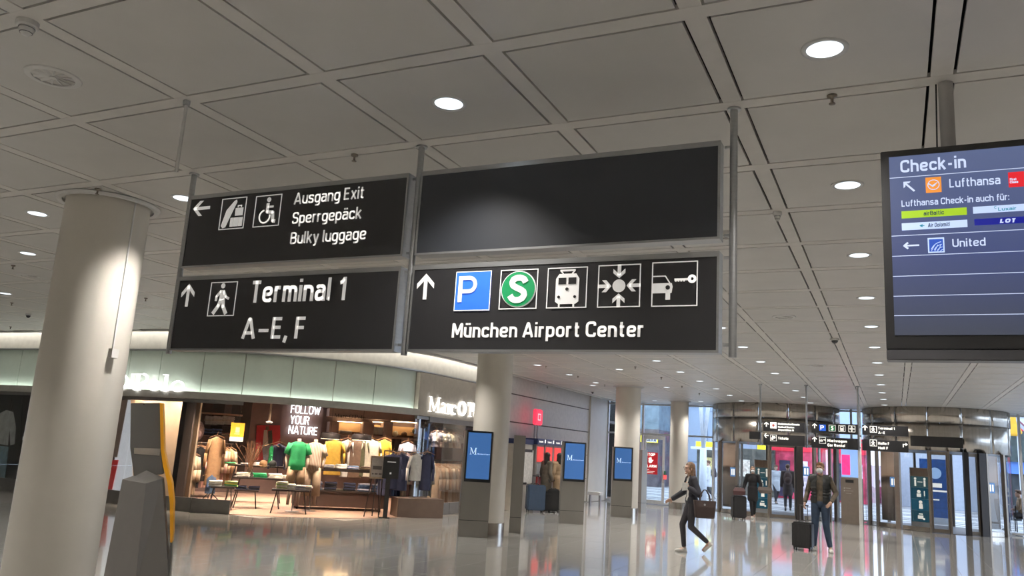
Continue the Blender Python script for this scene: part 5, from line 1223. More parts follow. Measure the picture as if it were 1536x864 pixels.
def drum(c, r, label, posts, panels, doors, sign_u=None):
    t = thing('revolving_door_drum', label, 'entrance', (c[0], c[1], 0))
    for z0, z1, rr in ((3.24, CZ + .02, r + .015), (2.40, 3.22, r + .0)):
        n_ = 14
        for k in range(n_):
            a0 = 2 * PI * k / n_ + .1; o = MB().lathe([(rr, z0), (rr, z1)], n=10, a0=a0 + .004, a1=a0 + 2 * PI / n_ - .004, cap=False).build('steel_panel', steel, t); smooth_angle(o)
            o.modifiers.new('s', 'SOLIDIFY').thickness = .02
    MB().lathe([(r - .03, 0), (r - .03, 0.012)], n=64).build('floor_disc', mat('drum_floor', (.16, .15, .14), .5), t)
    MB().lathe([(r - .06, 2.42), (r - .06, 2.46)], n=64).build('drum_ceiling', mat('drum_ceiling', (.10, .09, .085), .5), t)
    A = []
    for u, wd, m_ in posts:
        a = drum_angle(c, r, u); A.append(a)
        MB().box((math.cos(a) * r, math.sin(a) * r, 1.2), (.10, wd, 2.4), a).build('post', m_, t)
    for (ua, ub, kind) in panels:
        a0, a1 = drum_angle(c, r, ua), drum_angle(c, r, ub)
        if a1 < a0: a0, a1 = a1, a0
        smooth_angle(MB().lathe([(r - .02, .06), (r - .02, 2.4)], n=12, a0=a0, a1=a1, cap=False).build('curved_glass', clear2, t))
        smooth_angle(MB().lathe([(r, 0.01), (r, .14)], n=12, a0=a0, a1=a1, cap=False).build('kick_plate', steel, t))
        if kind == 'poster':
            smooth_angle(MB().lathe([(r - .05, .22), (r - .05, 2.34)], n=12, a0=a0 + (a1 - a0) * .12, a1=a1 - (a1 - a0) * .12, cap=False).build('landscape_poster', poster_land, t))
    # back side: glass and posts continue round
    for a in (0.35, .9, 1.3, 1.84, 2.3, 2.8):
        MB().box((math.cos(a) * r, math.sin(a) * r, 1.2), (.08, .07, 2.4), a).build('post', dark_frame, t)
    smooth_angle(MB().lathe([(r - .02, .06), (r - .02, 2.4)], n=16, a0=.0, a1=.9, cap=False).build('curved_glass', clear2, t))
    smooth_angle(MB().lathe([(r - .02, .06), (r - .02, 2.4)], n=16, a0=2.3, a1=3.14, cap=False).build('curved_glass', clear2, t))
    for (ua, ub, back) in doors:                           # straight sliding leaves
        a0, a1 = drum_angle(c, r, ua), drum_angle(c, r, ub); p0 = V((math.cos(a0), math.sin(a0), 0)) * (r - back); p1 = V((math.cos(a1), math.sin(a1), 0)) * (r - back)
        if p1.x < p0.x: p0, p1 = p1, p0
        d = p1 - p0; L_ = d.length; ang_ = math.atan2(d.y, d.x); mt = Matrix.Translation(p0) @ Matrix.Rotation(ang_, 4, 'Z')
        lf = MB().span((0, -.03, .02), (L_, .03, .12)).span((0, -.03, 2.28), (L_, .03, 2.38)).span((0, -.03, .12), (.06, .03, 2.28)).span((L_ - .06, -.03, .12), (L_, .03, 2.28)).build('door_leaf', dark_frame, t, mt=mt)
        MB().span((.06, -.006, .12), (L_ - .06, .006, 2.28)).build('pane', clear2, lf, mt=mt)
    return t
D1 = (-3.84, 30.36); D2 = (1.17, 30.05); DR = 2.13
for c_ in (D1, D2): pass
drum(D1, DR, 'left revolving door drum clad in stainless steel, behind the woman with the trolley', [(1079, .10, dark_frame), (1106, .09, dark_frame), (1153, .06, dark_frame), (1199, .22, dark_frame2), (1222, .10, dark_frame), (1245, .05, dark_frame), (1254, .14, dark_frame)],
     [(1080, 1105, 'poster'), (1206, 1221, ''), (1223, 1244, ''), (1107, 1152, '')], [(1154, 1196, .10)])
drum(D2, DR, 'right revolving door drum clad in stainless steel, right of the slim white post', [(1304, .10, dark_frame), (1316, .06, dark_frame), (1347, .16, dark_frame), (1394, .06, dark_frame), (1424, .06, dark_frame), (1450, .14, dark_frame2), (1474, .22, dark_frame2), (1481, .06, dark_frame), (1506, .08, dark_frame)],
     [(1317, 1344, 'poster'), (1304, 1316, ''), (1483, 1502, 'poster'), (1352, 1393, '')], [(1395, 1424, .06), (1452, 1470, .05)])
# boards on the upper band
P = facing(1402, 664, (1.3, 27.92, 0)); t = thing('blank_board', 'small blank black board over the right revolving door', 'board', (P.x, P.y - .08, P.z - .13), face(P)); MB().span((-.66, 0, 0), (.74, .05, .31)).build('board', sign_black, t)
for x_ in (-.5, .5): MB().span((x_ - .02, .05, .1), (x_ + .02, .14, .2)).build('bracket', alu, t)
def blue_sticker(u, v, c, lab):
    a = drum_angle(c, DR, u); t = thing('door_sticker', lab, 'sticker', (c[0] + math.cos(a) * (DR + .02), c[1] + math.sin(a) * (DR + .02), facing(u, v, (c[0] + math.cos(a) * DR, c[1] + math.sin(a) * DR, 0)).z), a + PI / 2)
    MB().span((-.12, -.004, -.15), (.12, 0, .15)).build('sheet', mat('sticker_blue', (.10, .25, .55), .4, emit=.15), t); Flat().rect(-.07, -.1, -.02, .1).rect(.02, -.1, .07, .1).build('figures', white_far, t, -.005, .002)
for u, v, c, lab in ((1100, 708, D1, 'blue pictogram sticker on the left glass of the left drum'), (1209, 707, D1, 'blue pictogram sticker behind the man, on the left drum'), (1341, 723, D2, 'blue pictogram sticker left of the door of the right drum'), (1486, 732, D2, 'blue pictogram sticker on the right glass of the right drum')): blue_sticker(u, v, c, lab)
# covid notice columns standing in the doors
def notice_column(u, vt, vb, D_, w, label):
    P = dist(u, vb, D_); Q = dist(u, vt, D_); z0 = P.z; t = thing('notice_column', label, 'notice board', (P.x, P.y, 0), face(P)); h = Q.z - z0
    MB().span((-w / 2, 0, 0.0), (w / 2, .04, Q.z)).build('board', mat('notice_white', (.75, .78, .82), .4), t)
    q = h / 4.7
    MB().span((-w / 2 + .02, -.006, Q.z - q * .75), (w / 2 - .02, 0, Q.z - .01)).build('title_sheet', mat('notice_tan', (.45, .32, .24), .5), t)
    cols_ = [(.05, .14, .17), (.01, .10, .17), (.01, .14, .24), (.01, .10, .16)]
    for k in range(4):
        zt_ = Q.z - q * .75 - q * k; MB().span((-w / 2 + .02, -.006, zt_ - q), (w / 2 - .02, 0, zt_ - .005)).build('teal_sheet', mat('notice_teal_%d' % k, cols_[k], .4, emit=.25), t)
        f = Flat(); zc = zt_ - q * .5
        if k == 0: f.circ(-.13, zc + .1, .035).rect(-.155, zc - .13, -.105, zc + .06).circ(.13, zc + .1, .035).rect(.105, zc - .13, .155, zc + .06).rect(-.07, zc - .01, .07, zc + .01)
        if k == 1: f.circ(-.04, zc + .05, .05).rect(-.10, zc - .11, .02, zc - .01).rect(.10, zc - .08, .13, zc + .08)
        if k == 2: f.circ(0, zc + .08, .05).poly([(-.05, zc - .12), (.06, zc - .12), (.05, zc + .03), (-.04, zc + .03)])
        if k == 3: f.rect(-.09, zc - .08, .06, zc + .02).rect(-.06, zc + .05, .05, zc + .08).circ(.08, zc - .08, .03)
        f.build('pictogram', white_far, t, -.007, .004)
notice_column(1144, 690, 762, 29.3, .52, 'teal hygiene notice column in the left revolving door')
notice_column(1382, 702, 782, 28.9, .56, 'teal hygiene notice column in the right revolving door')
# slim white post and info pillar between the drums
P = on_z(1292, 789); t = thing('white_post', 'slim white post from floor to ceiling between the two drums', 'post', (P.x, P.y, 0)); smooth_angle(MB().cyl((0, 0, 0), (0, 0, CZ), .055, n=16).build('shaft', lamp_ring, t))
a = on_z(1262, 785); b_ = on_z(1288, 789); rz = math.atan2(b_.y - a.y, b_.x - a.x) * .4; w = .60
ip = thing('info_pillar', 'brown information pillar with a bright pink advertising screen between the drums', 'information pillar', (a.x, a.y, 0), rz)
MB().span((0, 0, 0), (w, .3, 1.42)).build('body', mat('pillar_brown', (.20, .165, .135), .45, .3), ip, bevel=.004); MB().span((0.02, .02, 1.42), (w - .02, .25, 2.55)).build('screen_case', alu, ip)
MB().span((.03, .012, 1.45), (w - .03, .02, 2.52)).build('screen', mat('pillar_screen_blue', (.15, .25, .5), .3, emit=.8, ecol=(.20, .34, .62)), ip)
MB().span((.05, .005, 1.52), (w * .52, .012, 2.15)).build('pink_picture', mat('pillar_pink', (.8, .03, .16), .3, emit=.9, ecol=(.85, .03, .17), var=.5, scale=6), ip); MB().span((.05, .005, 2.32), (w * .60, .012, 2.52)).build('red_banner', mat('banner_red2', (.6, .02, .05), .3, emit=.8, ecol=(.7, .02, .06)), ip)
text('N S', .07, w * .55, 2.36, .12, ip, white_far, .003, .02, th=.003)
Flat().rect(.16, 1.28, .42, 1.37).build('black_slot', black, ip, -.002, .004); Flat().circ(.12, 1.1, .02).rect(.16, 1.10, .32, 1.115).rect(.16, 1.02, .40, 1.03).circ(.12, 1.02, .02).rect(.16, .94, .34, .95).build('print', mat('print_grey', (.4, .38, .35), .5), ip, -.002, .003)

# ================================================================== GLASS ENTRANCE WALL
alu_white = mat('white_aluminium', (.62, .62, .62), .4, .2)
def curtain(name, label, x0, x1, y, mull, transom, wide=()):
    t = thing(name, label, 'glass wall', (0, y, 0))
    for x in mull: MB().span((x - .035, -.07, 0), (x + .035, .07, CZ + .1)).build('mullion', alu_white, t)
    for x, w_ in wide: MB().span((x - w_ / 2, -.14, 0), (x + w_ / 2, .14, CZ + .1)).build('mullion', alu_white, t)
    for z in transom: MB().span((x0, -.06, z - .03), (x1, .06, z + .03)).build('transom', alu_white, t)
    xs_ = sorted(list(mull) + [w_[0] for w_ in wide])
    for a, b in zip([x0] + xs_, xs_ + [x1]):
        if b - a > .12: MB().span((a + .036, -.008, .06), (b - .036, .008, CZ + .05)).build('pane', clear, t)
    return t
YW = 30.3
gx = lambda u: on_y(u, 700, YW).x
curtain('glass_wall', 'glass entrance wall with white frames left of the revolving doors', WX, D1[0] - DR + .1, YW, [gx(910), gx(963), gx(1006), gx(1070)], [.05, 2.55, 3.66], [(gx(890), .30)])
curtain('glass_wall', 'narrow glass wall between the two revolving door drums', D1[0] + DR - .1, D2[0] - DR + .1, YW, [(D1[0] + D2[0]) / 2], [.05, 2.62, 3.66])
curtain('glass_wall', 'glass entrance wall right of the right revolving door', D2[0] + DR - .1, XR, YW - .2, [D2[0] + DR + .25, 5.4, 7.2, 9.0], [.05, 3.66])
MB().span((WX - .5, 28.28, 0), (WX + .06, YW + .2, CZ + .1)).build('wall_pillar', column_paint, wp)
dd = thing('glass_door', 'glass side door with white frame and a red stop alarm notice', 'door', (gx(966), YW - .10, 0)); w = gx(1000) - gx(966) - .05
MB().span((0, -.03, .02), (w, .03, .16)).span((0, -.03, 2.36), (w, .03, 2.5)).span((0, -.03, .16), (.09, .03, 2.36)).span((w - .09, -.03, .16), (w, .03, 2.36)).build('frame', alu_white, dd)
MB().span((.09, -.005, .16), (w - .09, .005, 2.36)).build('pane', clear, dd); MB().cyl((w - .05, -.08, .95), (w - .05, -.08, 1.25), .012).build('handle', alu, dd)
a = on_y(966, 678, YW - .15); b_ = on_y(986, 712, YW - .15)
sa = thing('stop_alarm_sign', 'red STOP ALARM notice with a white hand on the glass door', 'sign', (a.x, YW - .15, b_.z)); w = b_.x - a.x; h = a.z - b_.z
MB().span((0, 0, 0), (w, .006, h)).build('sheet', mat('alarm_red', (.50, .012, .02), .45, emit=.12), sa); text('STOP', w * .14, w * .80, h * .84, h * .12, sa, white_far, -.001, .02); text('ALARM', w * .06, w * .92, h * .31, h * .12, sa, white_far, -.001, .02)
Flat().circ(w * .48, h * .60, w * .14, 14).stroke([(w * .40, h * .62), (w * .36, h * .74)], .03).stroke([(w * .46, h * .62), (w * .45, h * .78)], .03).stroke([(w * .52, h * .62), (w * .54, h * .77)], .03).stroke([(w * .56, h * .58), (w * .68, h * .66)], .03).build('hand', white_far, sa, -.001)
Flat().rect(w * .06, h * .20, w * .4, h * .22).rect(w * .06, h * .12, w * .8, h * .14).rect(w * .06, h * .06, w * .7, h * .08).build('small_print', white_far, sa, -.001)
P = on_y(997, 715, YW - .2); t = thing('alarm_box', 'small red and green door alarm on the white door frame', 'alarm', (P.x, YW - .15, P.z)); MB().span((-.05, -.05, -.10), (.05, .05, .06)).build('red_box', mat('alarm_glow', (.8, .1, .1), .4, emit=.6), t); MB().span((-.03, -.045, .06), (.03, .045, .20)).build('green_box', mat('alarm_green', (.02, .12, .06), .4), t)
P = on_z(884, 757); t = thing('bench', 'small white bench in the corner by the glass wall', 'bench', (P.x + .25, P.y - .3, 0)); MB().span((-.25, 0, .34), (.2, .4, .44)).build('seat', lamp_ring, t, bevel=.004)
for x_ in (-.2, .15): MB().span((x_ - .03, .15, 0), (x_ + .03, .25, .34)).build('leg', alu, t)
P = on_y(612, 472, 7.0); t = thing('exit_lamp', 'small cyan lit sign seen in the gap between the hanging signs', 'sign', (P.x, 7.0, P.z)); MB().span((-.08, 0, -.05), (.06, .02, .05)).build('case', mat('cyan_glow', (0, .5, .6), .4, emit=.8, ecol=(.05, .55, .65)), t); MB().cyl((0, .01, .05), (0, .01, CZ - P.z), .006, n=6).build('rod', alu, t)

# ================================================================== OUTSIDE
pave = MB().span((-60, YG + .2, -.25), (60, 120, -.02)).build('ground', mat('pavement', (.50, .50, .50), .5, var=.06, scale=.6)); pave['kind'] = 'structure'
me_sl = MB().box((0, 0, -.01), (5.96, .60, .02)).mesh()
lt, dk = mat('paving_light', (.60, .60, .60), .5), mat('paving_grey', (.34, .345, .36), .5)
for j in range(20):
    y = 33.5 + j * 1.15
    for i in range(-4, 4):
        me_ = me_sl.copy() if False else None
    o = MB().span((-24, y, -.02), (14, y + .45, -.004)).build('paving_band', dk if j % 3 else lt, pave)
fb = mat('facade_blue', (.40, .50, .64), .5, var=.03); fd = mat('facade_window', (.05, .07, .10), .15, .0, var=.3); fw_ = mat('facade_pale', (.62, .66, .72), .5)
bld = thing('office_building', 'pale blue panelled building across the square, behind the glass side door', 'building', (-16, 52, 0))
MB().span((-14, .3, 0), (9.6, 10, 22)).build('core', fb, bld)
for i in range(8):
    for j in range(6):
        x_ = -2.2 + i * 1.5; z_ = j * 1.6
        if x_ > 9 or (j == 3 and i % 2 == 0): continue
        MB().span((x_ + .02, .22, z_ + .02), (x_ + 1.48, .3, z_ + 1.58)).build('facade_panel', fb, bld)
for i in range(12):
    for j in range(4):
        x_ = -13.5 + i * 1.9; z_ = 5.2 + j * 2.6; f_ = MB().span((x_, .14, z_), (x_ + 1.5, .24, z_ + 1.5)).build('window', fd, bld)
# supermarket
SE = on_y(987, 700, 48.8).x + 25
sm = thing('supermarket', 'shop front with yellow signs across the square, left of the pale blue building', 'shop', (-25, 48.8, 0))
MB().span((-10, 0, 0), (SE, 3, 3.4)).build('front', mat('market_dark', (.12, .10, .11), .5, var=.5, scale=2), sm)
MB().span((-10, 0, 3.4), (SE, 3, 9)).build('upper_wall', mat('market_upper', (.16, .22, .26), .4, var=.3, scale=2), sm)
ye = mat('sign_yellow', (.85, .80, .02), .4, emit=.9, ecol=(.85, .78, .03)); inkb = mat('sign_ink_blue', (.02, .06, .20), .5); pale_s = mat('sign_pale', (.6, .62, .55), .5, emit=.5)
def at_y(u, v, y): return on_y(u, v, y)
def yellow_sign(label, ua, va, ub, vb, y, txt, side=0):
    a = on_y(ua, va, y); b_ = on_y(ub, vb, y); t = thing('yellow_sign', label, 'sign', (a.x, y, b_.z)); w = b_.x - a.x; h = a.z - b_.z
    MB().span((0, 0, 0), (w, .3, h)).build('case', ye, t)
    if y < 48.2 and y > 45.5: MB().span((w * .5 - .05, .1, -b_.z - .02), (w * .5 + .05, .2, 0)).build('post', alu_dark, t)
    if txt: MB().span((w * .22, -.02, .02), (w, 0, h - .02)).build('pale_plate', pale_s, t); text(txt, w * .27, w * .97, h * .15, h * .65, t, inkb, -.03, .03)
yellow_sign('yellow sign lettered EDEKA seen left of the stop alarm notice', 961, 653, 985, 664, 48.52, 'EDEKA')
yellow_sign('yellow sign ending in KA seen left of the white frame', 858, 642, 884, 654, 48.52, 'EDEKA')
yellow_sign('small yellow sign piece right of the wide white frame', 896, 647, 902, 656, 48.52, '')
yellow_sign('yellow sign over a white canopy right of the fourth column', 1044, 662, 1068, 671, 45.0, '')
yellow_sign('small yellow sign seen through the left revolving door', 1136, 667, 1152, 678, 48.0, '')
yellow_sign('narrow yellow strip left of the column beside the glass door', 916, 651, 926, 660, 48.52, 'E')
a = on_y(1036, 672, 44.8); b_ = on_y(1070, 675, 44.8); t = thing('canopy', 'thin white canopy under the yellow sign', 'canopy', (a.x, 44.8, b_.z)); MB().span((0, 0, 0), (b_.x - a.x + 1, 1.2, .14)).build('slab', fw_, t)
MB().span((.5, .5, -b_.z - .02), (.65, .65, 0)).build('post', fw_, t); MB().span((b_.x - a.x, .5, -b_.z - .02), (b_.x - a.x + .15, .65, 0)).build('post', fw_, t)
# shop windows under it
mk = thing('kiosk_shop', 'dim greenish shop window with goods under the canopy', 'shop', (on_y(1045, 700, 46.5).x, 46.5, 0)); MB().span((0, 0, 0), (4.2, .45, 2.5)).build('front', mat('kiosk_dark', (.09, .09, .075), .4, var=.6, scale=3), mk)
for k in range(4): MB().span((.3 + k * .95, -.05, 1.0), (1.0 + k * .95, 0, 1.9)).build('shelf_goods', mat('goods_%d' % k, [(.5, .45, .2), (.2, .3, .12), (.5, .5, .45), (.4, .2, .12)][k], .5, emit=.35, var=.6, scale=9), mk)
# white splayed struts
for (ua, ub, lab, y_) in ((1048, 1068, 'white V-shaped steel strut outside, right of the fourth column', 36.5), (922, 936, 'white V-shaped steel strut outside, beside the third column', 36.5)):
    m_ = on_y((ua + ub) / 2 - 3, 672, y_); t = thing('steel_strut', lab, 'strut', (m_.x, y_, 0)); a = on_y(ua, 590, y_); b_ = on_y(ub, 590, y_)
    MB().cyl((0, 0, 0), (0, 0, m_.z), .18, .14, n=12).build('post', fw_, t, True); MB().cyl((0, 0, m_.z), (a.x - m_.x, 0, a.z + 1), .09, n=8).build('arm', fw_, t, True); MB().cyl((0, 0, m_.z), (b_.x - m_.x, 0, b_.z + 1), .09, n=8).build('arm', fw_, t, True)
# red and pink store front and its screen seen through the left drum and beside the pillar
rf = thing('red_store', 'bright red and pink store front across the square, seen through the left drum', 'shop', (on_y(1158, 700, 47).x, 47, 0)); RX = on_y(1300, 700, 47).x - rf.location.x
MB().span((0, 0, 0), (RX, 2, 3.3)).build('front', mat('store_pink', (.50, .05, .11), .5, var=.75, scale=1.6, emit=.15, ecol=(.8, .06, .15)), rf); MB().span((0, -.1, 2.5), (RX, 0, 3.25)).build('fascia', mat('store_red', (.62, .02, .05), .45, emit=.35, ecol=(.8, .02, .05)), rf)
text('FASHION STORE', 0, 0, 0, .1, rf, white_far) if False else None
for k in range(7): MB().span((.4 + k * .9, -.12, .1), (.95 + k * .9, -.05, 2.0)).build('display_window', mat('display_%d' % (k % 3), [(.05, .04, .09), (.75, .55, .65), (.25, .03, .10)][k % 3], .4, var=.6, scale=4), rf)
MB().span((0, 0, 3.3), (RX, 2, 9)).build('upper_wall', fb, rf)
# escalator and red bars seen through the right drum
ex = thing('escalator', 'red and white slanting escalator outside, seen through the right drum', 'escalator', (on_y(1424, 700, 46).x, 46, 0))
for k, (c_, w_) in enumerate(((fw_, .5), (mat('esc_red', (.60, .02, .04), .4, emit=.2), .6), (mat('esc_dark', (.04, .04, .05), .4), .7), (MATS['esc_red'], .4), (fw_, .35), (MATS['esc_dark'], .6), (fw_, .3))):
    MB().prism([(k * .75, 4.6), (k * .75 + w_ * 1.1, 4.6), (k * .75 + w_ * 1.1 + 3.2, 1.2), (k * .75 + 3.2, 1.2)], 0, .6).build('side_band', c_, ex)
for x_ in (3.4, 5.6): MB().span((x_, .1, 0), (x_ + .3, .5, 1.6)).build('support', MATS['esc_dark'], ex)
MB().span((-3, 2, 0), (4.2, 3, 7)).build('rear_wall', mat('esc_wall', (.45, .50, .58), .5), ex)
# blue kiosk board seen through the right drum
P = on_y(1400, 700, 33.6); t = thing('blue_board', 'blue advertising board standing outside the right drum', 'board', (P.x - .45, 33.6, 0)); MB().span((0, 0, .2), (1.0, .15, 2.25)).build('panel', mat('board_blue', (.03, .10, .32), .4, var=.3, emit=.15), t); MB().span((-.05, .0, 0), (1.05, .2, .2)).build('foot', fw_, t)
Flat().circ(.5, 1.75, .2).build('disc', mat('disc_pale', (.4, .6, .9), .4, emit=.3), t, -.001); Flat().rect(.12, 1.1, .85, 1.16).rect(.2, 1.25, .7, 1.4).rect(.12, .8, .6, .84).build('print', white_far, t, -.001)
# right edge: café booth, flag, tree
cafe = thing('cafe_booth', 'dark roofed café booth with a blue band outside at the right edge', 'booth', (on_y(1512, 700, 41.5).x, 41.6, 0))
MB().span((0, 0, 0), (7, 3, 2.0)).build('counter', mat('booth_dark', (.04, .045, .05), .4, var=.5, scale=2), cafe); MB().span((0, -.2, 1.95), (7.2, 3, 2.45)).build('blue_band', mat('booth_blue', (.10, .22, .60), .4, emit=.2), cafe)
MB().prism([(-.2, 2.45), (7.4, 2.45), (7.2, 3.6), (3, 4.1), (.1, 3.7)], -.4, 3).build('roof', mat('booth_roof', (.06, .08, .08), .4, var=.3), cafe)
P = on_y(1527, 700, 41); fl = thing('yellow_flag', 'yellow folded flag on a white pole outside at the right edge', 'flag', (P.x, 40.5, 0)); MB().cyl((0, 0, 0), (0, 0, 6.0), .035, n=8).build('pole', fw_, fl)
zt1, zb1 = on_y(1527, 622, 41).z, on_y(1527, 655, 41).z; R_ = []
for k in range(8):
    z = zt1 + (zb1 - zt1) * k / 7; ww = .12 + .28 * k / 7 * (1 if k < 7 else .4); R_.append([V((-.18 + ww * math.cos(a_ * PI / 5), .06 * math.sin(a_ * PI / 5) * (1 + .4 * math.sin(k + a_)), z)) for a_ in range(10)])
MB().loft(R_).build('cloth', mat('flag_yellow', (.80, .42, .03), .7), fl, True)
def tree(x, y, h, r, label, seed):
    random.seed(seed); t = thing('tree', label, 'tree', (x, y, 0)); MB().cyl((0, 0, 0), (0, 0, h * .6), .18, .10, n=8).build('trunk', mat('bark', (.10, .08, .06), .9), t)
    mb = MB()
    for k in range(1500):
        a_ = random.uniform(0, 2 * PI); e_ = math.acos(random.uniform(-1, 1)); q = r * random.uniform(.5, 1) * (1 + .2 * math.sin(a_ * 3 + e_ * 5))
        c = V((math.sin(e_) * math.cos(a_) * q, math.sin(e_) * math.sin(a_) * q, h * .68 + math.cos(e_) * q * .8)); s = random.uniform(.10, .24); R3 = Euler((random.uniform(0, 6), random.uniform(0, 6), 0)).to_matrix()
        mb.add([c + R3 @ V(p) * s for p in ((-1, 0, 0), (0, -.6, 0), (1, 0, 0), (0, .6, .2))], [(0, 1, 2, 3)])
    mb.build('foliage', mat('foliage', (.10, .20, .06), .7, var=.5, scale=1.2), t)
tree(on_y(1528, 640, 54).x + .3, 54, 7.5, 3.2, 'leafy green tree behind the yellow flag at the right edge', 3); tree(on_y(1560, 640, 56).x + 6.5, 58, 8, 3.4, 'leafy green tree beyond the right edge of the café booth', 5)
random.seed(11)

# ================================================================== PEOPLE
def cone_pts(mb, a, b, r0, r1, n=12, sy=1.0):
    a = V(a); b = V(b); mb.cyl(a, b, r0, r1, n); mb.ell(a, (r0, r0, r0), n, 8); mb.ell(b, (r1, r1, r1), n, 8)
def blob(name, prims, voxel, m, parent, cut=None, solid=0.0, smooth=2):
    mb = MB()
    for p in prims:
        if p[0] == 'c': cone_pts(mb, *p[1:])
        elif p[0] == 'e': mb.ell(p[1], p[2], 16, 10, p[3] if len(p) > 3 else None)
        elif p[0] == 'b': mb.box(p[1], p[2], mt=p[3] if len(p) > 3 else None)
    me = mb.mesh(); o = bpy.data.objects.new(name, me); COL.objects.link(o)
    md = o.modifiers.new('r', 'REMESH'); md.mode = 'VOXEL'; md.voxel_size = voxel; md.use_smooth_shade = True
    if smooth: sm_ = o.modifiers.new('s', 'SMOOTH'); sm_.factor = .6; sm_.iterations = smooth
    dg = bpy.context.evaluated_depsgraph_get(); me2 = bpy.data.meshes.new_from_object(o.evaluated_get(dg))
    bpy.data.objects.remove(o); bpy.data.meshes.remove(me)
    if cut or solid:
        bm = bmesh.new(); bm.from_mesh(me2)
        if cut: bmesh.ops.delete(bm, geom=[v for v in bm.verts if cut(v.co)], context='VERTS')
        if solid and bm.faces: bmesh.ops.solidify(bm, geom=bm.faces[:], thickness=-solid)
        bm.to_mesh(me2); bm.free()
    me2.polygons.foreach_set('use_smooth', [True] * len(me2.polygons)); me2.materials.clear()
    return link(name, me2, m, parent)
skin = mat('skin', (.55, .34, .25), .55, var=.05); lips = mat('lips', (.35, .12, .10), .5); eye_m = mat('eye', (.03, .02, .02), .2); mask_m = mat('face_mask', (.75, .76, .76), .7)
shoe_w = mat('white_shoe', (.62, .60, .55), .6); shoe_b = mat('dark_shoe', (.05, .045, .045), .5)
def hand(prims, w, d, palm_n, k=1.0, curl=.6, thumb=1):
    d = V(d).normalized(); pn = V(palm_n); pn = (pn - d * pn.dot(d)).normalized(); ac = d.cross(pn) * thumb
    Mx = Matrix((ac, pn, d)).transposed(); c = V(w) + d * .05 * k
    prims.append(('e', c, (.040 * k, .017 * k, .052 * k), Mx)); prims.append(('c', V(w) - d * .02, V(w) + d * .03, .026 * k, .028 * k, 10))
    for i in range(4):
        L_ = [.034, .040, .037, .028][i] * k; p = V(w) + d * .088 * k + ac * (1.5 - i) * .0195 * k; dr = d
        for s_ in range(3):
            an = curl * (s_ + .4) * .6; dr = (d * math.cos(an) + pn * math.sin(an)).normalized(); q = p + dr * L_ * [1, .72, .55][s_]
            prims.append(('c', p, q, .0088 * k, .0078 * k, 8)); p = q
    p = V(w) + d * .025 * k + ac * .030 * k; q = p + (d * .6 + ac * .6 + pn * .35).normalized() * .04 * k; prims.append(('c', p, q, .012 * k, .010 * k, 8)); prims.append(('c', q, q + (d * .85 + pn * .4).normalized() * .03 * k, .010 * k, .008 * k, 8))
BASE = dict(pelvis=(0, 0, .97), waist=(0, .0, 1.12), chest=(0, .0, 1.30), neck=(0, .01, 1.47), head=(0, -.015, 1.625),
            sR=(-.175, 0, 1.415), eR=(-.22, .03, 1.13), wR=(-.24, -.05, .89), hR=(0, -.15, -1), pR=(1, 0, 0),
            sL=(.175, 0, 1.415), eL=(.22, .03, 1.13), wL=(.24, -.05, .89), hL=(0, -.15, -1), pL=(-1, 0, 0),
            kR=(-.10, -.02, .51), aR=(-.11, .02, .085), fR=(-.02, -1, 0), kL=(.10, -.02, .51), aL=(.11, .02, .085), fL=(.02, -1, 0),
            yaw=0, slim=1.0, cR=.6, cL=.6)
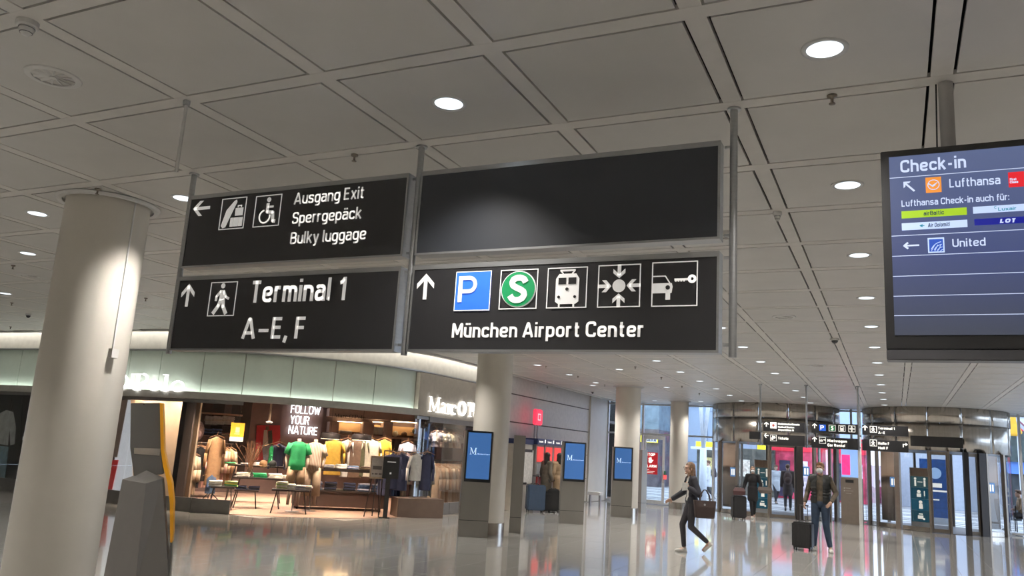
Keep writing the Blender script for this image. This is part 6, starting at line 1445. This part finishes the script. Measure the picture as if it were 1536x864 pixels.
def person(name_label, loc, rz, H, J, top, top_m, trousers_m, hair, hair_m, shoe, mask=False, vx=.012, group=None, vest=None, glasses=False, trouser_r=1.0, sleeve=1.0, skirt=None, shirt=None, under=None, hands=True):
    j = dict(BASE); j.update(J); k = H / 1.76; g = lambda q: V(j[q]) * k; sl = j['slim'] * k
    t = thing('person', name_label, 'person', loc, rz, group)
    Y = Matrix.Rotation(j['yaw'], 3, 'Z'); hd = g('head'); Lh = lambda x, y, z: hd + Y @ (V((x, y, z)) * k); E_ = lambda x, y, z: (x * k, y * k, z * k)
    B = [('e', Lh(0, .01, .03), E_(.074, .092, .088), Y), ('e', Lh(0, -.015, -.045), E_(.056, .070, .068), Y), ('e', Lh(0, -.075, -.095), E_(.028, .022, .022), Y), ('c', g('neck') - V((0, 0, .02)), Lh(0, .015, -.05), .056 * sl, .052 * sl),
         ('c', Lh(0, -.088, .018), Lh(0, -.106, -.022), .009 * k, .014 * k, 8), ('e', Lh(.076, .005, -.01), E_(.012, .02, .032), Y), ('e', Lh(-.076, .005, -.01), E_(.012, .02, .032), Y), ('e', Lh(0, -.078, .035), E_(.05, .015, .012), Y), ('e', Lh(0, -.085, -.058), E_(.024, .010, .009), Y),
         ('e', g('chest'), (.155 * sl, .105 * sl, .17 * k)), ('e', g('waist'), (.125 * sl, .092 * sl, .15 * k)), ('e', g('pelvis'), (.152 * sl, .112 * sl, .12 * k)), ('c', g('sR'), g('sL'), .058 * sl, .058 * sl), ('c', g('neck') - V((0, 0, .05)), g('neck'), .07 * sl, .05 * sl)]
    for s_ in 'RL':
        B += [('c', g('s' + s_), g('e' + s_), .050 * sl, .038 * sl), ('c', g('e' + s_), g('w' + s_), .038 * sl, .025 * sl)]
        if hands: hand(B, g('w' + s_), j['h' + s_], j['p' + s_], k * .95, j['c' + s_], 1 if s_ == 'L' else -1)
        hx = (-.09 if s_ == 'R' else .09) * sl; hp = g('pelvis') + V((hx, 0, -.04 * k))
        B += [('c', hp, g('k' + s_), .085 * sl, .056 * sl), ('c', g('k' + s_), g('a' + s_), .055 * sl, .036 * sl)]
        f = V(j['f' + s_]).normalized(); B += [('c', g('a' + s_) + V((0, 0, -.03 * k)), g('a' + s_) + f * .14 * k + V((0, 0, -.045 * k)), .034 * k, .026 * k)]
    blob('body', B, max(.0065, vx * .62) if hands else vx, skin, t)
    for s_ in (-1, 1): MB().ell(Lh(s_ * .030, -.083, .018), E_(.012, .008, .006), 8, 6, Y).build('eye', eye_m, t, True)
    if not mask: MB().ell(Lh(0, -.094, -.056), E_(.022, .006, .007), 8, 6, Y).build('mouth', lips, t, True)
    else:
        o = blob('face_mask', [('e', Lh(0, -.045, -.045), E_(.064, .068, .062), Y), ('e', Lh(0, -.09, -.03), E_(.03, .036, .04), Y)], .008, mask_m, t)
    if glasses:
        q = MB()
        for s_ in (-1, 1):
            c = Lh(s_ * .032, -.102, .015)
            for a in range(10): a0, a1 = a * .628, (a + 1) * .628; q.cyl(c + Y @ V((.024 * math.cos(a0), 0, .018 * math.sin(a0))), c + Y @ V((.024 * math.cos(a1), 0, .018 * math.sin(a1))), .0025, n=4)
            q.cyl(Lh(s_ * .056, -.10, .018), Lh(s_ * .078, .0, .015), .0025, n=4)
        q.build('glasses', black, t)
    # trousers
    R_ = trouser_r
    T_ = [('e', g('pelvis') + V((0, 0, .0)), (.166 * sl, .128 * sl, .13 * k))]
    for s_ in 'RL':
        hx = (-.09 if s_ == 'R' else .09) * sl; hp = g('pelvis') + V((hx, 0, -.04 * k)); an = g('a' + s_).lerp(g('k' + s_), .10)
        T_ += [('c', hp, g('k' + s_), .100 * sl * R_, .070 * sl * R_), ('c', g('k' + s_), an, .070 * sl * R_, .052 * sl * R_)]
    blob('trousers', T_, vx, trousers_m, t, cut=lambda c: c.z > g('pelvis').z + .10 * k)
    for s_ in 'RL':
        f = V(j['f' + s_]).normalized(); a = g('a' + s_); up = V((0, 0, 1)); side = f.cross(up).normalized(); tilt = Matrix((side, f, side.cross(f))).transposed(); dz = -(a.z - .0) if False else -.052 * k
        P = [('e', a + tilt @ V((0, .0, -.03 * k)), (.040 * k, .055 * k, .045 * k), tilt), ('e', a + tilt @ V((0, .10 * k, -.048 * k)), (.043 * k, .095 * k, .034 * k), tilt), ('b', a + tilt @ V((0, .065 * k, -.070 * k)), (.070 * k, .25 * k, .020 * k), tilt)]
        blob('shoe', P, .009, shoe, t, smooth=1)
    # upper clothes
    def torso(r, z0, arms, ext=0.0, sl_r=1.0):
        Q = [('e', g('chest'), ((.155 + r) * sl, (.108 + r) * sl, .185 * k)), ('e', g('waist'), ((.132 + r) * sl, (.100 + r) * sl, .17 * k)), ('c', g('sR') + V((0, 0, .004)), g('sL') + V((0, 0, .004)), (.060 + r * .8) * sl, (.060 + r * .8) * sl), ('c', g('neck') - V((0, 0, .06 * k)), g('neck') - V((0, 0, .012 * k)), (.075 + r) * sl, (.058 + r * .5) * sl)]
        Q.append(('e', g('pelvis') + V((0, 0, .03)), ((.158 + r) * sl, (.118 + r) * sl, .14 * k)))
        if ext: Q.append(('c', g('pelvis'), g('pelvis') + V((0, 0, -ext * k)), (.150 + r) * sl, (.165 + r) * sl, 16))
        if arms:
            for s_ in 'RL':
                w_ = g('e' + s_).lerp(g('w' + s_), .93 * arms); Q += [('c', g('s' + s_), g('e' + s_), (.060 + r * .6) * sl * sl_r, (.050 + r * .6) * sl * sl_r), ('c', g('e' + s_), w_, (.050 + r * .6) * sl * sl_r, (.036 + r * .6) * sl * sl_r)]
        return Q
    zp = g('pelvis').z
    if under is not None: blob('shirt', torso(.006, 0, 0), vx, under, t, cut=lambda c: c.z < zp - .02)
    if top == 'open':
        cy = g('chest').y; blob('jacket', torso(.020, 0, sleeve), vx, top_m, t, cut=lambda c: c.z < zp - .07 * k or (c.y < cy - .05 * k and abs(c.x - g('chest').x) < .085 * k and c.z < g('neck').z + .1), solid=.008)
    elif top == 'coat': blob('coat', torso(.030, 0, sleeve, .30), vx, top_m, t, cut=lambda c: c.z < zp - .40 * k)
    else: blob('top', torso(.012, 0, sleeve, sl_r=.95), vx, top_m, t, cut=lambda c: c.z < zp - .06 * k)
    if vest is not None:
        cx = g('chest').x; Q = torso(.034, 0, 0)
        for z_ in (1.06, 1.12, 1.18, 1.24, 1.30): Q.append(('e', V((0, 0, z_ * k)) + V((g('chest').x, g('chest').y, 0)), (.190 * sl, .150 * sl, .026 * k)))
        blob('vest', Q, vx, vest, t, cut=lambda c: c.z < zp - .03 * k or c.z > 1.50 * k or (c.y < -.04 and abs(c.x - cx) < .05 * k) or abs(c.x) > .208 * k, solid=.01, smooth=1)
    # hair
    if hair == 'short':
        blob('hair', [('e', Lh(0, .018, .045), E_(.086, .100, .088), Y), ('e', Lh(0, -.045, .095), E_(.062, .052, .035), Y)], .009, hair_m, t, cut=lambda c: (Y.inverted() @ (c - hd)).y < -.035 * k and (Y.inverted() @ (c - hd)).z < .055 * k or (Y.inverted() @ (c - hd)).z < -.035 * k)
    elif hair == 'bald': blob('hair', [('e', Lh(0, .018, .040), E_(.080, .096, .086), Y)], .009, hair_m, t, cut=lambda c: (Y.inverted() @ (c - hd)).y < -.03 * k and (Y.inverted() @ (c - hd)).z < .06 * k or (Y.inverted() @ (c - hd)).z < -.03 * k)
    else:
        Q = [('e', Lh(0, .020, .040), E_(.092, .104, .094), Y), ('c', Lh(0, .05, .0), Lh(0, .085, -.17), .078 * k, .060 * k), ('c', Lh(.06, .03, -.02), Lh(.075, .02, -.20), .035 * k, .028 * k), ('c', Lh(-.06, .03, -.02), Lh(-.075, .02, -.20), .035 * k, .028 * k)]
        if hair == 'longer': Q.append(('c', Lh(0, .085, -.15), Lh(0, .09, -.30), .065 * k, .045 * k))
        blob('hair', Q, .010, hair_m, t, cut=lambda c: (Y.inverted() @ (c - hd)).y < -.045 * k and abs((Y.inverted() @ (c - hd)).x) < .075 * k and (Y.inverted() @ (c - hd)).z < .065 * k)
    return t
def suitcase(P, rz, w, d, h, col, label, handle=0.0, name='suitcase', group=None, tilt=0):
    t = thing(name, label, 'suitcase', (P[0], P[1], 0), rz); z0 = .05
    MB().span((-w / 2, -d / 2, z0), (w / 2, d / 2, h)).build('shell', col, t, bevel=.03)
    for k in range(6):
        x = -w / 2 + w * (k + .7) / 6.4; MB().span((x - .010, -d / 2 - .006, z0 + .06), (x + .010, -d / 2 + .004, h - .06)).build('rib', col, t, bevel=.002)
    for sx_ in (-1, 1):
        for sy_ in (-1, 1): MB().cyl((sx_ * (w / 2 - .05) - .012, sy_ * (d / 2 - .04), .025), (sx_ * (w / 2 - .05) + .012, sy_ * (d / 2 - .04), .025), .025, n=12).span((sx_ * (w / 2 - .05) - .015, sy_ * (d / 2 - .04) - .012, .03), (sx_ * (w / 2 - .05) + .015, sy_ * (d / 2 - .04) + .012, .06)).build('wheel', black, t)
    MB().path([V((-.07, 0, h - .005)), V((-.06, 0, h + .025)), V((.06, 0, h + .025)), V((.07, 0, h - .005))], .010, 6).build('carry_handle', black, t)
    if handle:
        for s_ in (-1, 1): MB().cyl((s_ * .075, d * .3, h - .02), (s_ * .075, d * .3, handle), .008, n=8).build('handle_tube', alu_dark, t)
        MB().cyl((-.095, d * .3, handle), (.095, d * .3, handle), .015, n=8).build('handle_grip', black, t)
    return t
hair_brown = mat('hair_brown', (.13, .065, .035), .6, var=.3, scale=30); hair_black = mat('hair_black', (.012, .010, .010), .45, var=.2); hair_gin = mat('hair_ginger_brown', (.22, .11, .05), .6, var=.3, scale=30)
hair_dk = mat('hair_dark_blond', (.16, .09, .05), .55, var=.35, scale=30)
jean = mat('blue_jeans', (.022, .04, .075), .8, var=.25, scale=10); dark_tr = mat('dark_trousers', (.030, .028, .034), .8, var=.15); blazer = mat('navy_blazer', (.022, .022, .032), .75); white_top = mat('white_knit', (.62, .60, .56), .85); brown_shirt = mat('brown_plaid_shirt', (.085, .065, .045), .85, var=.35, scale=22); vest_m = mat('black_quilted_vest', (.012, .014, .014), .5)
black_cl = mat('black_cloth', (.010, .010, .012), .85); case_black = mat('case_black', (.014, .014, .015), .5); case_blue = mat('case_blue', (.045, .075, .13), .4)
# walking woman (walks towards picture left)
P = on_z(1036, 829); fw_w = face(P) - PI / 2 + .25
# her local -y is the walking direction
JW = dict(slim=.90, yaw=.25, head=(.0, -.05, 1.625), neck=(0, -.02, 1.47), chest=(0, -.01, 1.30),
          kR=(-.06, -.16, .53), aR=(-.055, -.12, .085), fR=(0, -1, -.05), kL=(.06, -.02, .50), aL=(.06, .33, .21), fL=(0, -.72, -.68),
          eR=(-.25, -.10, 1.15), wR=(-.28, -.32, 1.00), hR=(-.1, -.9, -.45), pR=(1, 0, -.3), cR=.4,
          eL=(.24, .09, 1.13), wL=(.20, -.10, 1.25), hL=(-.4, -.5, .7), pL=(-.3, .7, 0), cL=1.2)
# picture-left is her forward; her left arm (towards the viewer) holds the paper and carries the bag
JW['sR'], JW['sL'] = (-.16, -.02, 1.41), (.16, .0, 1.41)
wm = person('woman with long brown hair walking left in a dark blazer, carrying a brown tote bag', (P.x, P.y, 0), fw_w, 1.64, JW, 'open', blazer, dark_tr, 'long', hair_dk, shoe_w, False, .011, glasses=True, under=white_top)
Rw = Matrix.Rotation(fw_w, 3, 'Z'); org = V((P.x, P.y, 0)); kk = 1.64 / 1.76
bag_m = mat('tote_brown', (.040, .024, .021), .5)
bp_ = org + Rw @ V((.33, .16, .62)); bag = thing('tote_bag', 'dark brown tote bag hanging on the forearm of the walking woman', 'bag', bp_, fw_w + PI / 2)
R_ = []
for z, w_, d_ in ((0, .36, .12), (.02, .40, .15), (.20, .44, .14), (.31, .47, .09)): R_.append([V((a * w_ / 2.3, b * d_ / 2, z + .03)) for a, b in ((-1, -.6), (-.9, -1), (.9, -1), (1, -.6), (1, .6), (.9, 1), (-.9, 1), (-1, .6))])
MB().loft(R_).build('body', bag_m, bag, bevel=0)
for s_ in (-1, 1): MB().path([V((-.10, s_ * .04, .30)), V((-.08, s_ * .03, .44)), V((-.02, s_ * .01, .53)), V((.02, s_ * .01, .53)), V((.08, s_ * .03, .44)), V((.10, s_ * .04, .30))], .009, 6).build('strap', bag_m, bag)
MB().ell((-.02, -.08, .27), (.02, .006, .02), 8, 6).build('clasp', alu, bag)
hp = org + Rw @ (V(JW['wL']) * kk + V((-.02, -.07, .04))); pp = thing('paper', 'folded white paper in the raised hand of the walking woman', 'paper', hp, fw_w + 1.2); MB().loft([[V((-.06, -.004, -.10)), V((.05, -.004, -.08)), V((.05, .004, -.08)), V((-.06, .004, -.10))], [V((-.05, -.012, .06)), V((.06, -.012, .04)), V((.06, .004, .04)), V((-.05, .004, .06))]]).build('sheet', FB['white'], pp)
# standing man with suitcase
P = on_z(1232, 827); fm_ = face(P) - .12
JM = dict(yaw=-.12, kR=(-.11, -.01, .51), aR=(-.14, .02, .085), fR=(-.35, -1, 0), kL=(.10, -.03, .51), aL=(.17, -.02, .085), fL=(.3, -1, 0),
          eR=(-.255, .03, 1.14), wR=(-.285, -.10, .94), hR=(-.15, -.25, -.8), pR=(.6, .3, 0), cR=1.3,
          eL=(.29, .06, 1.15), wL=(.22, -.14, .98), hL=(-.45, -.35, -.6), pL=(-.3, .6, 0), cL=.9)
person('standing man in a white mask, black quilted vest, brown shirt and blue jeans', (P.x, P.y, 0), fm_, 1.80, JM, 'shirt', brown_shirt, jean, 'short', hair_gin, shoe_w, True, .011, vest=vest_m)
Rm = Matrix.Rotation(fm_, 3, 'Z'); hnd = V((P.x, P.y, 0)) + Rm @ (V(JM['wR']) * (1.80 / 1.76) + V((-.02, -.045, -.07)))
q = on_z(1204, 828); suitcase((hnd.x - .02, hnd.y - .03), fm_ - .15, .40, .24, .56, case_black, 'black ribbed cabin suitcase held by the standing man', handle=hnd.z)
# woman in black with trolley
P = on_z(1129, 778); fb_ = face(P) + .05
JB = dict(slim=.93, kR=(-.05, -.10, .51), aR=(-.02, -.06, .085), kL=(.07, .05, .50), aL=(.06, .22, .13), fL=(0, -.9, -.4), fR=(0, -1, 0), eR=(-.26, .02, 1.13), wR=(-.32, -.06, .93), cR=1.2, eL=(.27, -.02, 1.14), wL=(.20, -.18, 1.0), hL=(.5, -.6, -.2), pL=(0, .3, -1), cL=1.2)
person('woman all in black with a white mask walking out of the left revolving door', (P.x, P.y, 0), fb_, 1.62, JB, 'coat', black_cl, black_cl, 'bald', hair_dk, shoe_w, True, .014)
q = on_z(1108, 779); suitcase((q.x, q.y), fb_ + .3, .42, .26, .70, case_black, 'tall black suitcase pulled by the woman in black', handle=.98)
bg = thing('handbag', 'dark red brown handbag lying on the tall black suitcase', 'bag', (q.x + .02, q.y - .05, .725), fb_); MB().loft([[V((a * .17, b * .10, 0)) for a, b in ((-1, -1), (1, -1), (1, 1), (-1, 1))], [V((a * .19, b * .10, .12)) for a, b in ((-1, -1), (1, -1), (1, 1), (-1, 1))], [V((a * .13, b * .05, .22)) for a, b in ((-1, -1), (1, -1), (1, 1), (-1, 1))]]).build('body', mat('bag_maroon', (.06, .02, .02), .6), bg, bevel=0); MB().path([V((-.08, 0, .2)), V((-.05, 0, .30)), V((.05, 0, .30)), V((.08, 0, .2))], .008, 6).build('strap', black, bg)
P2 = V((P.x, P.y, 0)) + Matrix.Rotation(fb_, 3, 'Z') @ V((.36, -.22, .80)); bg = thing('handbag', 'brown grey shoulder bag at the hip of the woman in black', 'bag', P2, fb_); MB().loft([[V((a * .20, b * .07, 0)) for a, b in ((-.8, -1), (.8, -1), (.8, 1), (-.8, 1))], [V((a * .22, b * .08, .10)) for a, b in ((-1, -1), (1, -1), (1, 1), (-1, 1))], [V((a * .19, b * .04, .20)) for a, b in ((-1, -1), (1, -1), (1, 1), (-1, 1))]]).build('body', mat('bag_grey_brown', (.09, .07, .06), .6), bg); MB().path([V((-.15, 0, .18)), V((-.1, 0, .32)), V((-.02, 0, .36))], .008, 6).build('strap', black, bg)
# two women at the ticket machines, seen from behind
coat_ol = mat('coat_olive_grey', (.13, .11, .085), .85, var=.2); coat_tan = mat('coat_tan', (.36, .25, .15), .85, var=.15)
P = on_z(817, 766); q0 = V((P.x, P.y, 0)); wa = face(P) + PI - .9
person('woman with dark hair in an olive grey coat waiting at the ticket machines', (P.x, P.y, 0), wa, 1.66, dict(slim=.92, yaw=.3), 'coat', coat_ol, dark_tr, 'longer', hair_black, shoe_b, False, .016, hands=False)
P = on_z(829, 767); person('woman with dark hair in a tan coat beside the middle totem', (P.x + .1, P.y + .1, 0), face(P) + PI + .5, 1.66, dict(slim=.95, yaw=-.2), 'coat', coat_tan, dark_tr, 'long', hair_black, shoe_b, False, .016, hands=False)
q = on_z(802, 768); suitcase((q.x, q.y), face(q) + .25, .52, .28, .74, case_blue, 'large blue grey suitcase at the ticket machines', handle=.98)
q = on_z(819, 768); suitcase((q.x, q.y - .05), face(q), .34, .24, .52, case_black, 'small black suitcase right of the blue grey suitcase', handle=.0)
q = on_z(830, 768.5); suitcase((q.x, q.y - .05), face(q), .34, .24, .64, case_black, 'black suitcase nearest the middle totem', handle=.0)
# people outside
def walker_person(u, v, D_, label, H, top, top_m, tr, hair, hm, turn, slim=1.0, mask=False, back=None):
    P = dist(u, v, D_); P.z = 0; J_ = dict(slim=slim, kR=(-.09, -.15, .52), aR=(-.09, -.20, .085), kL=(.09, -.02, .50), aL=(.09, .26, .14), fL=(0, -.9, -.4))
    t = person(label, (P.x, P.y, -.003), face(P) + turn, H, J_, top, top_m, tr, hair, hm, shoe_b, mask, .020, hands=False)
    if back is not None:
        f = face(P) + turn; Q = V((P.x, P.y, 0)) + Matrix.Rotation(f, 3, 'Z') @ V((0, .24, 1.12 * H / 1.76)); b_ = thing('backpack', back[1], 'backpack', Q, f); MB().ell((0, 0, .10), (.16, .11, .25), 14, 10).build('body', back[0], b_, True); MB().ell((0, .09, .02), (.12, .06, .13), 12, 8).build('pocket', back[0], b_, True)
    return t
white_coat = mat('white_coat', (.66, .68, .72), .8)
walker_person(1062, 752, 38.5, 'person in a white coat and dark trousers walking left outside the glass wall', 1.74, 'coat', white_coat, dark_tr, 'short', hair_brown, -PI / 2, back=(black_cl, 'dark backpack of the person in the white coat outside'))
walker_person(1182, 768, 34.0, 'person with a brown backpack walking away, seen through the left revolving door', 1.78, 'coat', mat('jacket_dark_brown', (.07, .05, .045), .8), dark_tr, 'short', hair_brown, PI, back=(mat('pack_brown', (.10, .06, .05), .8, var=.3), 'brown backpack of the person walking away from the left drum'))
walker_person(1164, 763, 39.5, 'person in pale jacket seen through the left revolving door', 1.72, 'coat', mat('jacket_pale', (.45, .48, .52), .8), dark_tr, 'short', hair_brown, .4)
walker_person(1196, 763, 38.5, 'person in a dark jacket at the right door leaf of the left drum', 1.75, 'coat', blazer, dark_tr, 'short', hair_black, .2)
# man sitting at the right edge outside
P = on_y(1533, 757, 32.4); st_ = thing('outdoor_chair', 'dark chair outside at the right edge of the picture', 'chair', (P.x, 32.4, 0), PI / 2)
MB().span((-.22, -.22, .42), (.22, .22, .46)).build('seat', black, st_); MB().span((-.22, .20, .46), (.22, .24, .85)).build('backrest', black, st_)
for a in (-1, 1):
    for b_ in (-1, 1): MB().span((a * .2 - .015, b_ * .2 - .015, 0), (a * .2 + .015, b_ * .2 + .015, .42)).build('leg', black, st_)
JS = dict(pelvis=(0, 0, .58), waist=(0, -.02, .74), chest=(0, -.05, .92), neck=(0, -.06, 1.09), head=(0, -.09, 1.24), sR=(-.175, -.06, 1.04), sL=(.175, -.06, 1.04), eR=(-.2, -.10, .78), wR=(-.12, -.30, .70), eL=(.2, -.10, .78), wL=(.12, -.30, .70), hR=(0, -1, -.2), hL=(0, -1, -.2), pR=(0, 0, -1), pL=(0, 0, -1), kR=(-.12, -.44, .54), aR=(-.12, -.42, .10), kL=(.12, -.44, .54), aL=(.12, -.42, .10))
person('person in a tan jacket sitting outside at the right edge of the picture', (P.x, 32.4, 0), -PI / 2, 1.76, JS, 'top', mat('jacket_tan2', (.26, .17, .10), .8), dark_tr, 'short', hair_brown, shoe_b, False, .018, hands=False)
